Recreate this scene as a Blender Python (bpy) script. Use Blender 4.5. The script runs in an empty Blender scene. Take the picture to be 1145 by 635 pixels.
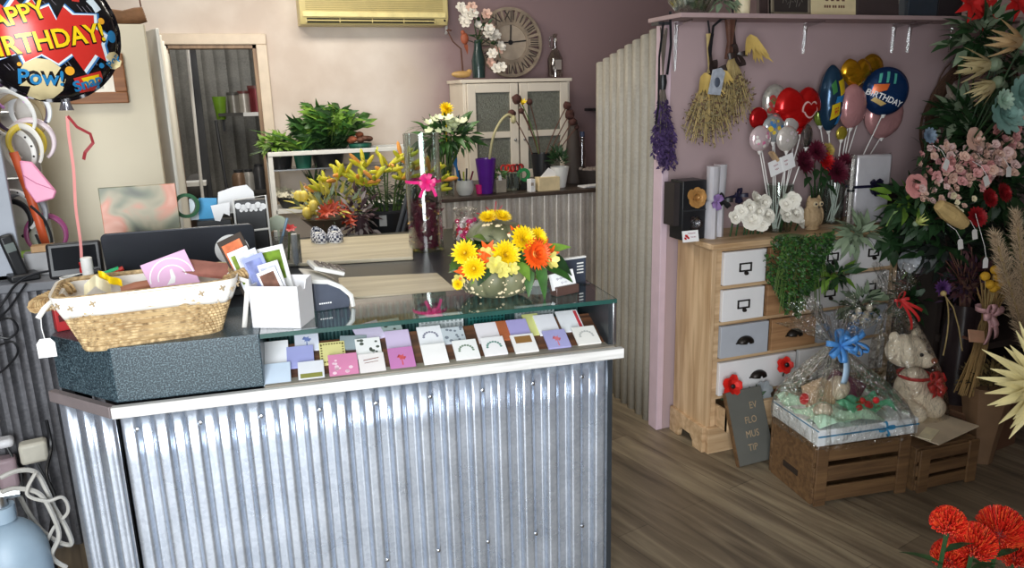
import bpy, bmesh, math, random
from mathutils import Vector as V, Matrix, Euler
SC = bpy.context.scene
C = SC.collection
RN = random.Random(11)
PI = math.pi
rad = math.radians

# ------------------------------------------------------------------ camera
F, EYE = 850.0, V((0, 0, 1.58))
YAW, PIT, ROL = rad(19.5), rad(14.0), rad(1.4)
FW = V((math.sin(YAW)*math.cos(PIT), math.cos(YAW)*math.cos(PIT), -math.sin(PIT)))
_r = V((math.cos(YAW), -math.sin(YAW), 0)); _u = _r.cross(FW)
RT = math.cos(ROL)*_r - math.sin(ROL)*_u
UP = math.sin(ROL)*_r + math.cos(ROL)*_u
cd = bpy.data.cameras.new('camera'); co = bpy.data.objects.new('camera', cd); C.objects.link(co)
cd.sensor_width = 36; cd.lens = 36*F/1145; cd.clip_start = .02
co.matrix_world = Matrix(((RT.x, UP.x, -FW.x, 0), (RT.y, UP.y, -FW.y, 0), (RT.z, UP.z, -FW.z, EYE.z), (0, 0, 0, 1)))
SC.camera = co

# ------------------------------------------------------------------ light
SC.view_settings.view_transform = 'Standard'; SC.view_settings.look = 'None'
SC.view_settings.exposure = 0.12; SC.view_settings.gamma = 1; SC.view_settings.use_curve_mapping = False
w = bpy.data.worlds.new('world'); SC.world = w; w.use_nodes = True
w.node_tree.nodes['Background'].inputs[0].default_value = (.80, .90, 1, 1)
w.node_tree.nodes['Background'].inputs[1].default_value = 0.68
def area(name, loc, target, sx, sy, power, col):
    l = bpy.data.lights.new(name, 'AREA'); l.shape = 'RECTANGLE'; l.size = sx; l.size_y = sy
    l.energy = power; l.color = col
    o = bpy.data.objects.new(name, l); C.objects.link(o); o.location = loc
    o.rotation_euler = (V(target)-V(loc)).to_track_quat('-Z', 'Y').to_euler()
    return o
area('shop_window_daylight', (-.75, -1.5, 1.5), (0.3, 2.0, 0.95), 1.7, 2.3, 190, (.93, .97, 1))
area('front_fill_light', (-.75, 2.75, 2.7), (-.8, 2.9, 0), 1.2, .3, 10, (1, .95, .86))  # added fill to brighten the left partition, no fixture behind it
area('back_room_lamp', (0.3, 4.35, 2.68), (0.3, 4.6, 0), 1.3, .5, 36, (1, .93, .82))

# ------------------------------------------------------------------ placing by sight lines
def ray(px, py): return FW + RT*((px-572.5)/F) + UP*((317.5-py)/F)
def P(px, py, y): d = ray(px, py); return EYE + d*(y/d.y)          # point of a sight line on the plane y
def Z(px, py, z): d = ray(px, py); return EYE + d*((z-EYE.z)/d.z)  # ... at the height z
def sc(p): return (V(p)-EYE).dot(FW)/F                              # metres per pixel there
def PL(px, py, p0, n):
    d = ray(px, py); return EYE + d*((V(p0)-EYE).dot(n)/d.dot(n))

# ------------------------------------------------------------------ materials
def lin(c):
    c = [x/255 for x in c[:3]]
    return tuple(x/12.92 if x <= .04045 else ((x+.055)/1.055)**2.4 for x in c)+(1,)
MATS = {}
def nt(name):
    m = bpy.data.materials.new(name); m.use_nodes = True; MATS[name] = m
    return m, m.node_tree.nodes, m.node_tree.links, m.node_tree.nodes['Principled BSDF']
def mat(name, col, rough=.5, metal=0, var=.12, scale=14, bump=0, bscale=60, spec=.5, sub=0, col2=None, stretch=None, detail=3, coat=0, trans=0, emit=None):
    if name in MATS: return MATS[name]
    m, N, L, B = nt(name)
    B.inputs['Roughness'].default_value = rough; B.inputs['Metallic'].default_value = metal
    B.inputs['Specular IOR Level'].default_value = spec
    if coat: B.inputs['Coat Weight'].default_value = coat; B.inputs['Coat Roughness'].default_value = .12
    if trans: B.inputs['Transmission Weight'].default_value = trans
    c = lin(col); c2 = lin(col2) if col2 else None
    tc = N.new('ShaderNodeTexCoord'); mp = N.new('ShaderNodeMapping'); L.new(tc.outputs['Object'], mp.inputs[0])
    if stretch: mp.inputs['Scale'].default_value = stretch
    no = N.new('ShaderNodeTexNoise'); no.inputs['Scale'].default_value = scale; no.inputs['Detail'].default_value = detail
    L.new(mp.outputs[0], no.inputs['Vector'])
    cr = N.new('ShaderNodeValToRGB'); L.new(no.outputs['Fac'], cr.inputs[0])
    cr.color_ramp.elements[0].position = .3; cr.color_ramp.elements[1].position = .7
    cr.color_ramp.elements[0].color = tuple(x*(1-var) for x in c[:3])+(1,)
    cr.color_ramp.elements[1].color = c2 if c2 else tuple(min(1, x*(1+var)) for x in c[:3])+(1,)
    L.new(cr.outputs[0], B.inputs['Base Color'])
    if bump:
        n2 = N.new('ShaderNodeTexNoise'); n2.inputs['Scale'].default_value = bscale; L.new(mp.outputs[0], n2.inputs['Vector'])
        b = N.new('ShaderNodeBump'); b.inputs['Strength'].default_value = bump; b.inputs['Distance'].default_value = .01
        L.new(n2.outputs['Fac'], b.inputs['Height']); L.new(b.outputs[0], B.inputs['Normal'])
    if emit: B.inputs['Emission Color'].default_value = lin(emit); B.inputs['Emission Strength'].default_value = 1
    return m
def clear(name, tint=(255, 255, 255), refl=.08, rough=.03, bump=0, bscale=20, edge=.55):
    """thin clear sheet: see-through with a glossy skin that strengthens at grazing angles"""
    if name in MATS: return MATS[name]
    m = bpy.data.materials.new(name); m.use_nodes = True; MATS[name] = m
    N, L = m.node_tree.nodes, m.node_tree.links; N.clear()
    o = N.new('ShaderNodeOutputMaterial'); mx = N.new('ShaderNodeMixShader')
    t = N.new('ShaderNodeBsdfTransparent'); t.inputs[0].default_value = lin(tint)
    g = N.new('ShaderNodeBsdfGlossy'); g.inputs['Roughness'].default_value = rough
    lw = N.new('ShaderNodeLayerWeight'); lw.inputs[0].default_value = .5
    mr = N.new('ShaderNodeMapRange'); mr.inputs['To Min'].default_value = refl; mr.inputs['To Max'].default_value = edge
    mr.inputs['From Min'].default_value = .15
    L.new(lw.outputs['Facing'], mr.inputs['Value']); L.new(mr.outputs[0], mx.inputs[0])
    L.new(t.outputs[0], mx.inputs[1]); L.new(g.outputs[0], mx.inputs[2]); L.new(mx.outputs[0], o.inputs[0])
    if bump:
        tc = N.new('ShaderNodeTexCoord'); n2 = N.new('ShaderNodeTexNoise'); n2.inputs['Scale'].default_value = bscale
        L.new(tc.outputs['Object'], n2.inputs['Vector'])
        b = N.new('ShaderNodeBump'); b.inputs['Strength'].default_value = bump; b.inputs['Distance'].default_value = .03
        L.new(n2.outputs['Fac'], b.inputs['Height'])
        for x in (g, lw): L.new(b.outputs[0], x.inputs['Normal'])
    return m
def wood(name, c1, c2, axis=0, scale=5, rough=.55, band=7, bump=.15):
    if name in MATS: return MATS[name]
    m, N, L, B = nt(name); B.inputs['Roughness'].default_value = rough
    tc = N.new('ShaderNodeTexCoord'); mp = N.new('ShaderNodeMapping'); L.new(tc.outputs['Object'], mp.inputs[0])
    s = [band]*3; s[axis] = .6; mp.inputs['Scale'].default_value = s
    no = N.new('ShaderNodeTexNoise'); no.inputs['Scale'].default_value = scale; no.inputs['Detail'].default_value = 6; no.inputs['Distortion'].default_value = .6
    L.new(mp.outputs[0], no.inputs['Vector'])
    cr = N.new('ShaderNodeValToRGB'); cr.color_ramp.elements[0].position = .32; cr.color_ramp.elements[1].position = .68
    cr.color_ramp.elements[0].color = lin(c1); cr.color_ramp.elements[1].color = lin(c2)
    L.new(no.outputs['Fac'], cr.inputs[0]); L.new(cr.outputs[0], B.inputs['Base Color'])
    b = N.new('ShaderNodeBump'); b.inputs['Strength'].default_value = bump; b.inputs['Distance'].default_value = .004
    L.new(no.outputs['Fac'], b.inputs['Height']); L.new(b.outputs[0], B.inputs['Normal'])
    return m
def speckle(name, base, dot, scale=900, rough=.3, thr=.62):
    if name in MATS: return MATS[name]
    m, N, L, B = nt(name); B.inputs['Roughness'].default_value = rough
    tc = N.new('ShaderNodeTexCoord'); no = N.new('ShaderNodeTexNoise'); no.inputs['Scale'].default_value = scale; no.inputs['Detail'].default_value = 2
    L.new(tc.outputs['Object'], no.inputs['Vector'])
    cr = N.new('ShaderNodeValToRGB'); cr.color_ramp.elements[0].position = thr-.14; cr.color_ramp.elements[1].position = thr+.1
    cr.color_ramp.elements[0].color = lin(base); cr.color_ramp.elements[1].color = lin(dot)
    L.new(no.outputs['Fac'], cr.inputs[0]); L.new(cr.outputs[0], B.inputs['Base Color'])
    return m
def galv(name, c1, c2, rough=.34, metal=.85, rust=None):
    m, N, L, B = nt(name); B.inputs['Metallic'].default_value = metal
    tc = N.new('ShaderNodeTexCoord'); vo = N.new('ShaderNodeTexVoronoi'); vo.inputs['Scale'].default_value = 110
    L.new(tc.outputs['Object'], vo.inputs['Vector'])
    no = N.new('ShaderNodeTexNoise'); no.inputs['Scale'].default_value = 6; no.inputs['Detail'].default_value = 8; L.new(tc.outputs['Object'], no.inputs['Vector'])
    mx = N.new('ShaderNodeMix'); mx.data_type = 'FLOAT'; mx.inputs[0].default_value = .8
    sp = N.new('ShaderNodeSeparateColor'); L.new(vo.outputs['Color'], sp.inputs[0])
    L.new(sp.outputs[0], mx.inputs[2]); L.new(no.outputs['Fac'], mx.inputs[3])
    cr = N.new('ShaderNodeValToRGB'); cr.color_ramp.elements[0].position = .25; cr.color_ramp.elements[1].position = .75
    cr.color_ramp.elements[0].color = lin(c1); cr.color_ramp.elements[1].color = lin(c2)
    L.new(mx.outputs[0], cr.inputs[0]); L.new(cr.outputs[0], B.inputs['Base Color'])
    mr = N.new('ShaderNodeMapRange'); mr.inputs['To Min'].default_value = rough-.07; mr.inputs['To Max'].default_value = rough+.1
    L.new(no.outputs['Fac'], mr.inputs['Value']); L.new(mr.outputs[0], B.inputs['Roughness'])
    b = N.new('ShaderNodeBump'); b.inputs['Strength'].default_value = .05; b.inputs['Distance'].default_value = .01
    L.new(no.outputs['Fac'], b.inputs['Height']); L.new(b.outputs[0], B.inputs['Normal'])
    return m

# ------------------------------------------------------------------ mesh builder
def frame(d, up=(0, 0, 1)):
    """rotation whose z axis is d"""
    d = V(d).normalized(); up = V(up)
    x = up.cross(d)
    if x.length < 1e-4: x = V((1, 0, 0)).cross(d)
    if x.length < 1e-4: x = V((0, 1, 0)).cross(d)
    x.normalize(); y = d.cross(x)
    return Matrix((x, y, d)).transposed()
class MB:
    def __init__(s): s.v, s.f, s.m = [], [], []
    def mark(s): return len(s.v)
    def xf(s, M, k=0):
        for i in range(k, len(s.v)): s.v[i] = M @ V(s.v[i])
        return s
    def add(s, vs, fs, mi=0):
        o = len(s.v); s.v += [V(p) for p in vs]; s.f += [tuple(i+o for i in q) for q in fs]; s.m += [mi]*len(fs); return s
    def box(s, c, d, rot=None, mi=0, taper=1):
        x, y, z = d[0]/2, d[1]/2, d[2]/2; t = taper
        vs = [V(p) for p in ((-x, -y, -z), (x, -y, -z), (x, y, -z), (-x, y, -z), (-x*t, -y*t, z), (x*t, -y*t, z), (x*t, y*t, z), (-x*t, y*t, z))]
        if rot is not None:
            if isinstance(rot, (int, float)): rot = Matrix.Rotation(rot, 3, 'Z')
            vs = [rot @ p for p in vs]
        return s.add([p+V(c) for p in vs], [(3, 2, 1, 0), (4, 5, 6, 7), (0, 1, 5, 4), (1, 2, 6, 5), (2, 3, 7, 6), (3, 0, 4, 7)], mi)
    def tube(s, pts, r, n=8, mi=0, flat=1):
        pts = [V(p) for p in pts]; k = len(pts); rs = r if isinstance(r, (list, tuple)) else [r]*k
        vs, fs = [], []; X = None
        for i, p in enumerate(pts):
            t = (pts[min(i+1, k-1)]-pts[max(i-1, 0)])
            if t.length < 1e-9: t = V((0, 0, 1))
            t.normalize()
            if X is None: M = frame(t); X = M.col[0].copy()
            X = X-t*X.dot(t)
            if X.length < 1e-6: X = frame(t).col[0].copy()
            X.normalize(); Y = t.cross(X)
            for j in range(n):
                a = 2*PI*j/n; vs.append(p+X*(math.cos(a)*rs[i])+Y*(math.sin(a)*rs[i]*flat))
        for i in range(k-1):
            for j in range(n):
                j2 = (j+1) % n; fs.append((i*n+j, i*n+j2, (i+1)*n+j2, (i+1)*n+j))
        fs.append(tuple(range(n-1, -1, -1))); fs.append(tuple(range((k-1)*n, k*n)))
        return s.add(vs, fs, mi)
    def lathe(s, prof, c=(0, 0, 0), n=28, mi=0, rot=None, fn=None, cap=True):
        vs, fs = [], []; c = V(c)
        for i, (r, z) in enumerate(prof):
            for j in range(n):
                a = 2*PI*j/n; q = fn(a, i) if fn else 1
                p = V((r*q*math.cos(a), r*q*math.sin(a), z))
                vs.append((rot @ p if rot is not None else p)+c)
        for i in range(len(prof)-1):
            for j in range(n):
                j2 = (j+1) % n; fs.append((i*n+j, i*n+j2, (i+1)*n+j2, (i+1)*n+j))
        if cap:
            if prof[0][0] > 1e-6: fs.append(tuple(range(n-1, -1, -1)))
            if prof[-1][0] > 1e-6: fs.append(tuple(range((len(prof)-1)*n, len(prof)*n)))
        return s.add(vs, fs, mi)
    def ell(s, c, r, nu=14, nv=8, rot=None, mi=0):
        r = (r, r, r) if isinstance(r, (int, float)) else r
        k = s.mark(); pr = [(math.sin(PI*i/nv)+1e-5, -math.cos(PI*i/nv)) for i in range(nv+1)]
        s.lathe(pr, (0, 0, 0), nu, mi, cap=False)
        for i in range(k, len(s.v)):
            p = V((s.v[i].x*r[0], s.v[i].y*r[1], s.v[i].z*r[2])); s.v[i] = (rot @ p if rot is not None else p)+V(c)
        return s
    def grid(s, fn, nu, nv, mi=0, wrap=False):
        vs = [fn(i/nu, j/nv) for j in range(nv+1) for i in range(nu if wrap else nu+1)]
        w_ = nu if wrap else nu+1; fs = []
        for j in range(nv):
            for i in range(nu):
                i2 = (i+1) % w_ if wrap else i+1
                fs.append((j*w_+i, j*w_+i2, (j+1)*w_+i2, (j+1)*w_+i))
        return s.add(vs, fs, mi)
    def prism(s, poly, z0, z1, mi=0):
        n = len(poly)
        vs = [(p[0], p[1], z0) for p in poly]+[(p[0], p[1], z1) for p in poly]
        return s.add(vs, [tuple(range(n-1, -1, -1)), tuple(range(n, 2*n))]+[(i, (i+1) % n, n+(i+1) % n, n+i) for i in range(n)], mi)
    def leaf(s, p, d, L, W, up=(0, 0, 1), bend=.3, n=3, mi=0, fold=.15, tip=.5, rnd=False):
        """a pointed leaf or petal from p along d that droops by bend"""
        p = V(p); d = V(d).normalized(); M = frame(d, up); X = M.col[0]; Nn = M.col[1]
        vs, fs = [], []
        for i in range(n+1):
            t = i/n; c = p+d*(L*t)-Nn*(-1)*(-bend*L*t*t)
            wd = W/2*(math.sin(PI*min(1, t**tip*.92+.06))+.04)
            if rnd: wd = W/2*max(.3, math.sin(PI*(.10+.74*t)))
            elif i == n: wd = W*.03
            vs += [c-X*wd+Nn*(fold*wd), c, c+X*wd+Nn*(fold*wd)]
        for i in range(n):
            a = i*3; fs += [(a, a+1, a+4, a+3), (a+1, a+2, a+5, a+4)]
        return s.add(vs, fs, mi)
    def build(s, name, mats, parent=None, smooth=35, bevel=0, solid=0, loc=None, rot=None, sub=0, segs=2, remesh=0):
        me = bpy.data.meshes.new(name); me.from_pydata([tuple(p) for p in s.v], [], s.f)
        for m_ in (mats if isinstance(mats, (list, tuple)) else [mats]): me.materials.append(m_)
        if any(s.m): me.polygons.foreach_set('material_index', s.m)
        if smooth:
            me.polygons.foreach_set('use_smooth', [True]*len(me.polygons)); me.set_sharp_from_angle(angle=rad(smooth))
        me.update(); o = bpy.data.objects.new(name, me); C.objects.link(o)
        if parent is not None: o.parent = parent
        if loc is not None: o.location = loc
        if rot is not None: o.rotation_euler = rot
        if remesh:
            r_ = o.modifiers.new('r', 'REMESH'); r_.mode = 'VOXEL'; r_.voxel_size = remesh; r_.use_smooth_shade = True
            q = o.modifiers.new('q', 'SMOOTH'); q.factor = .5; q.iterations = 6
        if solid: q = o.modifiers.new('s', 'SOLIDIFY'); q.thickness = solid; q.offset = 0
        if bevel: q = o.modifiers.new('b', 'BEVEL'); q.width = bevel; q.segments = segs; q.limit_method = 'ANGLE'; q.angle_limit = rad(40)
        if sub: q = o.modifiers.new('u', 'SUBSURF'); q.levels = sub; q.render_levels = sub
        return o
def tag(o, label=None, cat=None, group=None, kind=None):
    if label: o['label'] = label
    if cat: o['category'] = cat
    if group: o['group'] = group
    if kind: o['kind'] = kind
    return o
def thing(name, label, cat, loc=(0, 0, 0), rz=0, group=None):
    o = bpy.data.objects.new(name, None); C.objects.link(o); o.location = loc; o.rotation_euler = (0, 0, rz); o.empty_display_size = .05
    return tag(o, label, cat, group)
def kids(o): return [x for x in C.objects if x.parent == o]
def dup(root, loc, rz=None, label=None, group=None):
    r_ = root.copy(); C.objects.link(r_); r_.location = loc
    if rz is not None: r_.rotation_euler = (0, 0, rz)
    if label: r_['label'] = label
    if group: r_['group'] = group
    for ch in kids(root):
        c = ch.copy(); C.objects.link(c); c.parent = r_
        for g in kids(ch):
            d = g.copy(); C.objects.link(d); d.parent = c
    return r_
def struct(name, mb, m, **k): o = mb.build(name, m, **k); o['kind'] = 'structure'; return o

# flat shapes laid on a surface: fill a polygon finely and map each point through fn(u, v)
def decal(mb, polys, fn, mi=0, step=.08):
    for poly in polys:
        bm = bmesh.new()
        vs = [bm.verts.new((p[0], p[1], 0)) for p in poly]
        bm.faces.new(vs); bmesh.ops.triangulate(bm, faces=bm.faces[:])
        _finish(mb, bm, fn, mi, step)
def _finish(mb, bm, fn, mi, step):
    for _ in range(5):
        e = [e for e in bm.edges if e.calc_length() > step]
        if not e: break
        bmesh.ops.subdivide_edges(bm, edges=e, cuts=1); bmesh.ops.triangulate(bm, faces=bm.faces[:])
    bm.verts.index_update()
    mb.add([fn(v.co.x, v.co.y) for v in bm.verts], [tuple(v.index for v in f.verts) for f in bm.faces], mi); bm.free()
def words(mb, body, fn, h, at=(0, 0), rot=0, bold=0, mi=0, step=9, sx=1, shear=0):
    cu = bpy.data.curves.new('t', 'FONT'); cu.body = body; cu.align_x = 'CENTER'; cu.align_y = 'CENTER'; cu.size = h*1.4; cu.offset = bold*h
    cu.resolution_u = 3; cu.shear = shear; cu.fill_mode = 'FRONT'
    o = bpy.data.objects.new('t', cu); C.objects.link(o); bpy.context.view_layer.update()
    me = bpy.data.meshes.new_from_object(o.evaluated_get(bpy.context.evaluated_depsgraph_get()))
    bpy.data.objects.remove(o); bpy.data.curves.remove(cu)
    bm = bmesh.new(); bm.from_mesh(me); bpy.data.meshes.remove(me); bmesh.ops.triangulate(bm, faces=bm.faces[:])
    c, s_ = math.cos(rot), math.sin(rot)
    for v in bm.verts: x, y = v.co.x*sx, v.co.y; v.co = (at[0]+c*x-s_*y, at[1]+s_*x+c*y, 0)
    _finish(mb, bm, fn, mi, step)
def disc(cx, cy, r, n=16, ry=None): return [(cx+r*math.cos(2*PI*i/n), cy+(ry or r)*math.sin(2*PI*i/n)) for i in range(n)]
def star(cx, cy, r1, r2, n, a0=0): return [(cx+(r1 if i % 2 else r2)*math.cos(a0+PI*i/n), cy+(r1 if i % 2 else r2)*math.sin(a0+PI*i/n)) for i in range(2*n)]
def on(o, ux, uy):     # plane map
    o, ux, uy = V(o), V(ux), V(uy); return lambda a, b: o+ux*a+uy*b
def rv(a=1): return V((RN.uniform(-a, a), RN.uniform(-a, a), RN.uniform(-a, a)))
def rdir(zmin=-1):
    while True:
        d = rv()
        if .1 < d.length < 1 and d.normalized().z >= zmin: return d.normalized()

# ------------------------------------------------------------------ flower kit (adds to a builder)
def bloom_mum(mb, c, d, r, layers=4, n=14, mi=0, ci=None, w=.3):
    """chrysanthemum: rings of narrow petals"""
    M = frame(d); c = V(c)
    for k in range(layers):
        t = k/max(1, layers-1); tilt = rad(8+62*t); L = r*(1-.35*t)
        for i in range(n-2*k):
            a = 2*PI*(i+.5*(k % 2))/(n-2*k)+RN.uniform(-.08, .08)
            dd = M @ V((math.cos(a)*math.cos(tilt), math.sin(a)*math.cos(tilt), math.sin(tilt)))
            mb.leaf(c, dd, L, r*w*1.25, up=M.col[2], bend=-.12, n=2, mi=mi, tip=.9)
    if ci is not None: mb.ell(c+M.col[2]*r*.12, (r*.25, r*.25, r*.14), 8, 5, M, ci)
def bloom_rose(mb, c, d, r, mi=0, layers=3, n=5):
    """rose: cupped petals unrolling in a spiral round a tight middle"""
    M = frame(d); c = V(c); N_ = layers*n
    for i in range(N_):
        q = math.sqrt((i+1)/N_); a0 = i*2.39996+RN.uniform(-.15, .15); wd = 1.0-.42*q; rr = r*(.12+.88*q)*RN.uniform(.93, 1.06); h = r*(.62-.50*q)
        def fn(u, v):
            s_ = (u-.5)*2; e = 1-.30*abs(s_)**2.2; a = a0+s_*wd
            ro = rr*(.40+.60*v**1.4*e); z = h+r*.34*v**.7*e-r*.30*q*max(0, v-.65)**1.2-r*.35
            return c+M @ V((ro*math.cos(a), ro*math.sin(a), z))
        mb.grid(fn, 4, 3, mi)
    mb.ell(c+M.col[2]*r*.12, (r*.24, r*.24, r*.34), 8, 6, M, mi)
def bloom_open(mb, c, d, r, n=6, w=.6, tilt=25, mi=0, ci=None, bend=.15, rnd=None):
    M = frame(d); c = V(c); t = rad(tilt)
    for i in range(n):
        a = 2*PI*i/n; dd = M @ V((math.cos(a)*math.cos(t), math.sin(a)*math.cos(t), math.sin(t)))
        mb.leaf(c, dd, r, r*w, up=M.col[2], bend=bend, n=4, mi=mi, rnd=(w > .52 if rnd is None else rnd))
    if ci is not None: mb.ell(c+M.col[2]*r*.12, r*.2, 8, 5, M, ci)
def bush(mb, c, r, n, L, W, mi=0, up=.3, bend=.3, shell=.35, zmin=-.5, mi2=None):
    c = V(c); r = V(r) if not isinstance(r, (int, float)) else V((r, r, r))
    for _ in range(n):
        d = rdir(zmin); k = shell+(1-shell)*RN.random()
        p = c+V((d.x*r.x, d.y*r.y, d.z*r.z))*k
        dd = (d+V((0, 0, up))+rv(.5)).normalized(); s_ = RN.uniform(.7, 1.2)
        mb.leaf(p, dd, L*s_, W*s_, up=(RN.uniform(-.5, .5), RN.uniform(-1.3, .1), .8), bend=bend, n=3, mi=(mi2 if mi2 is not None and RN.random() < .35 else mi))
def bow(mb, c, d, r, mi=0, loops=6, wid=.35, up=(0, 0, 1)):
    """ribbon bow: loops of ribbon fanned about d"""
    M = frame(d, up); c = V(c)
    for i in range(loops):
        a = 2*PI*i/loops+.3+RN.uniform(-.35, .35); ax = M @ V((math.cos(a), math.sin(a), RN.uniform(.1, .9))); sd = M @ V((-math.sin(a), math.cos(a), 0)); nn = ax.cross(sd).normalized()
        def fn(u, v):
            t = u*2*PI; x = (1-math.cos(t))*.5*r; z = math.sin(t)*r*.28
            return c+ax*x+nn*z+sd*((v-.5)*r*wid*(.4+.6*math.sin(t/2)))
        mb.grid(fn, 12, 1, mi)
def ribbon(mb, pts, wd, nrm, mi=0):
    pts = [V(p) for p in pts]; k = len(pts); vs = []
    for i, p in enumerate(pts):
        t = pts[min(i+1, k-1)]-pts[max(i-1, 0)]; x = t.cross(V(nrm)).normalized()*wd/2; vs += [p-x, p+x]
    mb.add(vs, [(2*i, 2*i+1, 2*i+3, 2*i+2) for i in range(k-1)], mi)
def arc(a, b, sag, n=8):
    a, b, s_ = V(a), V(b), V(sag); return [a.lerp(b, i/n)+s_*(4*(i/n)*(1-i/n)) for i in range(n+1)]
def corr(mb, L, z0, z1, amp=.009, pitch=.076, seg=14, mi=0, ztop=None, phase=0):
    """corrugated sheet along +x from 0 to L in the xz plane, ridges toward -y"""
    n = int(L/pitch*seg)
    def fn(u, v):
        x = u*L; zt = z1 if ztop is None else ztop(x)
        s_ = max(-1, min(1, 1.9*math.sin(2*PI*x/pitch+phase))); s_ = s_*(1.5-.5*s_*s_)
        return V((x, -amp*s_, z0+(zt-z0)*v))
    return mb.grid(fn, n, 6, mi)

# ================================================================== SETTING
def wall_paint_lit_left():  # cream left, mauve right: stronger daylight painted into the colour, noise-blended edge
    m, N, L, B = nt('wall_paint_lit_left'); B.inputs['Roughness'].default_value = .75
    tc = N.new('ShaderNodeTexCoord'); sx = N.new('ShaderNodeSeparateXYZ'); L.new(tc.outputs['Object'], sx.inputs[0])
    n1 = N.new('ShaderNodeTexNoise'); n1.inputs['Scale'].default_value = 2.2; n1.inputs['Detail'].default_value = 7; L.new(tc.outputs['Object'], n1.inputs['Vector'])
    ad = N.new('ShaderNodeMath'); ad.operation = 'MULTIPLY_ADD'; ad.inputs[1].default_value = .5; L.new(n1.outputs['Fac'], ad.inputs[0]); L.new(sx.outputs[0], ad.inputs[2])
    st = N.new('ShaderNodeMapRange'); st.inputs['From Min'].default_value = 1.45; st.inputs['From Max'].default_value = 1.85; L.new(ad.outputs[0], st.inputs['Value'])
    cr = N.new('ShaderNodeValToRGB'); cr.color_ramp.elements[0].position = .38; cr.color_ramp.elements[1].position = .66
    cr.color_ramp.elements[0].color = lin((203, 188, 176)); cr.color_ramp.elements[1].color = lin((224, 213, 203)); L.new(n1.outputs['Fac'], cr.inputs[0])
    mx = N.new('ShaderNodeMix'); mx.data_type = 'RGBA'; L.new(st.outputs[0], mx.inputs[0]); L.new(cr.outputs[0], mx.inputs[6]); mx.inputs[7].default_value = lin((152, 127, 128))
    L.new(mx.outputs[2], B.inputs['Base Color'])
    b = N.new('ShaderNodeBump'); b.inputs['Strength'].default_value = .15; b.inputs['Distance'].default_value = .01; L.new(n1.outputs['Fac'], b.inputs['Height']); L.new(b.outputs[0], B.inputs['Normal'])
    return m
def floor_mat():
    m, N, L, B = nt('floor_planks'); B.inputs['Roughness'].default_value = .42
    tc = N.new('ShaderNodeTexCoord'); mp = N.new('ShaderNodeMapping'); mp.inputs['Rotation'].default_value = (0, 0, rad(-103.5)); L.new(tc.outputs['Object'], mp.inputs[0])
    br = N.new('ShaderNodeTexBrick'); br.inputs['Scale'].default_value = 1; br.inputs['Brick Width'].default_value = 1.25; br.inputs['Row Height'].default_value = .15
    br.inputs['Mortar Size'].default_value = .0025; br.inputs['Color1'].default_value = (.28, .28, .28, 1); br.inputs['Color2'].default_value = (.75, .75, .75, 1); br.inputs['Mortar'].default_value = (.1, .1, .1, 1)
    L.new(mp.outputs[0], br.inputs['Vector'])
    m2 = N.new('ShaderNodeMapping'); m2.inputs['Scale'].default_value = (.9, 9, 1); L.new(mp.outputs[0], m2.inputs[0])
    no = N.new('ShaderNodeTexNoise'); no.inputs['Scale'].default_value = 2.4; no.inputs['Detail'].default_value = 8; no.inputs['Distortion'].default_value = .5; L.new(m2.outputs[0], no.inputs['Vector'])
    ad = N.new('ShaderNodeMix'); ad.data_type = 'FLOAT'; ad.inputs[0].default_value = .72
    sp = N.new('ShaderNodeSeparateColor'); L.new(br.outputs['Color'], sp.inputs[0]); L.new(sp.outputs[0], ad.inputs[2]); L.new(no.outputs['Fac'], ad.inputs[3])
    cr = N.new('ShaderNodeValToRGB'); e = cr.color_ramp.elements; e[0].position = .30; e[0].color = lin((80, 69, 56)); e[1].position = .68; e[1].color = lin((150, 137, 113))
    k = cr.color_ramp.elements.new(.48); k.color = lin((114, 101, 83))
    L.new(ad.outputs[0], cr.inputs[0]); L.new(cr.outputs[0], B.inputs['Base Color'])
    b = N.new('ShaderNodeBump'); b.inputs['Strength'].default_value = .1; b.inputs['Distance'].default_value = .005; L.new(no.outputs['Fac'], b.inputs['Height']); L.new(b.outputs[0], B.inputs['Normal'])
    return m
m_wall = wall_paint_lit_left()
m_mauve = mat('mauve_paint', (174, 151, 152), .75, var=.05, scale=3, bump=.1, bscale=8)
m_pinkpost = mat('pale_pink_paint', (208, 184, 194), .6, var=.04)
m_beige = mat('beige_board', (217, 208, 184), .55, var=.03, scale=3)
m_ceil = mat('ceiling_white', (225, 222, 214), .8, var=.03)
m_white = mat('white_paint', (226, 226, 222), .5, var=.05)
m_black = mat('black_plastic', (26, 27, 30), .4, var=.1)
m_dark = mat('charcoal_plastic', (46, 47, 50), .45, var=.1)
m_iron = galv('galvanised_iron', (178, 188, 203), (216, 224, 236), .27, .76)
m_iron_old = galv('aged_iron', (120, 116, 110), (186, 180, 170), .45, .55)
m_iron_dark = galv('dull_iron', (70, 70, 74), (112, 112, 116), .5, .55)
m_steel = mat('steel', (176, 178, 180), .3, 1, var=.06)
m_green = mat('leaf_green', (58, 100, 42), .45, var=.35, scale=25)
m_lime = mat('leaf_lime', (112, 150, 56), .45, var=.25, scale=25)
m_dgreen = mat('leaf_deep_green', (38, 68, 36), .5, var=.35, scale=25)
m_sage = mat('leaf_sage', (132, 150, 122), .6, var=.2, scale=25)
m_stem = mat('stem_green', (86, 112, 52), .5, var=.15)
m_yel = mat('petal_yellow', (250, 214, 20), .5, var=.1, scale=30)
m_or = mat('petal_orange', (240, 96, 26), .5, var=.14, scale=30)
m_red = mat('petal_red', (196, 28, 30), .5, var=.18, scale=30)
m_pink = mat('petal_pink', (226, 166, 164), .55, var=.12, scale=30)
m_peach = mat('petal_peach', (228, 190, 172), .55, var=.1, scale=30)
m_cream = mat('petal_cream', (236, 226, 190), .55, var=.1, scale=30)
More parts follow.
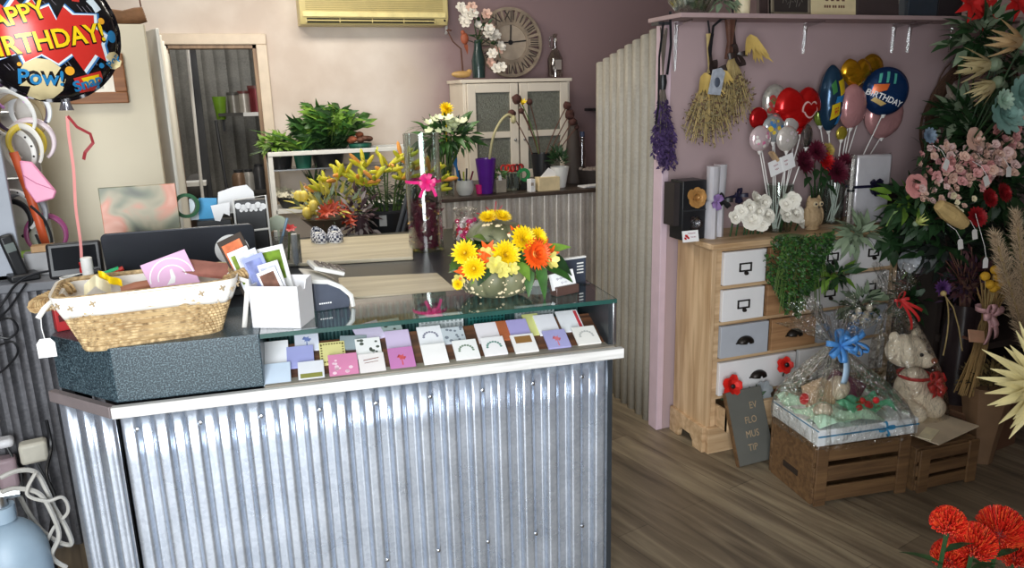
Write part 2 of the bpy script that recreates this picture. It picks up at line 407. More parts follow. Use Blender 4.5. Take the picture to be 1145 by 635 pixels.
m_teal = mat('petal_teal', (138, 176, 166), .55, var=.16, scale=30)
m_wine = mat('petal_wine', (92, 22, 44), .55, var=.25, scale=30)
m_brown = mat('dried_brown', (92, 58, 44), .7, var=.25, scale=30)
m_straw = mat('dried_straw', (178, 156, 104), .7, var=.2, scale=30)
m_paper = mat('paper_white', (240, 240, 240), .6, var=.02)
m_clear = clear('clear_acrylic', (250, 252, 252), .10, .05, edge=.7)
m_vglass = clear('vase_glass', (238, 243, 240), .05, .02, edge=.6)
m_cello = clear('cellophane', (252, 252, 250), .105, .07, 1.0, 34, edge=.6)
m_goldp = mat('gold_foil', (212, 160, 40), .22, .9, var=.1)
m_silver = mat('silver_foil', (226, 224, 230), .2, .3, var=.05, bump=.5, bscale=14)
m_pine = wood('pine', (174, 140, 102), (216, 186, 148), 2, 4, .5, 7)
m_pinex = wood('pine_lengthwise', (174, 140, 102), (214, 184, 146), 0, 4, .5, 7)
m_crate = wood('crate_timber', (86, 62, 40), (122, 92, 60), 0, 5, .6, 9)
m_ply = wood('pale_vinyl_timber', (176, 164, 138), (208, 198, 172), 0, 4, .4, 9, .05)

s = MB(); s.box((1, 3.7, -.05), (7, 8.1, .1)); struct('floor', s, floor_mat(), smooth=0)
s = MB(); s.box((.7, 2.75, 2.78), (6.4, 6.1, .06)); struct('ceiling', s, m_ceil, smooth=0)
s = MB(); s.box((0, -3.3, -.06), (12, 5.9, .1)); struct('ground_pavement', s, mat('pavement_concrete', (146, 146, 144), .8, var=.06, scale=3), smooth=0)  # unseen ground outside, added to bounce light onto the counter iron
DX0, DX1, DZ = -.372, .205, 1.95
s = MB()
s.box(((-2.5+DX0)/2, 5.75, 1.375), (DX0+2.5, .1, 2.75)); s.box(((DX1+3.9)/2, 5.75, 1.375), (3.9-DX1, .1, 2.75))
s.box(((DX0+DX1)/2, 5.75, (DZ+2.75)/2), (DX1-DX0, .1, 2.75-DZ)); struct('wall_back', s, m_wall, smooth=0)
s = MB(); s.box((-2.45, 2.75, 1.375), (.1, 6, 2.75)); struct('wall_left', s, mat('wall_dark_mauve', (96, 82, 86), .75, var=.05, scale=3), smooth=0)  # unseen wall, darkened so the counter's corner panel reflects less
s = MB(); s.box((3.85, 2.75, 1.375), (.1, 6, 2.75)); struct('wall_right', s, m_mauve, smooth=0)
s = MB(); s.box((2.12, -.3, 1.375), (3.36, .1, 2.75)); s.box((-2.0, -.3, 1.375), (1.1, .1, 2.75)); struct('wall_front_blocker', s, m_mauve, smooth=0)   # unseen shop front added as light blocker, edge set to shade the right
s = MB(); s.box((2.795, 2.985, .935), (2.01, .06, 1.87)); struct('wall_partition', s, m_mauve, smooth=0)
s = MB(); s.box((1.775, 2.985, .935), (.034, .075, 1.87)); struct('trim_1', s, m_pinkpost, bevel=.003)
s = MB(); s.box((-.98, 3.62, .948), (1.36, .05, 1.895)); struct('wall_left_partition', s, m_beige, smooth=0, bevel=.004)
s = MB()
for x in (DX0+.035-.07, DX1+.035): s.box((x, 5.685, DZ/2), (.07, .03, DZ))
s.box(((DX0+DX1)/2, 5.685, DZ+.035), (DX1-DX0+.14, .03, .07)); struct('trim_2', s, mat('door_frame_cream', (216, 200, 180), .5, var=.06), bevel=.006)
s = MB(); s.box((DX1-.012, 5.75, DZ/2), (.024, .13, DZ)); s.box(((DX0+DX1)/2, 5.75, DZ-.012), (DX1-DX0, .13, .024)); s.box((DX0+.012, 5.75, DZ/2), (.024, .13, DZ))
struct('door_1', s, wood('jamb_timber', (120, 96, 76), (160, 132, 106), 2), smooth=0)
# shed behind the doorway
m_shed = galv('shed_iron', (92, 92, 88), (128, 126, 120), .55, .3)
s = MB(); corr(s, 3.2, 0, 2.5, .012, .19, 10); struct('wall_shed', s, m_shed, loc=(-1.6, 7.1, 0))
s = MB(); s.box((-1.35, 6.45, 1.25), (.05, 1.3, 2.5)); s.box((1.3, 6.45, 1.25), (.05, 1.3, 2.5)); s.box((0, 6.45, 2.5), (2.7, 1.35, .05)); struct('wall_shed_side', s, m_shed, smooth=0)
area('shed_fill_light', (-.1, 6.3, 2.42), (0, 6.5, 0), 1.4, .6, 14, (1, .97, .92))  # unseen lamp added to lift the dark shed
# corrugated end of the partition
s = MB(); corr(s, .70, .0, 1.88, .012, .076, 8, ztop=lambda x: 1.868-.215*x)
o = struct('wall_corrugated_return', s, galv('painted_iron_grey', (150, 144, 132), (170, 163, 150), .55, .12), loc=(1.778, 2.95, 0), rot=(0, 0, PI/2), solid=.003)

# ================================================================== SHOP COUNTER
TH = rad(-4.3)
ct = thing('shop_counter', 'galvanised corrugated iron shop counter with dark speckled top box and open glass-topped display', 'counter', (.332, 1.950, 0), TH)
RM = Matrix.Rotation(TH, 4, 'Z'); RM.translation = V((.332, 1.950, 0)); RI = RM.inverted()
XL, XC, XR = -.676, -.325, .655
CH = V((-.85, .17, 0))
s = MB(); corr(s, XR-XL, 0, .835, .011, .0745, 16); s.build('front_panel', m_iron, ct, smooth=60, loc=(XL, .002, 0), solid=.0015)
s = MB(); chl = (CH-V((XL, 0, 0))).length; corr(s, chl, 0, .835, .011, .0745, 16)
s.build('corner_panel', m_iron, ct, smooth=60, loc=CH, rot=(0, 0, math.atan2(-.17, XL+.85)), solid=.0015)
for k, (a, b) in enumerate([(x_, z_) for x_ in [XL+.075+.149*i for i in range(9)] for z_ in (.785, .28)]):
    s = MB(); s.ell((a-.0565+.019, -.0085, b+.012*math.sin(k*3)), (.006, .004, .006), 8, 5); s.build('screw', m_steel, ct)
mr = mat('rail_white_worn', (206, 204, 200), .5, var=.1, scale=22, col2=(228, 227, 224), stretch=(.3, 4, 4))
s = MB(); s.box(((XL+XR)/2+.005, -.022, .842), (XR-XL+.03, .02, .03)); s.build('front_rail', mr, ct, bevel=.002)
s = MB(); v = V((XL, 0, 0))-CH; s.box(((XL+CH.x)/2-.012, CH.y/2-.014, .842), (v.length+.01, .02, .03), math.atan2(v.y, v.x)); s.build('corner_rail', mat('rail_brown_grey', (122, 112, 112), .6, var=.1), ct, bevel=.002)
s = MB(); s.box(((XC+XR)/2, .012, .853), (XR-XC, .045, .014)); s.build('sill', wood('grey_timber', (128, 120, 108), (166, 158, 146), 0), ct, bevel=.002)
m_lam = speckle('speckled_laminate', (36, 50, 58), (104, 126, 134), 260, .32, .60)
s = MB(); s.prism([(XC, 0), (XC, .30), (CH.x, .30), (CH.x, CH.y), (XL, 0)], .857, 1.0); s.build('laminate_box', m_lam, ct, smooth=0, bevel=.003)
s = MB(); s.box((XR-.008, .24, .5), (.014, .47, .998)); s.build('end_panel', mat('dark_laminate', (40, 44, 48), .4), ct, smooth=0)
s = MB(); s.box((XR+.002, .006, .925), (.012, .016, .13)); s.box((XR+.002, .24, .985), (.012, .47, .02)); s.build('end_trim', m_steel, ct, bevel=.002)
m_gl = clear('counter_glass', (214, 232, 226), .10, .03, edge=.75); m_gle = mat('glass_edge_green', (38, 78, 72), .15, var=.2, spec=.8)
s = MB(); gx0, gx1, gy0, gy1 = XC+.002, XR+.006, -.004, .262
s.add([(gx0, gy0, 1), (gx1, gy0, 1), (gx1, gy1, 1), (gx0, gy1, 1)], [(0, 1, 2, 3)], 0)
s.box(((gx0+gx1)/2, gy0, .994), (gx1-gx0, .003, .012), mi=1); s.box((gx1, (gy0+gy1)/2, .994), (.003, gy1-gy0, .012), mi=1); s.box(((gx0+gx1)/2, gy1, .994), (gx1-gx0, .003, .012), mi=1)
s.build('glass_top', [m_gl, m_gle], ct, smooth=0)
TN = V((0, -math.sin(rad(22)), math.cos(rad(22)))); T0 = V((0, .03, .858)); TU = V((0, math.cos(rad(22)), math.sin(rad(22))))
s = MB(); c = T0+TU*.075; s.box(((XC+XR)/2-.004, c.y, c.z-.006), (XR-XC-.02, .15, .008), Matrix.Rotation(rad(22), 3, 'X')); s.build('card_tray', wood('tray_brown', (70, 46, 34), (120, 78, 52), 0), ct, smooth=0)
s = MB(); corr(s, XR-XC-.02, .86, .984, .006, .022, 8); s.build('display_back', mat('display_back_teal', (52, 92, 92), .5), ct, loc=(XC+.006, .258, 0))
m_bench = mat('bench_dark', (38, 41, 46), .35, var=.1, scale=30)
s = MB(); s.prism([(CH.x, .30), (XC, .30), (XC, .263), (XR-.015, .263), (XR-.015, .48), (.47, .48), (.47, 1.46), (CH.x, 1.46)], .945, .985); s.build('benchtop', m_bench, ct, smooth=0, bevel=.004)
s = MB(); s.box((-.19, .94, .472), (1.26, .98, .944)); s.box((CH.x+.02, .24, .43), (.03, .14, .85)); s.build('carcass', m_dark, ct, smooth=0)
s = MB(); s.box((.17, .30, .905), (.44, .003, .07)); 

# ================================================================== the two pale boards on the bench
def board(pts, z, label):
    w_ = [RI @ V((p.x, p.y, z)) for p in pts]; cx = sum((p.x for p in w_))/4; cy = sum((p.y for p in w_))/4
    t = thing('bench_board', label, 'board', RM @ V((cx, cy, z)), TH, 'pale boards on the bench')
    m = MB(); m.prism([(p.x-cx, p.y-cy) for p in w_], 0, .014); m.build('board', m_ply, t, smooth=0, bevel=.004)
    t.children  # one slab
    return t
board([Z(380, 333, 1), Z(512, 324, 1), Z(489, 304.5, 1), Z(378, 310, 1)], .9855, 'pale timber-look board lying beside the glass, nearest the flower-filled pumpkin')
board([Z(298, 296, 1), Z(462, 286.5, 1), Z(461, 260.5, 1), Z(330, 268, 1)], .9855, 'long pale timber-look board at the back of the bench under the checked slippers')

# ================================================================== greeting cards in the tray
cards = []
CARD_M = {}
def cm(rgb): return mat('card_%d_%d_%d' % rgb, rgb, .55, var=.03)
def card(px, py, rgb, label, k=0, w_=.068, h=.088, tilt=0, deco=None, thick=.006, lift=0):
    """a small stack of cards lying on the sloping tray"""
    p = RI @ PL(px, py, RM @ (T0+TN*.004*k), RM.to_3x3() @ TN)
    t = thing('greeting_card', label, 'card', RM @ (p+TN*(.0005+lift)), TH, 'greeting cards in the counter display')
    Rt = Matrix.Rotation(rad(27+tilt*0), 3, 'X') @ Matrix.Rotation(rad(tilt), 3, 'Z')
    m = MB(); h *= 1.08; m.box((0, 0, thick/2), (w_, h, thick)); m.xf(Rt); m.build('card', cm(rgb), t, smooth=0, bevel=.0008)
    if deco:
        kind, col = deco; d = MB(); f = lambda a, b: Rt @ V((a, b, thick+.0005))
        if kind == 'dots': decal(d, [disc(RN.uniform(-.4, .4)*w_, RN.uniform(-.42, .42)*h, .0035+.003*RN.random(), 7) for _ in range(11)], f)
        if kind == 'border':
            for i in range(9):
                a = (i/8-.5)*w_*.85
                decal(d, [disc(a, h*.4, .003, 6), disc(a, -h*.4, .003, 6)], f)
            for i in range(7):
                b = (i/6-.5)*h*.7; decal(d, [disc(w_*.42, b, .003, 6), disc(-w_*.42, b, .003, 6)], f)
        if kind == 'strip': decal(d, [[(-w_*.42, -h*.45), (w_*.42, -h*.45), (w_*.42, -h*.2), (-w_*.42, -h*.2)]], f)
        if kind == 'side': decal(d, [[(w_*.3, -h*.35), (w_*.44, -h*.35), (w_*.44, h*.45), (w_*.3, h*.45)]], f)
        if kind == 'flower': decal(d, [star(0, 0, .006, .013, 6), [(-.002, -.03), (.002, -.03), (.001, 0), (-.001, 0)]], f)
        if kind == 'pic': decal(d, [[(-w_*.35, 0), (w_*.35, 0), (w_*.35, h*.38), (-w_*.35, h*.38)]], f)
        if kind == 'arch':
            for i in range(9): a = PI*i/8; decal(d, [disc(.02*math.cos(a), .02*math.sin(a)-.005, .004, 6)], f)
        if kind == 'line': decal(d, [[(-.022, .012), (.02, .018), (.02, .021), (-.022, .015)], [(-.02, .002), (.018, .006), (.018, .008), (-.02, .004)]], f)
        d.build('print', cm(col), t, smooth=0)
    cards.append(t)
W_ = (240, 240, 244)
for a in [
 # back row first, then the front row
 (343, 381, (226, 230, 246), 'pale blue-white card with a small blue flower, behind a periwinkle card', 0, .066, .085, 0, ('flower', (120, 140, 200))),
 (372, 396, (228, 220, 150), 'yellow card with a dotted border beside a pink floral card', 0, .07, .08, 0, ('border', (110, 100, 50))),
 (412, 372, (214, 204, 232), 'pale lilac card tipped to one side at the back of the display', 0, .078, .07, 14),
 (395, 384, (150, 164, 170), 'flat grey-green card lying at the back near the teal liner', 0, .075, .05, -6),
 (432, 366, (158, 172, 172), 'grey-green card with dark motifs standing at the back', 0, .085, .05, 6, ('dots', (60, 70, 60))),
 (445, 381, (210, 192, 226), 'plain lilac card above a magenta and lilac card', 0, .07, .07),
 (481, 377, (240, 240, 246), 'white card with a leafy arch printed on it', 0, .07, .075, 0, ('arch', (130, 130, 150))),
 (507, 376, (196, 204, 212), 'grey-patterned card behind a white spotted card', 0, .066, .06, 0, ('dots', (120, 128, 140))),
 (545, 373, (238, 232, 238), 'plain pinkish white card above one with a wreath', 0, .066, .075),
 (561, 371, (176, 98, 60), 'orange-brown photo card half hidden by a lilac card', 0, .05, .075),
 (580, 369, (176, 168, 222), 'lilac-blue card between the orange-brown card and the yellow-green card', 1, .062, .075),
 (596, 364, (214, 216, 140), 'yellow-green card edge showing beside a tall white card', 0, .05, .085),
 (611, 364, (238, 238, 244), 'tall plain white card above a blue lilac card', 1, .064, .08),
 (637, 360, (238, 240, 244), 'white card with a red strip down its right edge', 0, .07, .085, 0, ('side', (200, 60, 70))),
 (308, 396, (244, 244, 248), 'plain white card leaning at the left end of the display', 1, .07, .085),
 (336, 400, (164, 168, 222), 'periwinkle blue card near the left end of the display', 1, .072, .075),
 (310, 419, (206, 222, 240), 'pale blue-white card lowest at the left end of the display', 2, .07, .07),
 (348, 415, (232, 234, 240), 'white card with an olive green strip along its foot', 2, .068, .06, 0, ('strip', (140, 140, 70))),
 (384, 409, (220, 138, 178), 'bright pink card covered in small white flowers', 2, .078, .075, 0, ('dots', (246, 214, 228))),
 (412, 390, (244, 244, 244), 'white card with scattered dark leaf spots', 1, .07, .07, 0, ('dots', (80, 88, 80))),
 (416, 408, (236, 230, 230), 'white card with brown handwriting, in the front row', 2, .07, .072, 0, ('line', (140, 90, 80))),
 (449, 401, (196, 124, 182), 'magenta to lilac card in the front row', 2, .07, .072, 0, ('flower', (206, 84, 90))),
 (486, 397, (244, 242, 242), 'plain white card in front of the leafy arch card', 2, .07, .072),
 (521, 392, (240, 240, 240), 'white card with a ring of grey-green spots, in the front row', 2, .07, .07, 0, ('arch', (120, 140, 120))),
 (552, 388, (240, 238, 240), 'white card with a green and blue wreath print', 2, .068, .066, 0, ('arch', (96, 140, 130))),
 (586, 385, (242, 240, 238), 'white card with a small brown picture at its top', 2, .07, .068, 0, ('pic', (150, 110, 60))),
 (622, 380, (170, 168, 216), 'blue-lilac card at the front near the right end', 2, .07, .068, 0, ('flower', (214, 120, 130))),
 (655, 376, (240, 238, 232), 'white card with faint grey line drawing, nearest the right end of the display', 2, .072, .068, 0, ('arch', (190, 190, 186))),
]: card(*a)
# plastic punnets under the glass
def punnet(px, py, w_, col, label):
    p = RI @ P(px, py, 2.10); t = thing('plastic_basket', label, 'basket', RM @ V((p.x, .236, .888)), TH)
    s = MB(); n = 11
    for i in range(n): s.box(((i/(n-1)-.5)*w_, -.012, .024), (w_/n*.5, .003, .048))
    for z in (.0, .024, .05): s.box((0, -.012, z), (w_, .004, .005))
    s.box((0, 0, .0), (w_, .024, .004)); s.box((0, .011, .024), (w_, .003, .048)); s.build('basket', mat(label[:9], col, .4), t, smooth=0)
punnet(497, 356, .13, (222, 228, 230), 'white slatted plastic basket under the glass in the middle of the display')
punnet(548, 352, .11, (30, 104, 100), 'teal green slatted plastic basket under the glass below the pumpkin')
punnet(602, 349, .12, (186, 194, 196), 'grey slatted plastic basket under the glass toward the right end')

# ================================================================== ON THE COUNTER
CZ, BZ = 1.0005, .9855
# wicker basket: built local, x along its length
m_wick = wood('seagrass', (150, 116, 74), (206, 178, 130), 0, 9, .8, 5, .3)
p = (Z(125, 391, 1)+Z(265, 372, 1))/2
bt = thing('wicker_basket', 'woven seagrass basket with a white cloth liner at the left end of the counter', 'basket', (p.x-.058, p.y+.115, CZ), rad(5))
L0, W0, L1, W1, HB = .315, .19, .41, .25, .134
def bask(v, a, k=1.0, wob=0):
    """rounded-rectangle ring: v 0 bottom .. 1 rim"""
    l = (L0+(L1-L0)*v)/2*k; w_ = (W0+(W1-W0)*v)/2*k; c, s_ = math.cos(a), math.sin(a); e = .32
    return V((l*math.copysign(abs(c)**e, c), w_*math.copysign(abs(s_)**e, s_), HB*v+wob))
s = MB(); s.grid(lambda u, v: bask(v, u*2*PI), 64, 6, wrap=True); s.grid(lambda u, v: bask(0, u*2*PI, 1-v*.99), 64, 2, wrap=True); s.build('shell', m_wick, bt, solid=.006)
s = MB(); NS = 208
for r in range(17):                                     # woven strands over and under
    v = (r+.5)/17
    s.tube([bask(v, 2*PI*i/NS, 1.004+.016*math.cos(PI*i/2+PI*r)) for i in range(NS+1)], .0042, 5)
s.tube([bask(0.0, 2*PI*i/80, 1.01) for i in range(81)], .007, 6); s.tube([bask(1.02, 2*PI*i/80, .99) for i in range(81)], .007, 6)
s.build('weave', mat('seagrass_strand', (150, 118, 76), .8, var=.4, scale=70, col2=(222, 194, 146)), bt)
m_lin = mat('liner_cotton', (238, 234, 226), .85, var=.02, bump=.25, bscale=25)
s = MB(); hem = lambda a: .64+.04*math.sin(3*a+1)
def lin_(u, v):
    a = u*2*PI; q = v
    if q < .5: return bask(1.03-.0-(.5-q)*.8, a, .955-.01*math.sin(9*a))       # inside
    t = (q-.5)*2; return bask(1.05-t*(1.05-hem(a)), a, 1.035+.012*t*math.sin(14*a)+.012*math.sin(PI*t))
s.grid(lin_, 90, 12, wrap=True); s.build('liner', m_lin, bt, solid=.002)
for i in range(8): s = MB(); a = PI*(1.12+.76*i/7); q = bask(.86+.05*(i % 2), a, 1.062); d = MB(); s.ell(q, (.004, .002, .004), 6, 4); [s.ell(q+V((.006*math.cos(g), 0, .006*math.sin(g))), (.0025, .0015, .0025), 5, 3) for g in (.5, 2, 3.5, 5)]; s.build('embroidery', mat('embroidery_tan', (170, 150, 120), .7), bt)
for sg in (-1, 1):
    s = MB(); pts = [V((sg*(L1/2-.02+.07*math.sin(PI*t/10)), (t/10-.5)*.13, HB*.93-(.02 if sg < 0 else -.012)*math.sin(PI*t/10))) for t in range(11)]
    s.tube(pts, .013, 8)
    for k in range(26):
        t = k/25*10; i = min(9, int(t)); q = pts[i].lerp(pts[i+1], t-i); dd = pts[i+1]-pts[i]; M = frame(dd)
        s.tube([q+M @ V((.014*math.cos(g), .014*math.sin(g), .002*g)) for g in [j*PI/5 for j in range(11)]], .0035, 4)
    s.build('handle', m_wick, bt)
s = MB(); h = bask(.98, 0, 1.02)
for off, dz in ((.03, -.13),): ribbon(s, [h+V((0, -.06, .0)), h+V((off*.9, -.075, -.01)), h+V((off*.8, -.085, -.03)), h+V((off*.2, -.09, dz))], .012, (0, 1, .2))
s.build('tie', m_lin, bt, solid=.001); s = MB(); h = bask(.98, PI, 1.0); ribbon(s, [h+V((0, -.08, 0)), h+V((-.02, -.1, -.015)), h+V((-.035, -.105, -.035))], .012, (0, 1, .2)); s.build('tie', m_lin, bt, solid=.001)
# swing tag hanging from the left handle
q = V((p.x-.17-.065, p.y+.075, CZ+.10))
tg = thing('price_tag', 'white blank swing tag hanging from the left handle of the wicker basket', 'tag', P(52, 389, q.y-.02))
s = MB(); s.prism([(-.02, -.024), (.02, -.024), (.02, .012), (.011, .024), (-.011, .024), (-.02, .012)], -.0006, .0006); s.xf(Matrix.Rotation(PI/2, 4, 'X')); s.build('card', m_paper, tg, smooth=0)
s = MB(); s.tube([(0, 0, .02), (-.004, .005, .05), (-.002, .012, .085)], .0012, 5); s.build('string', m_paper, tg)
# what is in the basket
def flatcard(name, label, cat, c, w_, h, rot, m, deco=None, par=None, th=.003):
    t = thing(name, label, cat, c); Rt = Euler(rot).to_matrix()
    s = MB(); s.box((0, 0, 0), (w_, h, th)); s.xf(Rt.to_4x4()); s.build('card', m, t, smooth=0)
    if deco: deco(t, lambda a, b: Rt @ V((a, b, th/2+.0006)))
    return t
def pinkdeco(t, f):
    d = MB()
    for i in range(26):
        a0, a1 = PI*i/26-.1, PI*(i+1)/26-.1
        for r0, r1 in ((.033, .036), (.052, .055)): d.add([f(r0*math.cos(a0), r0*math.sin(a0)), f(r1*math.cos(a0), r1*math.sin(a0)), f(r1*math.cos(a1), r1*math.sin(a1)), f(r0*math.cos(a1), r0*math.sin(a1))], [(0, 1, 2, 3)])
    decal(d, [[(-.02, -.012), (-.004, .002), (.002, .022), (.008, .024), (.008, .0), (.0, -.014)]], f)
    for i, ch in enumerate('BLOSSOM'):
        pass
    d.build('emblem', m_paper, t, smooth=0)
pc = P(193, 311, p.y+.13)
flatcard('gift_card', 'pink card with a round white emblem standing in the wicker basket', 'card', pc, .115, .12, (rad(68), rad(-14), rad(16)), mat('card_pink', (222, 178, 212), .5, var=.05), pinkdeco)
flatcard('photo_card', 'flat pinkish brown clear-topped packet lying over the back of the basket', 'packet', P(232, 301, p.y+.16), .19, .055, (rad(28), rad(12), rad(-4)), mat('packet_brownpink', (168, 112, 100), .2, var=.25, scale=18), th=.010)
t = thing('paper_roll', 'brown paper-wrapped roll lying inside the wicker basket', 'paper roll', P(152, 318, p.y+.12)); s = MB(); s.tube([(-.035, 0, -.012), (.0, .0, -.006), (.045, .01, -.002)], [.010, .013, .010], 12); s.build('roll', mat('kraft_brown', (168, 110, 84), .6), t)
t = thing('paper_twist', 'yellow and white paper twist at the left inside the wicker basket', 'paper', P(108, 318, p.y+.12)); s = MB(); s.grid(lambda u, v: V(((u-.5)*.06, .02*(v-.5)+.012*math.sin(7*u), .012-.05*abs(u-.5)+(v-.5)*.026)), 10, 3); s.build('sheet', mat('paper_cream', (236, 226, 190), .7), t); s = MB(); s.grid(lambda u, v: V((.03+(u-.5)*.05, .016+.01*math.sin(9*u), .022-.03*u+(v-.5)*.02)), 8, 2); s.build('corner', m_yel, t)

# laptop with its lid towards us
lp = thing('laptop', 'open dark grey laptop seen from behind with a round shop sticker on its lid', 'laptop', (P(200, 258, 2.44).x, 2.47, BZ), rad(-1))
LW, LH, tl = .425, .214, rad(14)
def roundrect(w_, h, r, n=6): return [(sx*(w_/2-r)+r*math.cos(a0+PI/2*i/n), sy*(h/2-r)+r*math.sin(a0+PI/2*i/n)) for sx, sy, a0 in ((1, 1, 0), (-1, 1, PI/2), (-1, -1, PI), (1, -1, 1.5*PI)) for i in range(n+1)]
lidM = Matrix.Rotation(rad(90)-tl*-1*-1, 4, 'X')
s = MB(); s.prism(roundrect(LW, LH, .018), -.004, .004); s.xf(Matrix.Translation((0, LH/2*math.sin(0)-.0, LH/2+.018)) @ Matrix.Rotation(rad(90+12), 4, 'X')); s.build('lid', mat('laptop_lid_grey', (58, 61, 68), .32, .4, var=.06), lp, bevel=.002)
s = MB(); s.prism(roundrect(LW, .29, .016), 0, .018); s.xf(Matrix.Translation((0, .155, 0))); s.build('base', m_dark, lp, bevel=.002)
lf = lambda a, b: (Matrix.Translation((0, 0, LH/2+.018)) @ Matrix.Rotation(rad(90+12), 4, 'X')) @ V((a, b, .0048))
sx_, sy_ = .142, .028
st = MB(); decal(st, [disc(sx_, sy_, .050, 30)], lf, step=.2); sk = st.build('sticker', mat('sticker_white', (232, 232, 230), .5, var=.02), lp, smooth=0)
lf2 = lambda a, b: lf(a, b)+(lf(0, 1)-lf(0, 0)).cross(lf(1, 0)-lf(0, 0))*-.0008
s = MB()
for a, L in ((100, .026), (75, .025), (128, .024), (50, .020), (155, .024)):
    c, n_ = math.cos(rad(a)), math.sin(rad(a)); decal(s, [[(sx_+.004, sy_+.006), (sx_+.004+L*.55*c-.004*n_, sy_+.006+L*.55*n_+.004*c), (sx_+.004+L*c, sy_+.006+L*n_), (sx_+.004+L*.55*c+.004*n_, sy_+.006+L*.55*n_-.004*c)]], lf2)
s.build('sticker_flower', m_red, lp, smooth=0)
s = MB(); words(s, 'Flo', lf2, .017, (sx_-.008, sy_-.013), bold=.01); [decal(s, [[(sx_+x-.003, sy_+y-.002), (sx_+x+.003, sy_+y-.002), (sx_+x+.003, sy_+y+.002), (sx_+x-.003, sy_+y+.002)]], lf2) for x, y in ((-.020, -.029), (-.011, -.029), (-.001, -.029), (.011, -.029), (-.014, -.037), (-.004, -.037), (.008, -.037))]; s.build('sticker_text', m_black, lp, smooth=0)

# floral canvas behind the laptop
def canvas_mat():
    m, N, L, B = nt('floral_canvas'); B.inputs['Roughness'].default_value = .4
    tc = N.new('ShaderNodeTexCoord'); no = N.new('ShaderNodeTexNoise'); no.inputs['Scale'].default_value = 8; no.inputs['Detail'].default_value = 2; no.inputs['Distortion'].default_value = .6
    L.new(tc.outputs['Object'], no.inputs['Vector']); cr = N.new('ShaderNodeValToRGB'); e = cr.color_ramp.elements
    e[0].position = .30; e[0].color = lin((46, 50, 38)); e[1].position = .74; e[1].color = lin((214, 170, 150))
    for q, c in ((.42, (104, 108, 82)), (.52, (150, 140, 112)), (.6, (190, 122, 96))): cr.color_ramp.elements.new(q).color = lin(c)
    L.new(no.outputs['Fac'], cr.inputs[0]); L.new(cr.outputs[0], B.inputs['Base Color']); return m
a_, b_ = P(112, 211, 2.62), P(199, 206, 2.62)
t = thing('canvas_print', 'blurred floral photo print leaning behind the laptop', 'picture', V(((a_.x+b_.x)/2-.01, 2.64, BZ)), rad(4))
s = MB(); hh = (a_.z+b_.z)/2-BZ; s.box((0, 0, hh/2), ((b_-a_).length, .018, hh)); s.xf(Matrix.Rotation(rad(-4), 4, 'X')); s.build('panel', canvas_mat(), t, smooth=0, bevel=.002)

# EFTPOS box, pen tub, pen, balloon weight
c = P(84, 292, 2.62); t = thing('card_terminal', 'small black card machine on the bench behind the white pen tub', 'card machine', (c.x, 2.62, BZ), rad(6))
s = MB(); s.box((0, 0, .13), (.15, .05, .11)); s.box((0, 0, .05), (.06, .04, .09)); s.xf(Matrix.Rotation(rad(-14), 4, 'X')); s.build('body', m_black, t, bevel=.008)
s = MB(); s.box((0, -.026, .135), (.12, .004, .07)); s.xf(Matrix.Rotation(rad(-14), 4, 'X')); s.build('screen', mat('dark_screen', (20, 22, 26), .8, spec=.15), t, bevel=.002)
s = MB(); s.box((0, 0, .008), (.13, .1, .016)); s.build('foot', m_dark, t, bevel=.004)
c = P(93, 305, 2.35); tub = thing('pen_tub', 'oval white plastic tub of pens behind the left handle of the basket', 'tub', (c.x, c.y+.05, BZ), rad(4))
s = MB(); s.lathe([(.0, 0), (.062, 0), (.068, .045), (.07, .055), (.066, .055), (.06, .006), (0, .006)], n=32); s.xf(Matrix.Diagonal((1, .55, 2.25, 1))); s.build('tub', m_white, tub)
for dx, col, l, nm in ((-.035, (30, 30, 34), .085, 'black'), (-.02, (44, 44, 48), .075, 'charcoal'), (.028, (30, 190, 120), .075, 'bright green'), (.045, (200, 60, 50), .07, 'red')):
    k = thing('pen', nm+' capped pen lying in the white pen tub', 'pen', (c.x+dx, c.y+.05, BZ+.112), 0, 'pens in the white tub')
    s = MB(); s.tube([(-.02, 0, 0), (-.02+l*.7, 0, .016)], .006, 8); s.build('barrel', mat('pen_'+nm.replace(' ', '_'), col, .3), k); s = MB(); s.tube([(-.02+l*.68, 0, .0156), (-.02+l, 0, .022)], .0068, 8); s.build('cap', mat('pen_'+nm.replace(' ', '_'), col, .3), k)
k = thing('white_bottle', 'short white capped bottle standing up in the pen tub', 'bottle', (c.x+.004, c.y+.047, BZ+.015)); s = MB(); s.lathe([(0, 0), (.015, 0), (.015, .125), (.013, .128)], n=16); s.build('bottle', m_white, k); s = MB(); s.lathe([(.0155, .126), (.0155, .158), (.013, .160), (0, .160)], n=16); s.build('cap', m_white, k)
c = P(73, 360, 2.2); t = thing('red_box', 'small red carton behind the white tag and the basket handle', 'box', (c.x-.005, 2.24, CZ), rad(20)); s = MB(); s.box((0, 0, .03), (.055, .04, .06)); s.build('carton', mat('carton_red', (186, 44, 48), .4), t, bevel=.002); s = MB(); s.box((0, -.0205, .035), (.04, .002, .018)); s.build('panel', mat('carton_dark', (90, 20, 26), .4), t)

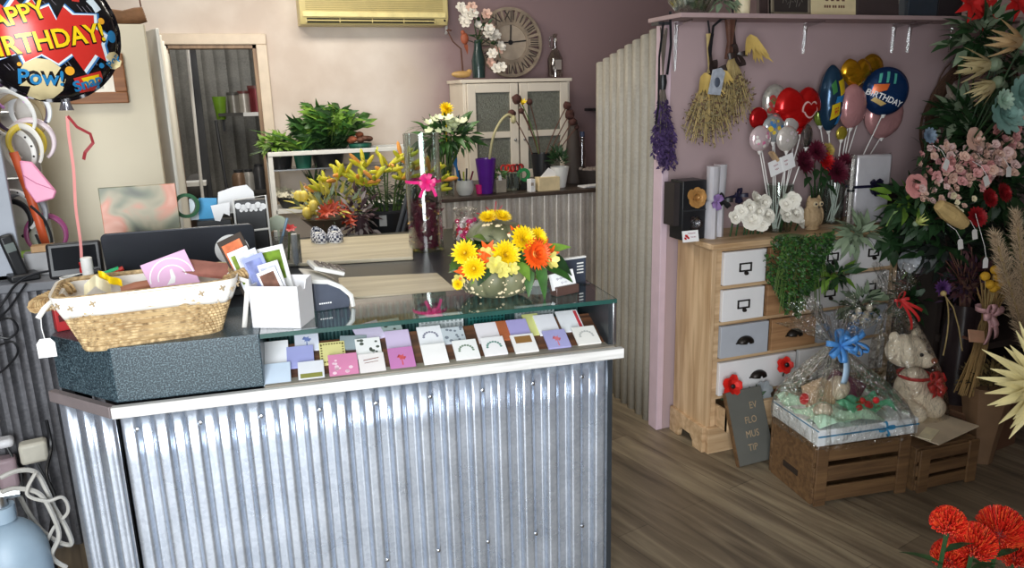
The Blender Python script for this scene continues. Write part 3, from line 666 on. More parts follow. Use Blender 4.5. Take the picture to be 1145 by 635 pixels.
# white card box of brochures
a_, b_ = Z(282.6, 366.5, CZ), Z(336, 367, CZ)
rz = math.atan2((b_-a_).y, (b_-a_).x)
m_bx = mat('box_white', (243, 243, 246), .6, var=.01)
bx = thing('brochure_box', 'open white card box holding brochures on the counter', 'box', (a_.x, a_.y, CZ), rz)
bw, bd, bh = (b_-a_).length, (Z(353, 354.6, CZ)-b_).length, .112
s = MB(); s.box((bw/2, .001, bh/2), (bw, .002, bh)); s.box((bw/2, bd, bh/2+.004), (bw, .002, bh+.008)); s.box((0.001, bd/2, bh/2), (.002, bd, bh)); s.box((bw/2, bd/2, .002), (bw, bd, .002)); s.build('box', m_bx, bx, smooth=0)
s = MB(); poly = [(0, 0), (bd, 0), (bd, bh+.008), (bd*.62, bh+.004), (bd*.5, bh*.84), (bd*.33, bh*.86), (bd*.22, bh), (0, bh)]; s.prism(poly, -.001, .001); s.xf(Matrix(((0, 0, 1, bw), (1, 0, 0, 0), (0, 1, 0, 0), (0, 0, 0, 1)))); s.build('cut_side', m_bx, bx, smooth=0)
def brochure(dx, dy, w_, h, lean, roll, cols, label, name='brochure'):
    q = Matrix.Rotation(rz, 3, 'Z') @ V((dx, dy, 0)); t = thing(name, label, 'brochure', V((a_.x, a_.y, CZ+.004))+q, rz, 'brochures in the white box')
    M = Matrix.Rotation(rad(lean), 4, 'X') @ Matrix.Rotation(rad(roll), 4, 'Y')
    s = MB(); s.box((0, 0, h/2), (w_, .003, h)); s.xf(M); s.build('sheet', mat('br_%d%d%d' % cols[0], cols[0], .35, var=.03), t, smooth=0)
    s = MB(); f = lambda x, z: M @ V((x, -.0022, z)); decal(s, [[(-w_*.4, h*.55), (w_*.36, h*.55), (w_*.36, h*.94), (-w_*.4, h*.94)]], f, step=1); s.build('picture', mat('br_%d%d%d' % cols[1], cols[1], .35, var=.3, scale=40), t, smooth=0)
    if len(cols) > 2: s = MB(); f = lambda x, z: M @ V((x, -.0022, z)); decal(s, [[(-w_*.4, h*(.12+.09*i)), (w_*.3, h*(.12+.09*i)), (w_*.3, h*(.15+.09*i)), (-w_*.4, h*(.15+.09*i))] for i in range(4)], f, step=1); s.build('text_lines', mat('br_%d%d%d' % cols[2], cols[2], .5), t, smooth=0)
brochure(.018, .07, .075, 0.244, -4, -24, ((70, 62, 56), (214, 120, 80)), 'tall dark brochure with an orange photo, leaning left in the white box')
brochure(.022, .058, .06, 0.207, -4, -22, ((236, 238, 242), (130, 150, 60)), 'white leaflet with a green picture strip, leaning left in the white box')
brochure(.040, .050, .06, 0.201, -4, -20, ((226, 232, 246), (200, 206, 226)), 'plain bluish white leaflet in the middle of the white box')
brochure(.056, .044, .06, 0.189, -4, -20, ((160, 170, 214), (130, 140, 190)), 'narrow periwinkle leaflet edge in the white box')
brochure(.070, .068, .075, 0.201, -6, -12, ((240, 240, 238), (110, 140, 40), (150, 150, 150)), 'white brochure with a leafy green photo at its top in the white box')
brochure(.084, .034, .058, 0.168, -4, -16, ((232, 232, 238), (196, 200, 214)), 'short plain white leaflet at the right of the white box')
brochure(.094, .022, .055, 0.156, -5, -22, ((244, 244, 246), (120, 84, 70)), 'white leaflet with a brown picture, rightmost in the white box')

# grey and white receipt machine on the glass
a_ = Z(352, 352, CZ); em = thing('label_printer', 'white and dark grey wedge-shaped machine beside the brochure box', 'machine', (a_.x+.025, a_.y+.03, CZ), rad(6))
prof = [(-.02, 0), (.078, 0), (.08, .02), (.072, .042), (.04, .072), (-.02, .088)]
s = MB(); s.prism(prof, 0, .15); s.xf(Matrix(((1, 0, 0, 0), (0, 0, 1, 0), (0, 1, 0, 0), (0, 0, 0, 1)))); s.build('body', mat('machine_grey', (72, 78, 92), .35), em, bevel=.004)
s = MB(); s.tube([(-.03, -.003, .091), (.02, -.003, .083), (.055, -.003, .064), (.082, -.003, .036), (.086, -.003, .004)], .0055, 6); s.grid(lambda u, v: V((-.03+.1*u, -.004+.16*v, .095-.03*u*u-.012*u)), 8, 2); s.build('cover', m_white, em, solid=.003)
s = MB(); s.box((.005, .10, .108), (.09, .11, .012)); s.xf(Matrix.Rotation(rad(18), 4, 'Y')); s.build('keypad', m_white, em, bevel=.003)
s = MB()
for i in range(4):
    for j in range(3): s.box((-.02+.022*i, .07+.026*j, .117), (.013, .016, .006))
s.xf(Matrix.Rotation(rad(18), 4, 'Y')); s.build('key', mat('key_grey', (120, 110, 104), .5), em, bevel=.001)
s = MB(); [s.box((-.006+.006*i, -.0008, .022), (.004, .0008, .004)) for i in range(6)]; s.build('badge', m_paper, em, smooth=0)

# black paper holder with doily, folders
c = P(262, 240, 2.75)
hd = thing('document_holder', 'black and white wire-edged document holder on the bench behind the laptop', 'holder', (c.x-.01, 2.75, BZ), rad(-3))
hz = P(262, 217, 2.75).z-BZ
s = MB(); s.box((-.055, 0, hz*.36), (.11, .05, hz*.72)); s.box((.065, .02, hz*.46), (.10, .05, hz*.92)); s.build('box', m_black, hd, bevel=.003)
s = MB(); s.tube([(.012, -.01, .0), (.012, -.01, hz*.93), (.118, -.01, hz*.97), (.122, -.01, .0)], .0035, 6); s.tube([(.012, -.01, hz*.55), (.12, -.01, hz*.57)], .004, 6); s.box((-.06, -.03, hz*.42), (.11, .006, .02)); s.build('frame', m_white, hd)
s = MB(); f = lambda a, b: V((.066+a, -.0075, hz*.86+b))
for i in range(6): decal(s, [disc(-.04+.016*i, -.006*(i % 2), .011, 10)], f, step=1)
for i in range(5): decal(s, [disc(-.032+.016*i, -.016, .006, 8)], f, step=1)
s.build('scalloped_print', m_paper, hd, smooth=0)
def sheetthing(name, label, cat, c, pts, m, th=.001):
    t = thing(name, label, cat, c); s = MB(); n = len(pts); s.prism(pts, -th/2, th/2); s.xf(Matrix.Rotation(PI/2, 4, 'X')); s.build('sheet', m, t, smooth=0); return t
c = P(262, 222, 2.79); sheetthing('paper_sheet', 'crumpled white paper standing up in the document holder', 'paper', c, [(-.06, -.05), (.07, -.05), (.065, .02), (.045, .045), (-.0, .04), (-.05, .025)], m_paper)
c = P(247, 236, 2.71); sheetthing('paper_card', 'small white notched card clipped to the front of the document holder', 'card', c, [(-.03, .02), (.03, .028), (.026, -.018), (.008, -.008), (-.006, -.034), (-.022, -.03)], m_paper)
c = P(230, 226, 2.78); sheetthing('blue_card', 'bright blue card standing in the document holder', 'card', c, [(-.028, -.06), (.034, -.06), (.036, .012), (-.02, .016)], mat('card_blue', (50, 150, 200), .5))
c = P(218, 226, 2.785); sheetthing('pale_card', 'pale blue-white card beside the bright blue card', 'card', c, [(-.02, -.06), (.02, -.06), (.022, .01), (-.018, .012)], mat('card_paleblue', (206, 220, 226), .5))
c = P(208, 230, 2.74); t = thing('tape_roll', 'green roll of florist tape beside the document holder', 'tape roll', (c.x, c.y, c.z)); s = MB()
s.lathe([(.030, -.012), (.041, -.012), (.041, .012), (.030, .012), (.030, -.012)], n=28, cap=False, rot=frame((.25, -1, .1))); s.build('tape', mat('tape_green', (38, 92, 58), .4), t)
# acrylic pen pot with pencil and mint paddles
c = Z(318, 300, BZ); pp = thing('acrylic_pen_pot', 'square clear acrylic pen pot on the bench behind the brochures', 'pen pot', (c.x, c.y+.05, BZ), rad(10))
s = MB(); q = .055
for dx, dy, r_ in ((0, -q, 0), (0, q, 0), (-q, 0, 1), (q, 0, 1)): s.box((dx, dy, .06), ((.003, 2*q, .12) if r_ else (2*q, .003, .12)))
s.box((0, 0, .003), (2*q, 2*q, .004)); s.build('pot', clear('smoky_acrylic', (226, 229, 233), .08, .04, edge=.7), pp, smooth=0)
def inpot(name, label, cat, pts, r, m, head=None):
    t = thing(name, label, cat, (c.x, c.y+.05, BZ+.006)); s = MB(); s.tube(pts, r, 8); s.build('shaft', m, t)
    if head: hm, hb = head; hb.build('head', hm, t)
inpot('blue_pen', 'slim blue-grey pen leaning in the acrylic pot', 'pen', [(-.03, -.01, 0), (.03, .0, .17)], .005, mat('pen_steelblue', (120, 150, 176), .3))
inpot('white_tube', 'white glue tube standing at the right of the acrylic pot', 'tube', [(.045, -.035, 0), (.045, -.035, .115)], .011, m_white)
for i, (dx, dz) in enumerate(((-.05, .14), (-.005, .15))):
    hb = MB(); hb.ell((dx, .03, dz), (.034, .004, .028), 16, 8)
    inpot('paddle', ['pale mint oval paddle, left of two in the acrylic pot', 'pale mint oval paddle, right of two in the acrylic pot'][i], 'paddle', [(dx*.6, .03, 0), (dx, .03, dz-.02)], .004, mat('mint_pale', (200, 212, 190), .5), (mat('mint_pale', (200, 212, 190), .5), hb))
inpot('red_flower_pen', 'small orange-red flower pen in the acrylic pot', 'pen', [(.02, .03, 0), (.035, .03, .12)], .004, m_stem, (m_red, (lambda hb: (bloom_open(hb, (.036, .03, .122), (0, -.5, 1), .026, 7, .6), hb)[1])(MB())))
# pair of checked slippers
m_chk = None
def check():
    m, N, L, B = nt('gingham_navy'); tc = N.new('ShaderNodeTexCoord'); ck = N.new('ShaderNodeTexChecker'); ck.inputs['Scale'].default_value = 95
    ck.inputs[1].default_value = lin((58, 66, 92)); ck.inputs[2].default_value = lin((226, 228, 234)); L.new(tc.outputs['Object'], ck.inputs[0]); L.new(ck.outputs[0], B.inputs['Base Color']); B.inputs['Roughness'].default_value = .8; return m
m_chk = check()
for i, (px, py, rzz) in enumerate(((357, 270, .5), (375, 269, .3))):
    c = Z(px, py, CZ); t = thing('baby_shoe', ['checked navy and white baby shoe, left of the pair on the pale board', 'checked navy and white baby shoe, right of the pair on the pale board'][i], 'shoe', (c.x, c.y, CZ), rzz-1.9, 'pair of checked baby shoes')
    s = MB()
    def fn(u, v):
        a = u*2*PI; l = .058*math.cos(a); wd = .029*math.sin(a)*(1+.12*math.cos(a)); h = [0, .012, .030, .043, .040][v_] if False else 0
        k = [1, 1.08, 1.05, .82, .62][int(round(v*4))]; zz = [0, .01, .025, .038, .041][int(round(v*4))]*(1.1-.25*math.cos(a))
        return V((l*k-(.018*v if v > .6 else 0), wd*k, zz))
    s.grid(fn, 24, 4, wrap=True); s.grid(lambda u, v: V((.058*math.cos(u*2*PI)*(1-v*.98), .029*math.sin(u*2*PI)*(1-v*.98), .001)), 24, 1, wrap=True); s.ell((.028, 0, .022), (.032, .026, .018), 14, 8); s.build('upper', m_chk, t, solid=.003)
    s = MB(); s.prism([(.063*math.cos(a), .031*math.sin(a)*(1+.1*math.cos(a))) for a in [2*PI*k/24 for k in range(24)]], -.001, .004); s.build('sole', m_white, t)
    s = MB(); s.ell((-.02, 0, .03), (.03, .02, .008), 14, 6); s.build('insole', m_white, t)

# tall cylinder vase of dried petals with pink bow
c = Z(480, 281, BZ); vr = 19.5*sc(c); vh = P(480, 149, c.y).z-BZ
vs = thing('cylinder_vase', 'tall clear glass cylinder vase half filled with dark petals and tied with a pink bow', 'vase', (c.x, c.y+vr*.6, BZ))
s = MB(); s.lathe([(0, 0), (vr, 0), (vr, vh), (vr-.004, vh), (vr-.004, .012), (0, .012)], n=40); s.build('glass', clear('cylinder_glass', (240, 245, 243), .08, .02, edge=.8), vs)
s = MB(); RN.seed(5)
for i in range(330):
    a = RN.random()*2*PI; r_ = (vr-.010)*math.sqrt(RN.uniform(.45, 1)); z = .02+RN.random()*vh*.40
    s.leaf((r_*math.cos(a), r_*math.sin(a), z), rdir(), .026, .02, up=rdir(), n=2, mi=(0 if RN.random() < .86 else (1 if RN.random() < .6 else 2)))
s.lathe([(0, .014), (vr-.02, .014), (vr-.02, vh*.4), (0, vh*.42)], n=16); o = s.build('petals', [m_wine, mat('petal_gold_dry', (196, 150, 80), .6), mat('petal_white_dry', (222, 210, 200), .6)], vs); o['label'] = 'dark dried petals with a few gold and white ones'
m_pk = mat('ribbon_hot_pink', (232, 44, 130), .4, var=.08)
s = MB(); bz = vh*.60; s.lathe([(vr+.001, bz-.006), (vr+.002, bz), (vr+.001, bz+.006)], n=40, cap=False); bow(s, (-.003, -vr-.004, bz), (-.1, -1, .15), .034, loops=9, wid=.5)
for dx in (-.035, .03): ribbon(s, [(0, -vr-.004, bz), (dx*.6, -vr-.012, bz-.025), (dx, -vr-.008, bz-.055)], .012, (0, 1, 0))
s.build('bow', m_pk, vs)
# small cellophane gift bag behind the vase
c = P(515, 290, 3.05); t = thing('gift_bag', 'small clear bag of pink and white sweets between the vase and the pumpkin', 'bag', (c.x, 2.95, BZ)); s = MB()
s.lathe([(0, 0), (.05, 0), (.055, .05), (.05, .09), (.034, .12), (.05, .15)], n=20, fn=lambda a, i: 1+.06*math.sin(6*a+i)); s.build('wrap', m_cello, t)
s = MB()
for i in range(46): d = rdir(); s.ell((d.x*.036, d.y*.036, .02+RN.random()*.085), .010, 7, 5, mi=RN.choice((0, 1, 1, 2, 2)))
s.build('sweets', [m_red, mat('sweet_white', (236, 224, 224), .5), m_pk], t)

# flower-filled pumpkin
c = Z(566, 337, CZ); px_ = sc(c); pk = thing('pumpkin_arrangement', 'grey-green pumpkin with lifted lid filled with yellow and orange flowers on the glass counter top', 'flower arrangement', (c.x, c.y+.085, CZ), rad(-4)); RN.seed(21)
m_pump = mat('pumpkin_skin', (88, 94, 66), .55, var=.25, scale=12, col2=(132, 132, 100)); m_spot = mat('pumpkin_spot', (232, 214, 176), .6)
rib = lambda a: 1-.10*(1-abs(math.cos(a*5)))**1.5
PR = 47*px_
def pump(a, ph): r_ = PR*math.sin(ph)**.8*rib(a); return V((r_*math.cos(a), r_*math.sin(a), .066-.068*math.cos(ph)))
s = MB(); s.grid(lambda u, v: pump(u*2*PI, .02+v*PI*.62), 80, 14, wrap=True); s.build('pumpkin', m_pump, pk)
s = MB()
for i in range(80):
    a = RN.uniform(PI*.95, PI*2.05); ph = RN.uniform(.6, 1.75); r_ = RN.choice((.0022, .003, .0045, .006)); q = pump(a, ph)
    n_ = V((q.x, q.y, (q.z-.066)*.9)).normalized(); s.ell(q+n_*.0006, (r_, r_*RN.uniform(.6, 1), .0012), 7, 4, frame(n_))
s.build('spots', m_spot, pk)
LID = V((.018, .005, .168)); LR = .102
def lid(a, ph): r_ = LR*math.sin(ph)*rib(a); return Matrix.Rotation(rad(7), 3, 'Y') @ V((r_*math.cos(a), r_*math.sin(a), .056*math.cos(ph)-.012*math.exp(-(ph/.35)**2)))+LID
s = MB(); s.grid(lambda u, v: lid(u*2*PI, .02+v*1.55), 80, 10, wrap=True); s.grid(lambda u, v: lid(u*2*PI, 1.57)*(1-v)+LID*v, 40, 2, wrap=True); o = s.build('lid', m_pump, pk)
s = MB()
for i in range(12): a = RN.uniform(PI, 2*PI); ph = RN.uniform(.5, 1.45); q = lid(a, ph); n_ = (q-LID).normalized(); r_ = RN.choice((.003, .005, .008)); s.ell(q+n_*.0006, (r_, r_*.8, .0014), 7, 4, frame(n_))
s.build('lid_spots', m_spot, pk)
tp = lid(0, .02)+V((-.03, -.025, .016))
for dx, dy in ((-.022, -.012), (.018, -.015), (0, .014)):
    s = MB(); bloom_mum(s, tp+V((dx, dy, .008)), (dx*8, dy*10-.3, 1), .031, 5, 18); s.build('yellow_flower', m_yel, pk)
s = MB()
for dx, dz in ((-.045, .025), (.005, .055), (.02, .042), (-.02, .04)): s.tube([tp, tp+V((dx*.5, 0, dz*.6)), tp+V((dx*1.2, 0, dz))], .0012, 5)
s.build('red_wire', mat('wire_red', (170, 24, 50), .4), pk)
def fl(px, py, kind, r, mname, dy=0, di=None):
    r *= 1.12
    q = P(px, py, c.y+dy) - V((c.x, c.y+.085, CZ)); q = Matrix.Rotation(rad(4), 3, 'Z') @ q
    d = V(di) if di else V((q.x*3, -.9, (q.z-.10)*3+.15)); s = MB()
    if kind == 'mum': bloom_mum(s, q, d, r, 6, 20, ci=1); s.build('yellow_flower', [m_yel, mat('flower_eye', (196, 170, 30), .6)], pk)
    if kind == 'gerb': bloom_mum(s, q, d, r, 4, 30, ci=1, w=.24); s.build('orange_gerbera', [m_or, mat('gerbera_eye', (230, 150, 50), .6)], pk)
    if kind == 'alst': bloom_open(s, q, d, r, 6, .62, 48, ci=None); s.build('pale_lily', mat('petal_limey', (216, 206, 110), .5, var=.2, scale=40), pk)
    if kind == 'red': bloom_open(s, q, d, r, 6, .5, 40); s.build('orange_lily', m_or if mname else m_red, pk)
for a in ((520, 283, 'mum', .036, 0, -.0), (537, 292, 'red', .03, 1, -.01), (530, 300, 'mum', .033, 0, -.03), (545, 281, 'red', .034, 1, .0), (520, 303, 'red', .03, 1, .0), (514, 313, 'alst', .022, 0, 0), (512, 318, 'mum', .015, 0, -.01), (519, 291, 'red', .03, 1, .02),
          (553, 296, 'alst', .03, 0, -.03), (543, 285, 'alst', .026, 0, 0), (565, 285, 'mum', .040, 0, -.02), (561, 302, 'alst', .026, 0, -.04), (556, 282, 'alst', .028, 0, -.0), (584, 268, 'mum', .038, 0, -.01), (600, 266, 'mum', .03, 0, .0), (575, 262, 'red', .028, 1, .02), (598, 284, 'gerb', .044, 0, -.03),
          (614, 284, 'red', .028, 1, .01), (613, 291, 'alst', .03, 0, -.0), (572, 300, 'alst', .022, 0, -.04), (608, 275, 'red', .024, 1, .02)): fl(*a)
def fol(px, py, L, W, di, m, dy=0, nm='leaf'):
    q = Matrix.Rotation(rad(4), 3, 'Z') @ (P(px, py, c.y+dy)-V((c.x, c.y+.085, CZ))); s = MB(); s.leaf(q, di, L, W, up=(0, -.6, 1), bend=.3, n=5); s.build(nm, m, pk)
for px, py, L, W, di, m, dy in ((545, 298, .06, .045, (-.6, -.5, -.6), m_dgreen, .0), (575, 296, .075, .05, (-.2, -.5, -.8), m_lime, .01), (603, 296, .10, .035, (.1, -.5, -.9), m_green, .0), (606, 292, .11, .06, (.9, -.3, -.4), m_green, .02), (617, 288, .08, .05, (.8, -.3, -.5), m_dgreen, .02), (578, 290, .07, .05, (.4, -.6, -.6), m_lime, .0), (545, 270, .06, .04, (-.5, -.5, .5), m_lime, .02), (520, 290, .09, .05, (-.4, -.6, .1), m_green, .03), (570, 275, .06, .05, (.2, -.6, .2), m_green, .02), (590, 300, .08, .035, (-.1, -.6, -.8), m_green, .0), (612, 280, .07, .04, (.9, -.2, .3), m_lime, .03), (558, 275, .07, .04, (-.3, -.5, .6), m_sage, .02)): fol(px, py, L, W, di, m, dy)
s = MB(); bush(s, (0, -.0, .105), (.10, .085, .045), 260, .05, .026, 0, .1, .3, .5, -.5, 1); s.build('filler_foliage', [m_green, m_lime], pk)

# business cards, stand, white dish
c = Z(636, 331, CZ); t = thing('business_card_holder', 'small brown holder of white business cards at the right end of the glass top', 'card holder', (c.x, c.y+.03, CZ), rad(14))
s = MB(); s.box((0, 0, .014), (.085, .034, .028)); s.build('holder', mat('holder_brown', (88, 66, 60), .35), t, bevel=.003)
k = thing('business_cards', 'stack of white business cards with grey script in the brown holder', 'business card', (c.x, c.y+.03, CZ), rad(14)); s = MB(); M = Matrix.Translation((-.004, -.003, .022)) @ Matrix.Rotation(rad(-16), 4, 'X') @ Matrix.Rotation(rad(-4), 4, 'Y')
s.box((0, 0, .022), (.083, .012, .048)); s.xf(M); s.build('stack', m_paper, k, smooth=0); s = MB(); [s.tube([M @ V((x0+.0008*i, -.0066, z0+.0028*math.sin(i*1.3)*(1+.6*math.sin(i*.37)))) for i in range(n_)], w_, 4) for x0, z0, n_, w_ in ((-.026, .028, 60, .0006), (-.012, .014, 30, .0004))]; s.build('script', mat('script_grey', (150, 146, 160), .6), k, smooth=0)
c = Z(648, 322, CZ); t = thing('sign_stand', 'dark framed notice with a white top edge behind the business cards', 'sign', (c.x, c.y+.06, CZ), rad(8))
s = MB(); s.box((0, 0, .04), (.10, .012, .08)); s.build('panel', mat('notice_slate', (62, 68, 80), .3), t, bevel=.002); s = MB(); s.box((0, -.001, .082), (.10, .012, .005)); s.build('top_edge', m_white, t); s = MB(); [s.box((.028, -.0065, .064-.010*i), (.024, .001, .004)) for i in range(4)]; s.build('print_lines', m_white, t, smooth=0); s = MB(); s.box((0, .0, .002), (.10, .06, .004)); s.build('foot', m_clear, t)
c = Z(607, 322, CZ); t = thing('white_dish', 'small white dish of shells behind the pumpkin leaves', 'dish', (c.x, c.y+.06, CZ)); s = MB(); s.lathe([(0, .0), (.03, 0), (.045, .022), (.043, .023), (.028, .004), (0, .004)], n=28); s.build('dish', m_white, t); s = MB(); [s.ell((RN.uniform(-.025, .025), RN.uniform(-.025, .025), .018), (.012, .01, .008), 8, 5) for _ in range(8)]; s.build('shells', m_cream, t)

# ================================================================== LEFT SIDE
c = P(30, 316, 2.92); m_top = mat('bench_grey_edge', (96, 98, 104), .45)
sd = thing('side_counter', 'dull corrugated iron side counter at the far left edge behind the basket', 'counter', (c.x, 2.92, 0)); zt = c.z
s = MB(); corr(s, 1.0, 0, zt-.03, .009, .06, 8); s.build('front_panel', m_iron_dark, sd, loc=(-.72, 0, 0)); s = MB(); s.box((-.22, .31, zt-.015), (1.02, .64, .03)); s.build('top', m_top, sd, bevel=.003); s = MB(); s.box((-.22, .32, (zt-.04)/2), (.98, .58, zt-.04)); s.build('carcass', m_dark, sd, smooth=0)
def onside(px, py, y=3.05): return P(px, py, y)
# phone, papers
c = P(22, 306, 2.98); t = thing('cordless_phone', 'black cordless phone standing in its cradle at the left edge', 'phone', (c.x+.01, 2.98, zt), .4); s = MB(); s.box((0, 0, .012), (.09, .08, .024)); s.build('cradle', m_black, t, bevel=.006); s = MB(); s.box((0, 0, .085), (.042, .026, .16)); s.xf(Matrix.Rotation(rad(-12), 4, 'Y')); s.build('handset', m_black, t, bevel=.009); s = MB(); s.box((.0, -.0135, .12), (.03, .002, .03)); s.xf(Matrix.Rotation(rad(-12), 4, 'Y')); s.build('display', mat('lcd_grey', (110, 118, 116), .2), t)
c = P(24, 290, 3.25); t = thing('paper_pile', 'loose pile of white and lime green papers behind the cordless phone', 'papers', (c.x, 3.25, zt), .2); s = MB(); [s.box((RN.uniform(-.01, .01), RN.uniform(-.01, .01), .004+.008*i), (.26, .18, .007), RN.uniform(-.2, .2)) for i in range(5)]; s.build('sheets', m_paper, t, smooth=0); s = MB(); s.box((.05, 0, .046), (.14, .10, .008), .3); s.build('green_sheet', mat('paper_lime', (170, 220, 90), .6), t, smooth=0)
c = P(48, 302, 3.05); t = thing('grey_carton', 'small grey carton with a kraft brown lid beside the cordless phone', 'box', (c.x, 3.06, zt), .1); s = MB(); s.box((0, 0, .04), (.10, .06, .08)); s.build('box', mat('carton_grey', (150, 150, 152), .6), t, bevel=.002); s = MB(); s.box((.01, 0, .092), (.07, .05, .022)); s.build('lid', mat('kraft', (176, 140, 100), .7), t, bevel=.002)
def cable(name, label, pts, r, m): t = thing(name, label, 'cable', pts[0]); s = MB(); s.tube([V(q)-V(pts[0]) for q in pts], r, 6); s.build('cord', m, t); return t
def smooth_path(ps, n=6):
    ps = [V(p) for p in ps]; out = []
    for i in range(len(ps)-1):
        a, b, c_, d = ps[max(i-1, 0)], ps[i], ps[i+1], ps[min(i+2, len(ps)-1)]
        for k in range(n):
            t = k/n; out.append(.5*((2*b)+(c_-a)*t+(2*a-5*b+4*c_-d)*t*t+(3*b-a-3*c_+d)*t*t*t))
    return out+[ps[-1]]
cable('cable', 'black cable drooping from the card machine over the side counter', smooth_path([P(78, 300, 2.62), P(40, 306, 2.78), P(18, 318, 2.86), P(2, 340, 2.88), P(-20, 362, 2.88)]), .004, m_black)
cable('cable', 'looped black cable hanging in front of the side counter at the left edge', smooth_path([P(30, 316, 2.88), P(10, 345, 2.88), P(-4, 358, 2.88), P(12, 356, 2.87), P(20, 368, 2.87), P(10, 378, 2.87), P(-6, 376, 2.87), P(-4, 386, 2.87), P(14, 382, 2.86), P(20, 394, 2.86), P(8, 410, 2.86), P(-6, 420, 2.86)]), .004, m_black)
# display stand with headbands
ga, gb = P(4, 180, 3.0), P(20, 290, 3.0)
gx = ga.x
st = thing('display_stand', 'tall grey display stand with a panelled side at the far left', 'stand', (gx-.28, 3.2, zt))
s = MB(); s.box((.14, -.20, .33), (.28, .02, .66)); s.build('side_panel', mat('panel_bluegrey', (150, 156, 166), .5, var=.05), st, bevel=.003)
bx1 = P(45, 180, 3.32).x-(gx-.28); s = MB(); s.box((bx1-.35, .12, .42), (.70, .02, .84)); s.build('back_board', mat('board_lightgrey', (196, 194, 190), .6), st, bevel=.002); s = MB(); s.box((.05, -.04, .008), (.45, .34, .016)); s.build('base', m_dark, st)
for j, (z_) in enumerate((.80, .56, .32)):
    s = MB(); s.tube([(bx1-.45, .10, z_), (bx1-.05, .10, z_)], .006, 6); s.build('rail', m_steel, st)
def band(px, py, r, col, label, y=3.22, rot=(0.2, 0, 0), w_=.007, dots=None):
    c = P(px, py, y); t = thing('headband', label, 'headband', c, 0, 'headbands on the grey stand'); M = Euler(rot).to_matrix().to_4x4()
    s = MB(); k = 34; pts = [M @ V((r*math.sin(a)*.92, 0, r*math.cos(a))) for a in [-2.5+5.0*i/k for i in range(k+1)]]; s.tube(pts, [w_*(.5+.5*math.sin(PI*i/k)) for i in range(k+1)], 8, flat=1.6); s.build('band', mat('band_%d_%d_%d' % col, col, .35, var=.08), t)
    if dots: s = MB(); [s.ell(pts[i]+V((0, -w_*1.0, 0)), .004, 6, 4) for i in range(3, k-2, 3)]; s.build('dots', dots, t)
for a in [(12, 128, .085, (236, 236, 232), 'white headband at the top left of the grey stand'), (22, 120, .095, (60, 40, 70), 'dark purple headband just under the big foil balloon'), (24, 132, .08, (190, 170, 130), 'tan headband, top row of the grey stand'), (34, 124, .07, (220, 224, 226), 'thin silver-white headband, right of the top row'),
          (10, 100, .07, (214, 150, 220), 'pale purple headband touching the foil balloon'), (14, 172, .085, (240, 240, 236), 'broad white headband with black spots, second row', 1), (30, 160, .06, (226, 200, 70), 'yellow headband in the second row'), (36, 158, .075, (206, 190, 196), 'pinkish grey headband, right of the second row'), (26, 166, .08, (224, 222, 214), 'off-white headband, middle of the second row'),
          (20, 236, .075, (240, 240, 240), 'white striped headband in the third row', 1), (14, 246, .07, (30, 30, 34), 'black headband in the third row'), (27, 240, .08, (120, 124, 132), 'grey headband behind the striped one in the third row'), (52, 262, .07, (150, 70, 120), 'plum headband low at the right of the stand')]:
    band(*a[:5], y=3.20+.06*RN.random(), rot=(RN.uniform(-.2, .2), RN.uniform(-.4, .4), RN.uniform(-.5, .5)), dots=(m_black if len(a) > 5 else None))
c = P(41, 203, 3.14); t = thing('pouch', 'shiny pale pink flat pouch hanging from the grey stand', 'pouch', c); s = MB(); k = sc(c); pl = [(-13*k, 24*k), (-1*k, 22*k), (18*k, -12*k), (14*k, -20*k), (-4*k, -24*k), (-12*k, -6*k)]; s.prism(pl, -.006, .006); s.xf(Matrix.Rotation(PI/2, 4, 'X')); s.build('pouch', mat('pouch_pink', (226, 144, 178), .3, var=.05), t, bevel=.005); s = MB(); s.tube([(-12*k, -.008, 8*k), (0, -.009, -2*k), (16*k, -.008, -10*k)], .0015, 5); s.build('flap_edge', mat('pouch_edge', (190, 100, 140), .4), t)
c = P(37, 232, 3.17); t = thing('strap', 'orange-brown strap hanging below the pink pouch', 'strap', c); s = MB(); ribbon(s, [(-.03, 0, .20), (-.01, 0, .08), (.01, 0, -.05), (.025, 0, -.19)], .028, (0, 1, 0)); s.build('strap', mat('strap_orange', (196, 84, 44), .5), t, solid=.003)
cable('cord', 'black looped cord at the right edge of the grey stand', smooth_path([P(34, 230, 3.1), P(50, 246, 3.1), P(58, 270, 3.1), P(50, 280, 3.1), P(40, 262, 3.1)]), .005, m_black)

# helium cylinder, hoses and small things at lower left
c = P(8, 600, 2.1); t = thing('gas_cylinder', 'pale blue-grey gas cylinder with a rounded top on the floor at lower left', 'gas cylinder', (c.x, 2.1, 0)); zc = P(10, 572, 2.1).z
s = MB(); rr = 38*sc(c); s.lathe([(0, 0), (rr, 0), (rr, zc-.14)]+[(rr*math.cos(a), zc-.14+.12*math.sin(a)) for a in [PI/2*i/8 for i in range(1, 8)]]+[(.03, zc-.02), (.03, zc+.02), (0, zc+.02)], n=36); s.build('bottle', mat('cylinder_blue', (140, 160, 176), .45, var=.06), t)
s = MB(); s.lathe([(.018, zc), (.018, zc+.05), (0, zc+.05)], n=14); s.tube([(-.04, -.0, zc+.05), (.05, 0, zc+.05)], .013, 8); s.build('valve', m_steel, t)
s = MB(); fz = lambda a, b: V(((rr+.001)*math.sin(a/rr), -(rr+.001)*math.cos(a/rr), zc-.18+b)); decal(s, [disc(0, 0, .04, 20)], fz, step=.02); s.build('label', mat('label_bluewhite', (190, 200, 208), .5), t)
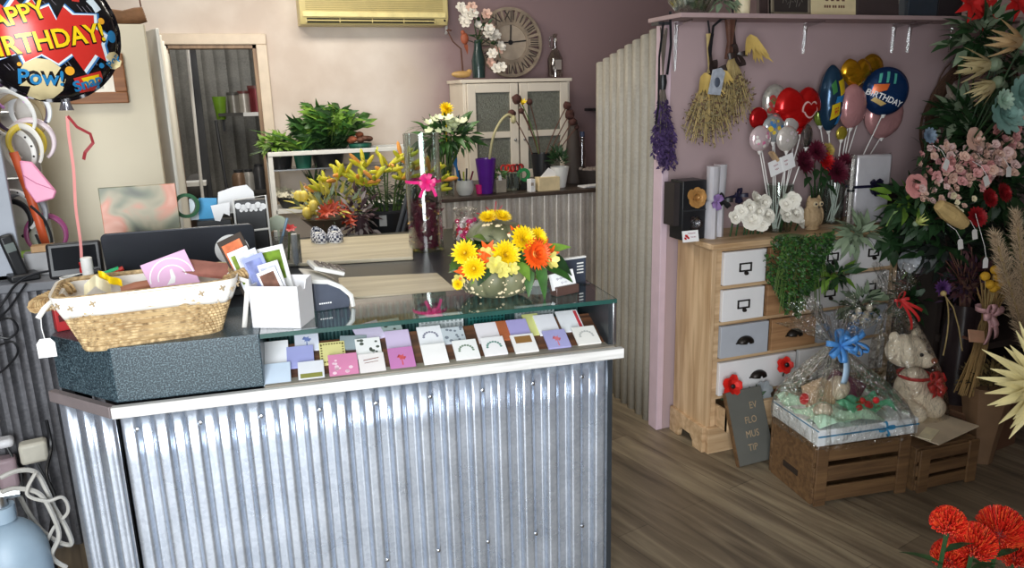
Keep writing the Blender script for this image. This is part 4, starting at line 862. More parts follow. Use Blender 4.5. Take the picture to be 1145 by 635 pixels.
for i, (ps, label) in enumerate([([(0, 534), (20, 526), (40, 528), (52, 548), (60, 566), (74, 590), (80, 608), (66, 606), (46, 592), (30, 570), (18, 545)], 'grey hose looping over the gas cylinder, the upper one'), ([(2, 550), (18, 546), (44, 552), (60, 578), (66, 600), (58, 622), (74, 634)], 'grey hose looping over the gas cylinder, the lower one'), ([(40, 528), (30, 552), (52, 560), (70, 556), (76, 572), (60, 590), (50, 612)], 'thin beige hose tangled at the lower left beside the counter corner')]):
    cable('hose', label, smooth_path([P(x, y, 2.02+.02*k_) for k_, (x, y) in enumerate(ps)]), .0062 if i < 2 else .0045, mat('hose_grey', (172, 170, 164), .5))
for px, py, w_, h_, col, label in ((38, 504, .085, .075, (196, 192, 178), 'cream power adaptor block on the wall of the side counter'), (6, 494, .05, .03, (206, 206, 210), 'small white plug at the lower left edge'), (9, 527, .06, .11, (150, 130, 136), 'pinkish grey box low at the left edge')):
    c = P(px, py, 2.86); t = thing('power_adaptor' if col[0] == 196 else ('plug' if col[0] == 206 else 'small_box'), label, 'adaptor' if col[0] == 196 else ('plug' if col[0] == 206 else 'box'), c); s = MB(); s.box((0, 0, 0), (w_, .06, h_), .2); s.build('body', mat('blk_%d%d%d' % col, col, .5), t, bevel=.012); s = MB(); s.tube([(0, 0, -h_/2), (.03, -.01, -h_/2-.10), (.02, .0, -h_/2-.25)], .004, 6); s.build('lead', m_black, t)
cable('cable', 'black cable running down beside the counter corner', smooth_path([P(52, 470, 2.6), P(57, 500, 2.6), P(52, 530, 2.5), P(62, 560, 2.45), P(56, 600, 2.4), P(64, 640, 2.35)]), .005, m_black)
# picture frame and driftwood on the left partition
a_, b_ = P(70, 60, 3.59), P(145, 115, 3.59); fx, fz_ = (a_.x+b_.x)/2, (a_.z+b_.z)/2; fw, fh = b_.x-a_.x, a_.z-b_.z
t = thing('framed_picture', 'brown timber picture frame on the beige partition behind the foil balloon', 'picture', (fx, 3.575, fz_))
s = MB(); q = .045
for dx, dz, w_, h_ in ((0, fh/2-q/2, fw, q), (0, -fh/2+q/2, fw, q), (-fw/2+q/2, 0, q, fh-2*q), (fw/2-q/2, 0, q, fh-2*q)): s.box((dx, 0, dz), (w_, .024, h_))
s.build('frame', wood('frame_brown', (128, 82, 48), (166, 112, 70), 0), t, bevel=.004); s = MB(); s.box((0, .004, 0), (fw-2*q+.01, .008, fh-2*q+.01)); s.build('mount', mat('mount_cream', (226, 218, 198), .3), t, smooth=0); s = MB(); s.box((-.02, -.0005, .0), (fw*.4, .002, fh*.4)); s.build('picture', mat('pict_grey', (170, 160, 142), .3, var=.3, scale=20), t, smooth=0)
c = P(138, 18, 3.62); t = thing('hanging_log', 'rough brown log planter with a wire handle on top of the beige partition', 'planter', (c.x, 3.62, 1.895)); s = MB(); s.tube([(-.10, 0, .045), (-.06, 0, .032), (0, 0, .028), (.05, 0, .034), (.08, 0, .04)], [.028, .03, .027, .033, .030], 12); s.build('log', mat('bark_brown', (122, 86, 56), .8, var=.3, bump=.5, bscale=60), t); s = MB(); s.tube([(-.085, 0, .07), (-.07, 0, .13), (-.075, 0, .22)], .003, 5); s.tube([(.07, 0, .07), (.065, 0, .14), (.075, 0, .22)], .003, 5); s.build('wire_handle', m_brown, t)

# concertina door folded against the passage
cd_ = thing('concertina_door', 'folded cream concertina door at the left of the dark doorway', 'door', (-.35, 4.6, 0)); m_cd = mat('vinyl_cream', (240, 238, 228), .45, var=.03)
pa, pb = V((-.288+.35, 3.72-4.6, 0)), V((-.375+.35, 5.62-4.6, 0)); NP = 10
for i in range(NP):
    q0, q1 = pa.lerp(pb, i/NP), pa.lerp(pb, (i+1)/NP); q0 = q0+V((.028*(-1)**i, 0, 0)); q1 = q1+V((-.028*(-1)**i, 0, 0)); m_ = (q0+q1)/2; d = q1-q0
    s = MB(); s.box((m_.x, m_.y, .95), (d.length, .014, 1.88), math.atan2(d.y, d.x)); s.build('panel', m_cd, cd_, bevel=.003)
s = MB(); s.box((pa.x-.035, pa.y-.03, .95), (.022, .05, 1.89)); s.build('gap_strip', m_black, cd_)  # black strip put in for the dark gap beside the folds

# ================================================================== THE BIG FOIL BALLOON
bc = P(53, 38, 2.42); br = 71*sc(bc)
bl = thing('foil_balloon', 'large black and red comic-style happy birthday foil balloon floating at top left', 'balloon', bc); ND = (EYE-bc).normalized(); Mb = frame(ND+V((.12, 0, .05)), (0, 0, 1)); Mb = Mb @ Matrix.Rotation(0, 3, 'Z')
def bz(u, v): r_ = min(1, math.hypot(u, v)); return .46*max(0, 1-r_*r_)**.55
def bpt(u, v, off=0, sgn=1):
    r_ = math.hypot(u, v); a = math.atan2(v, u); wr = .010*math.sin(a*26)*max(0, r_-.72)/.28
    return Mb @ (V((-u, v, sgn*(bz(u, v)+off)+wr))*br) if False else Mb @ (V((u, v, sgn*(bz(u, v)+off)+wr))*br)
# frame() x axis may point left of view: make +u run to the right of the picture
if (Mb.col[0]).dot(RT) < 0: Mb = Matrix((-Mb.col[0], Mb.col[1], Mb.col[2])).transposed()
m_bblack = mat('foil_black', (22, 20, 24), .16, .35, var=.2); FO = lambda n, c_: mat('foil_'+n, c_, .22, .12, var=.05)
s = MB()
for sg in (1, -1): s.grid(lambda u, v: bpt(math.cos(u*2*PI)*(1-(1-v)**1)*1.0, math.sin(u*2*PI)*v, 0, sg), 104, 22, wrap=True)
s.grid(lambda u, v: Mb @ (V((math.cos(u*2*PI)*(1+.05*v), math.sin(u*2*PI)*(1+.05*v), .012*math.sin(u*2*PI*26)))*br), 156, 1, wrap=True); s.build('foil', m_bblack, bl, smooth=80)
U = lambda X, Y: ((X-307)/397, (201-Y)/397)
def bdec(name, m, polys, off, step=.07):
    for pl in polys: d = MB(); decal(d, [pl], lambda u, v: bpt(u, v, off), step=step); d.build(name, m, bl, smooth=80)
BUR = [(-80, 130), (-60, 20), (10, 62), (60, 30), (100, 75), (150, 10), (185, 62), (235, 5), (262, 70), (318, 45), (345, 128), (395, 45), (440, 92), (565, 88), (556, 165), (612, 205), (585, 262), (606, 368), (540, 328), (462, 428), (402, 325), (322, 384), (240, 328), (148, 376), (130, 318), (40, 352), (-60, 330)]
BUR = [U(*p) for p in BUR]; BUR = [p if math.hypot(*p) < .98 else tuple(x*.98/math.hypot(*p) for x in p) for p in BUR]
cx_, cy_ = U(280, 210); grow = lambda k: [(cx_+(x-cx_)*k, cy_+(y-cy_)*k) if math.hypot(cx_+(x-cx_)*k, cy_+(y-cy_)*k) < .985 else (x, y) for x, y in BUR]
bdec('blue_outline', FO('blue', (60, 120, 180)), [grow(1.10)], .004); bdec('white_outline', FO('white', (226, 240, 248)), [grow(1.055)], .008); bdec('red_burst', FO('red', (204, 52, 44)), [grow(.985)], .012)
def bword(txt, at, h, rot, bold, m, off, nm, sx=1, step=.07): d = MB(); words(d, txt, lambda u, v: bpt(u, v, off), h, at, rad(rot), bold, step=step, sx=sx); d.build(nm, m, bl, smooth=80)
for txt, at, h, rot, sx in (('HAPPY', U(108, 118), .25, 15, .92), ('BIRTHDAY!', U(276, 250), .27, 10, .90)):
    bword(txt, (at[0]-.008, at[1]-.012), h, rot, .075, m_bblack, .016, 'letter_shadow', sx); bword(txt, at, h, rot, .03, FO('yellow', (244, 206, 30)), .021, 'lettering', sx)
bdec('starburst', FO('pale', (224, 208, 160)), [star(*U(225, 475), .19, .32, 11)], .014); bword('POW!', (U(222, 470)[0], U(222, 470)[1]-.01), .21, -3, .055, m_bblack, .019, 'small_letter_shadow', .85); bword('Pow!', U(222, 468), .22, -4, .03, FO('sky', (40, 130, 186)), .025, 'small_lettering', 1.0)
bdec('comic_panel', FO('red', (204, 52, 44)), [[U(395, 470), (U(560, 425)[0], U(560, 425)[1]), U(575, 470), U(520, 548), U(430, 560)]], .012); bdec('comic_flash', FO('yellow', (244, 206, 30)), [[U(440, 470), U(550, 445), U(545, 490), U(470, 520)]], .018); bword('Snap', U(482, 500), .16, 18, .05, FO('sky', (40, 130, 186)), .024, 'small_lettering', 1.1)
bdec('side_star', FO('pale', (224, 208, 160)), [star(*U(652, 360), .08, .14, 9)], .014); bword('Pop', U(650, 360), .12, 50, .04, FO('sky', (40, 130, 186)), .022, 'small_lettering', 1)
bdec('corner_print', FO('white', (226, 240, 248)), [[U(530, 5), U(575, -15), U(615, 50), U(575, 75), U(560, 40)]], .004); bdec('corner_flash', FO('red', (204, 52, 44)), [[U(440, -30), U(500, -30), U(490, 15), U(450, 12)]], .004)
bdec('orange_dot', FO('orange', (240, 170, 50)), [disc(*U(380, 425), .068, 18), disc(*U(602, 122), .05, 16), disc(*U(118, 385), .03, 12)], .006); bdec('blue_dot', FO('sky', (40, 130, 186)), [disc(*U(655, 213), .07, 18, .095), disc(*U(570, 392), .042, 14)], .006)
bdec('streak', FO('grey', (120, 116, 124)), [[U(x, y), U(x+w_, y+2), U(x+26+w_, y+h_), U(x+26, y+h_)] for x, y, w_, h_ in ((180, 345, 5, 40), (200, 342, 5, 46), (230, 350, 4, 36), (340, 355, 4, 40), (362, 352, 5, 46), (490, 360, 5, 44), (515, 350, 4, 40), (40, 385, 5, 34), (60, 380, 4, 40), (268, 30, 4, 46), (290, 20, 4, 44), (330, 0, 4, 40), (470, 30, 5, 40), (500, 40, 5, 40), (525, 30, 4, 40))], .004)
tb = Mb @ (V((.10, -1.0, 0))*br); s = MB(); s.grid(lambda u, v: tb+Mb @ V(((u-.5)*.018*(1+v*1.0), -.03*v, .004*math.sin(u*9))), 8, 4); s.build('tail', mat('foil_silver_plain', (190, 190, 196), .2, .9), bl)
wt = P(88, 272, 2.58); t = thing('balloon_weight', 'small red balloon weight with a pink curling ribbon rising to the foil balloon', 'balloon weight', (wt.x, 2.58, BZ+.095)); s = MB(); s.lathe([(0, 0), (.009, 0), (.010, .012), (.007, .022), (.009, .034), (0, .036)], n=14); s.build('weight', m_red, t)
a_ = bc+tb+V((0, 0, -.045)); s = MB(); o0 = V((wt.x, 2.58, BZ+.095)); pts = [V((0, 0, .04)).lerp(a_-o0, i/12)+V((.002*math.sin(i), 0, .0)) for i in range(13)]; ribbon(s, pts, .008, (0, 1, .1)); m_rr = mat('ribbon_rose', (226, 148, 144), .35, var=.05); s.build('ribbon', m_rr, t)
s = MB(); e = a_-o0; ribbon(s, [e, e+V((.02, -.01, -.03)), e+V((.05, -.01, -.05)), e+V((.052, -.0, -.075)), e+V((.03, -.01, -.10)), e+V((.022, -.0, -.12))], .009, (.3, 1, .3)); s.build('ribbon_tail', mat('ribbon_wine', (150, 50, 56), .35), t)

# ================================================================== BEHIND THE DOORWAY
Y_ = 6.6
def bh(px, py): return P(px, py, Y_)
c = bh(212, 120); a_, b_ = P(209, 40, 6.2), P(222, 205, 6.2); t = thing('steel_pole', 'bright thin steel pole standing just inside the dark doorway', 'pole', (b_.x, 6.2, 0)); s = MB(); s.tube([(0, 0, 0), (a_.x-b_.x, 0, 2.3)], .012, 8); s.build('pole', m_white, t); 
t = thing('dark_post', 'dark square post beside the bright pole inside the doorway', 'post', (P(222, 120, 6.4).x, 6.4, 0)); s = MB(); s.box((0, 0, 1.2), (.055, .055, 2.4)); s.build('post', m_dark, t)
za = bh(275, 126).z; t = thing('shed_shelf', 'upper dark shelf on the shed wall inside the doorway', 'shelf', (bh(275, 126).x, 6.85, za)); s = MB(); s.box((0, 0, -.012), (.42, .3, .024)); s.build('board', mat('shelf_dark', (60, 58, 54), .6), t); s = MB(); s.box((.06, -.152, -.014), (.16, .004, .03)); s.build('edge_strip', m_white, t); s = MB(); [s.box((dx, .1, -.08), (.02, .1, .14)) for dx in (-.18, .18)]; s.build('bracket', m_dark, t)
zb_ = bh(275, 215).z; t = thing('shed_shelf', 'lower dark shelf of jars and a kettle inside the doorway', 'shelf', (bh(270, 215).x, 6.85, zb_)); s = MB(); s.box((.06, 0, -.012), (.42, .34, .024)); s.build('board', mat('shelf_dark', (60, 58, 54), .6), t); s = MB(); [s.box((dx, 0, -.012-zb_/2), (.03, .3, zb_-.024)) for dx in (-.13, .25)]; s.build('side', m_dark, t)
for i, (px, r_, h_, col, label) in enumerate(((262, .05, .15, (140, 136, 128), 'silver tin at the left of the upper shelf in the doorway'), (274, .05, .16, (176, 170, 160), 'paler silver tin in the middle of the upper shelf in the doorway'), (288, .065, .20, (112, 44, 48), 'dark red tin at the right of the upper shelf in the doorway'))):
    t = thing('tin', label, 'tin', (P(px, 120, 6.8).x, 6.8, za)); s = MB(); s.lathe([(0, 0), (r_, 0), (r_, h_), (0, h_)], n=22); s.build('can', mat('tin_%d' % i, col, .35, .5), t); s = MB(); s.lathe([(r_+.003, h_-.01), (r_+.003, h_+.012), (0, h_+.012)], n=22); s.build('lid', mat('tin_lid_%d' % i, (90, 50, 48) if i else (70, 68, 64), .4), t)
c = bh(247, 130); t = thing('plastic_vase', 'lime green plastic flower vase hanging inside the dark doorway', 'vase', (c.x, 6.75, bh(247, 134).z)); s = MB(); s.lathe([(0, 0), (.034, 0), (.055, .18), (.052, .18), (.032, .01), (0, .01)], n=24); s.build('vase', mat('vase_lime', (112, 152, 40), .4), t); s = MB(); s.box((0, .18, .10), (.02, .26, .02)); s.build('peg', m_dark, t)
a_, b_ = P(241, 135, 6.4), P(254, 236, 6.4); t = thing('broom', 'long handled broom leaning inside the dark doorway', 'broom', (b_.x, 6.4, 0)); s = MB(); s.tube([(.05, 0, .1), (a_.x-b_.x, .12, a_.z)], .012, 8); s.build('handle', m_dark, t); s = MB(); s.box((.05, 0, .07), (.28, .05, .14), taper=.8); s.build('head', m_brown, t)
for px, r_, h_, col, label, nm in ((268, .06, .15, (120, 96, 76), 'brown canister at the left of the lower shelf in the doorway', 'canister'), (279, .05, .15, (160, 158, 152), 'glass jar in the middle of the lower shelf in the doorway', 'jar'), (291, .055, .19, (60, 60, 62), 'dark kettle at the right of the lower shelf in the doorway', 'kettle')):
    t = thing(nm, label, nm, (P(px, 205, 6.78).x, 6.78, zb_)); s = MB(); s.lathe([(0, 0), (r_, 0), (r_*.95, h_*.8), (r_*.6, h_), (0, h_)], n=22); s.build('body', mat('cn_%d' % px, col, .35, .2), t); s = MB(); s.lathe([(r_*.62, h_), (r_*.62, h_+.02), (0, h_+.024)], n=18); s.build('lid', m_dark, t)
c = P(216, 205, 6.3); t = thing('white_shelf', 'short bright white shelf low at the left inside the doorway', 'shelf', (c.x, 6.3, c.z)); s = MB(); s.box((0, 0, 0), (.19, .16, .03)); s.build('board', m_white, t); s = MB(); [s.box((dx, .0, -c.z/2-.01), (.02, .12, c.z-.02)) for dx in (-.08, .08)]; s.build('leg', m_dark, t)
t = thing('shed_cabinet', 'dark brown cabinet low inside the doorway under the white shelf', 'cabinet', (P(218, 230, 6.5).x, 6.68, 0)); s = MB(); s.box((0, 0, .39), (.34, .35, .78)); s.build('body', mat('cab_dark', (58, 46, 40), .5), t, bevel=.005); s = MB(); s.box((0, -.178, .4), (.3, .01, .7)); s.build('door', mat('cab_dark2', (66, 52, 44), .5), t); s = MB(); s.box((0, 0, .795), (.36, .37, .03)); s.build('top', m_dark, t)
c = P(250, 210, 6.4); t = thing('grey_bag', 'grey cloth bag sitting on the dark cabinet inside the doorway', 'bag', (P(222, 230, 6.5).x, 6.66, .811)); s = MB(); s.ell((0, 0, .1), (.10, .08, .11), 16, 10); s.build('bag', mat('bag_grey', (92, 90, 88), .8), t)

# ================================================================== AIR CONDITIONER
a_, b_ = P(336, 27, 5.5), P(502, 29, 5.5); acz = a_.z; ac = thing('air_conditioner', 'yellowed wall mounted air conditioner above the plants', 'air conditioner', ((a_.x+b_.x)/2, 5.7, acz)); aw = b_.x-a_.x; m_ac = mat('aged_plastic', (206, 190, 132), .4, var=.03)
s = MB(); s.prism([(0, 0), (-.17, 0), (-.20, .05), (-.20, .27), (-.16, .30), (0, .30)], -aw/2, aw/2); s.xf(Matrix(((0, 0, 1, 0), (1, 0, 0, 0), (0, 1, 0, 0), (0, 0, 0, 1)))); s.build('case', m_ac, ac, bevel=.006)
s = MB(); [s.box((0, -.203, .095+.012*i), (aw*.92, .004, .004)) for i in range(15)]; s.build('grille', mat('aged_plastic_dark', (170, 152, 92), .5), ac, smooth=0)
s = MB(); s.box((0, -.204, .065), (aw*.96, .010, .034)); s.build('front_bar', mat('aged_plastic_light', (232, 216, 152), .35), ac, bevel=.003)
s = MB(); s.box((-.03, -.188, .028), (aw*.86, .016, .03), Matrix.Rotation(.5, 3, 'X')); s.build('outlet', m_black, ac, smooth=0); s = MB(); s.box((-.03, -.198, .026), (aw*.85, .003, .010), Matrix.Rotation(.4, 3, 'X')); [s.box((-aw*.43-.03+aw*.86*i/4, -.198, .027), (.006, .006, .03)) for i in range(5)]; s.build('louvre', m_ac, ac, smooth=0)
s = MB(); s.ell((aw*.47, -.204, .03), (.008, .004, .008), 8, 5); s.build('light', m_black, ac)
s = MB(); s.tube([(aw/2+.03, -.02, .30), (aw/2+.03, -.02, -.03), (aw/2+.03, .0, -.04)], .010, 8); s.build('pipe', m_white, ac)

# ================================================================== PLANT STAND
y0 = 5.25; a_, b_ = P(299, 171, y0), P(462, 169, y0); zT = a_.z
ps = thing('plant_stand', 'white two-tier plant stand against the pale wall behind the vase', 'stand', ((a_.x+b_.x)/2, y0+.15, 0)); pw = b_.x-a_.x; z2 = P(330, 234, y0).z
s = MB(); s.box((0, -.14, zT-.012), (pw, .03, .028)); s.box((0, .14, zT-.012), (pw, .03, .028)); s.build('top_rail', m_white, ps, bevel=.003); s = MB(); s.box((0, 0, z2-.012), (pw-.04, .30, .024)); s.build('shelf', m_white, ps); s = MB(); s.box((0, 0, .3), (pw-.04, .3, .024)); s.build('shelf', m_white, ps)
for dx in (-1, 1):
    for dy in (-1, 1): s = MB(); s.box((dx*(pw/2-.015), dy*.135, zT/2), (.03, .03, zT)); s.build('leg', m_white, ps, bevel=.003)
s = MB(); s.box((0, 0, zT-.12), (pw-.05, .26, .008)); s.build('pot_grid', m_steel, ps)
def pot(px, y, ztop, r, h, m, label, group=None): 
    t = thing('potted_plant', label, 'potted plant', (P(px, 180, y).x, y, ztop-h), 0, group); s = MB(); s.lathe([(0, 0), (r*.78, 0), (r, h-.02), (r*1.06, h-.02), (r*1.06, h), (r*.96, h), (r*.92, h-.02), (0, h-.02)], n=26); s.build('pot', m, t); return t
yy = y0+.15; m_pg = mat('pot_teal_green', (30, 92, 76), .4)
RN.seed(31)
t = pot(313, yy, zT+.006, .09, .125, m_black, 'black pot with a spiky dark plant, leftmost on the plant stand'); s = MB()
for i in range(30): a = i*2.4; el = RN.uniform(.3, 1.3); s.leaf((0, 0, .12), (math.cos(a)*math.cos(el), math.sin(a)*math.cos(el), math.sin(el)), RN.uniform(.10, .20), .03, bend=.6, n=4, mi=i % 2)
bush(s, (-.01, 0, .16), (.10, .09, .06), 90, .06, .03, 2, .1); s.build('foliage', [m_dgreen, m_green, m_lime], t)
t = pot(339, yy-.06, zT+.006, .062, .125, m_pg, 'small teal pot with trailing strappy leaves, second from left on the plant stand'); s = MB()
for i in range(26): a = i*2.4; s.leaf((0, 0, .12), (math.cos(a)*.6-.2, math.sin(a)*.25-.2, .8), RN.uniform(.12, .20), .035, up=(0, -.6, 1), bend=1.6, n=5, mi=i % 2)
s.build('foliage', [m_green, m_lime], t)
t = pot(367, yy, zT+.006, .115, .135, m_black, 'large leafy bright green plant in a black pot on the plant stand'); s = MB(); k = 70*sc((P(367, 140, yy)))
for i in range(34):
    a = i*2.4; q = RN.uniform(.15, .85); tip = V((math.cos(a)*.27*q+.0, math.sin(a)*.16*q, .36-.16*q*q+RN.uniform(-.03, .03)+.12*(1 if .0 < 0 else 0))); s.tube([(0, 0, .12), tip*.6, tip], .004, 5, mi=2)
    for j in range(24):
        f = .25+.75*j/23; g = j*2.1; s.leaf(tip*f+V((0, 0, .04)), (math.cos(g)+tip.x*2, math.sin(g)*.6-.1, .35), .10, .040, up=(RN.uniform(-1, 1), RN.uniform(-1.2, .2), RN.uniform(-.3, 1)), bend=.45, n=3, mi=(3 if f < .6 else RN.choice((0, 0, 3, 1))))
for i in range(90): a = RN.random()*6.3; s.leaf((RN.uniform(.05, .27), RN.uniform(-.1, .1), .26+RN.uniform(0, .10)), (math.cos(a), math.sin(a), .3), .085, .038, up=(RN.uniform(-1, 1), -.7, RN.uniform(-.3, 1)), bend=.4, n=3, mi=RN.choice((0, 1)))
s.build('foliage', [m_green, m_lime, m_stem, m_dgreen], t)
t = pot(404, yy-.02, zT+.03, .075, .11, m_pg, 'teal pot of brown flower heads at the right of the leafy plant'); s = MB()
for i in range(12): d = rdir(.2); s.ell(V((0, 0, .12))+V((d.x*.07, d.y*.05, d.z*.05)), (.03, .03, .02), 9, 6, mi=i % 2)
s.build('flowers', [m_brown, mat('dried_terracotta', (150, 84, 56), .7, var=.2)], t)
# lower tier
t = pot(322, yy-.04, z2+.07, .085, .07, m_black, 'low dark tray of white flowers on the lower shelf of the plant stand'); s = MB()
for i in range(24): s_ = V((RN.uniform(-.1, .1), RN.uniform(-.07, .07), .07+RN.uniform(0, .05))); bloom_open(s, s_, (RN.uniform(-.5, .5), -.6, .8), .03, 5, .7, 30)
s.build('flowers', mat('petal_offwhite', (206, 202, 180), .6, var=.08), t)
t = pot(350, yy-.02, z2+.10, .08, .10, m_black, 'dark strap-leaved plant in the middle of the lower shelf'); s = MB()
for i in range(15): a = i*2.4; s.leaf((0, 0, .09), (math.cos(a)*.45, math.sin(a)*.4, 1), RN.uniform(.16, .24), .026, bend=.1, n=3)
s.build('foliage', m_dgreen, t)
# bucket of lilies on a low crate behind the bench
yb = 4.25; c = P(432, 240, yb); zb = c.z-.05
t = thing('bucket_stand', 'dark low bench holding the flower buckets behind the work bench', 'bench', (c.x-.1, yb, 0)); zl = P(432, 262, yb-.18).z-.05; s = MB(); s.box((0, 0, zl-.02), (.9, .45, .04)); s.build('top', m_dark, t, bevel=.004)
for dx in (-.4, .4):
    for dy in (-.18, .18): s = MB(); s.box((dx, dy, (zl-.04)/2), (.04, .04, zl-.04)); s.build('leg', m_dark, t)
r_ = 30*sc(c); zbt = P(432, 232, yb).z
lb = thing('flower_bucket', 'black bucket full of yellow lily buds behind the bench', 'bucket', (c.x, yb, zl)); s = MB(); hh = zbt-zl; s.lathe([(0, 0), (r_*.8, 0), (r_, hh), (r_*.95, hh), (r_*.76, .01), (0, .01)], n=30); s.build('bucket', m_black, lb); s = MB(); s.box((-r_*.3, -r_*.93, hh*.7), (.04, .003, .06), -.2); s.build('label', mat('label_grey', (170, 170, 168), .6), lb); s = MB(); s.lathe([(r_+.004, hh-.015), (r_+.006, hh-.005), (r_+.002, hh)], n=30, cap=False); s.build('rim', m_dark, lb)
m_bud = mat('lily_bud', (226, 204, 44), .45, var=.2, scale=14, col2=(186, 196, 60))
RN.seed(8)
for i in range(20):
    a = -PI*.02-PI*.96*((i*7) % 20)/19; tx, ty = RN.uniform(.35, 1)*math.cos(a)*(.25 if math.cos(a) > 0 else .30), math.sin(a)*.12*RN.random()-.02; h_ = RN.uniform(.18, .33)*(1.1-.6*abs(tx)/.3)
    k = thing('lily_stem', ['yellow lily stem reaching left out of the black bucket', 'yellow lily stem reaching right out of the black bucket', 'yellow lily stem rising at the middle of the black bucket'][0 if tx < -.12 else (1 if tx > .12 else 2)], 'flower', (c.x+tx*.25, yb+ty*.5, zbt-.03), 0, ['lily stems leaning left', 'lily stems leaning right', 'lily stems in the middle'][0 if tx < -.12 else (1 if tx > .12 else 2)])
    tip = V((tx, ty-.04, h_)); s = MB(); s.tube([(0, 0, -.12), tip*.5+V((0, 0, .02)), tip], .0045, 6); s.build('stem', m_stem, k)
    s = MB(); [s.leaf(tip*f, (math.cos(j*2.4), math.sin(j*2.4), .3), .10, .022, bend=.5, n=3) for j, f in enumerate([.2+.09*g for g in range(9)])]; s.build('leaf', m_dgreen, k)
    for j in range(5):
        g = j*1.4+i; d = V((math.cos(g)*.75+tx*2.2, math.sin(g)*.55-.35, RN.uniform(.05, 1.0))).normalized(); L = RN.uniform(.08, .12); M = frame(d); s = MB(); s.lathe([(0.004, 0), (.009, L*.3), (.012, L*.6), (.008, L*.9), (0, L)], tip-V((0, 0, .01)), 8, rot=M); [s.leaf(tip+d*L*.82, d+M @ V((math.cos(h2), math.sin(h2), 0))*.8, .03, .014, n=2) for h2 in ((0, 2, 4) if j == 1 else ())]; s.build('bud', m_bud if (i+j) % 5 else mat('lily_orange', (222, 150, 70), .5, var=.15), k)
# wrapped red and yellow bunch beside the bucket
c = P(366, 236, 4.1); t = thing('flower_bunch', 'bunch of red, yellow and green native flowers left of the lily bucket', 'flower bunch', (c.x, 4.1, zl)); RN.seed(4); zz = c.z-zl
s = MB(); s.lathe([(.03, 0), (.05, zz*.4), (.14, zz*.85)], n=18, fn=lambda a, i: 1+.08*math.sin(7*a)); s.build('wrap', mat('wrap_dull', (88, 76, 62), .4), t)
s = MB(); bush(s, (0, 0, zz), (.20, .12, .12), 120, .085, .022, 0, .4, .2, .3, -.3, 1); s.build('foliage', [mat('bract_yellowgreen', (182, 170, 70), .5, var=.3), m_sage], t)
s = MB()
for i in range(14): q = V((RN.uniform(-.04, .13), RN.uniform(-.14, -.04), zz+RN.uniform(-.06, .06))); bloom_open(s, q, (RN.uniform(-.3, .3), -.8, .5), .05, 8, .3, 40)
s.build('red_flowers', mat('bract_red', (196, 74, 44), .5, var=.25), t)
s = MB()
for i in range(6): q = V((RN.uniform(-.16, -.03), RN.uniform(-.12, -.02), zz+RN.uniform(0, .10))); s.ell(q, (.024, .024, .03), 9, 7)
s.build('yellow_buds', mat('bud_pale_yellow', (230, 206, 96), .5), t)
c = P(402, 240, 4.0); t = thing('dark_bunch', 'dark purple-brown bunch with pale specks between the red bunch and the lily bucket', 'flower bunch', (c.x, 4.0, zl)); s = MB(); bush(s, (0, 0, c.z-zl), (.10, .09, .14), 130, .05, .02, 0, .3, .2, .2, -1, 1); s.tube([(0, 0, 0), (0, 0, c.z-zl)], .03, 8); s.build('foliage', [mat('purple_brown', (64, 42, 48), .7, var=.3), mat('speck_grey', (150, 140, 138), .7)], t)
# dark steel step ladder leg right of the bucket
a_, b_ = P(455, 210, 4.05), P(438, 262, 4.05); t = thing('folding_frame', 'slim grey metal leg slanting in front of the lily bucket', 'frame', (b_.x, 4.0, zl)); s = MB(); s.tube([(0, 0, .0), (a_.x-b_.x, 0, a_.z-zl)], .011, 4); s.tube([(.03, 0, .0), (a_.x-b_.x+.03, 0, a_.z-zl)], .011, 4); s.build('leg', mat('leg_grey', (96, 100, 106), .4, .5), t)

# ================================================================== BACK COUNTER
bkx0, bkx1, bky = 1.18, 2.95, 4.68; m_btop = mat('counter_timber_dark', (74, 62, 54), .45, var=.15)
bk = thing('back_counter', 'corrugated iron back counter below the glazed cabinet', 'counter', (bkx0, bky, 0))
s = MB(); corr(s, bkx1-bkx0, 0, .925, .021, .088, 18); s.build('front_panel', galv('striped_iron', (206, 200, 192), (236, 230, 222), .34, .42), bk); s = MB(); s.box(((bkx1-bkx0)/2, .47, .9375), (bkx1-bkx0+.03, 1.0, .025)); s.build('top', m_btop, bk, bevel=.004); s = MB(); s.box(((bkx1-bkx0)/2, .5, .46), (bkx1-bkx0, .95, .9)); s.build('carcass', m_dark, bk, smooth=0)
CT = .951
# glazed cabinet
cy0 = 5.30; a_, b_ = P(517, 88, cy0), P(637, 88, cy0); cw = b_.x-a_.x; cz = P(577, 88, cy0).z; ch = cz-CT
cb = thing('glazed_cabinet', 'cream painted cabinet with two frosted glass doors standing on the back counter', 'cabinet', ((a_.x+b_.x)/2, cy0, CT)); m_cab = mat('cabinet_cream', (222, 212, 196), .5, var=.06, scale=5)
s = MB(); s.box((-cw/2+.012, .18, ch/2), (.024, .36, ch)); s.box((cw/2-.012, .18, ch/2), (.024, .36, ch)); s.box((0, .18, ch-.012), (cw+.03, .38, .024)); s.box((0, .18, .02), (cw, .36, .04)); s.box((0, .35, ch/2), (cw, .012, ch)); s.box((0, .18, ch*.5), (cw-.04, .3, .018)); s.build('body', m_cab, cb, bevel=.003)
m_fr = mat('frosted_glass', (132, 134, 122), .22, var=.22, scale=70, bump=.6, bscale=110, trans=.35)
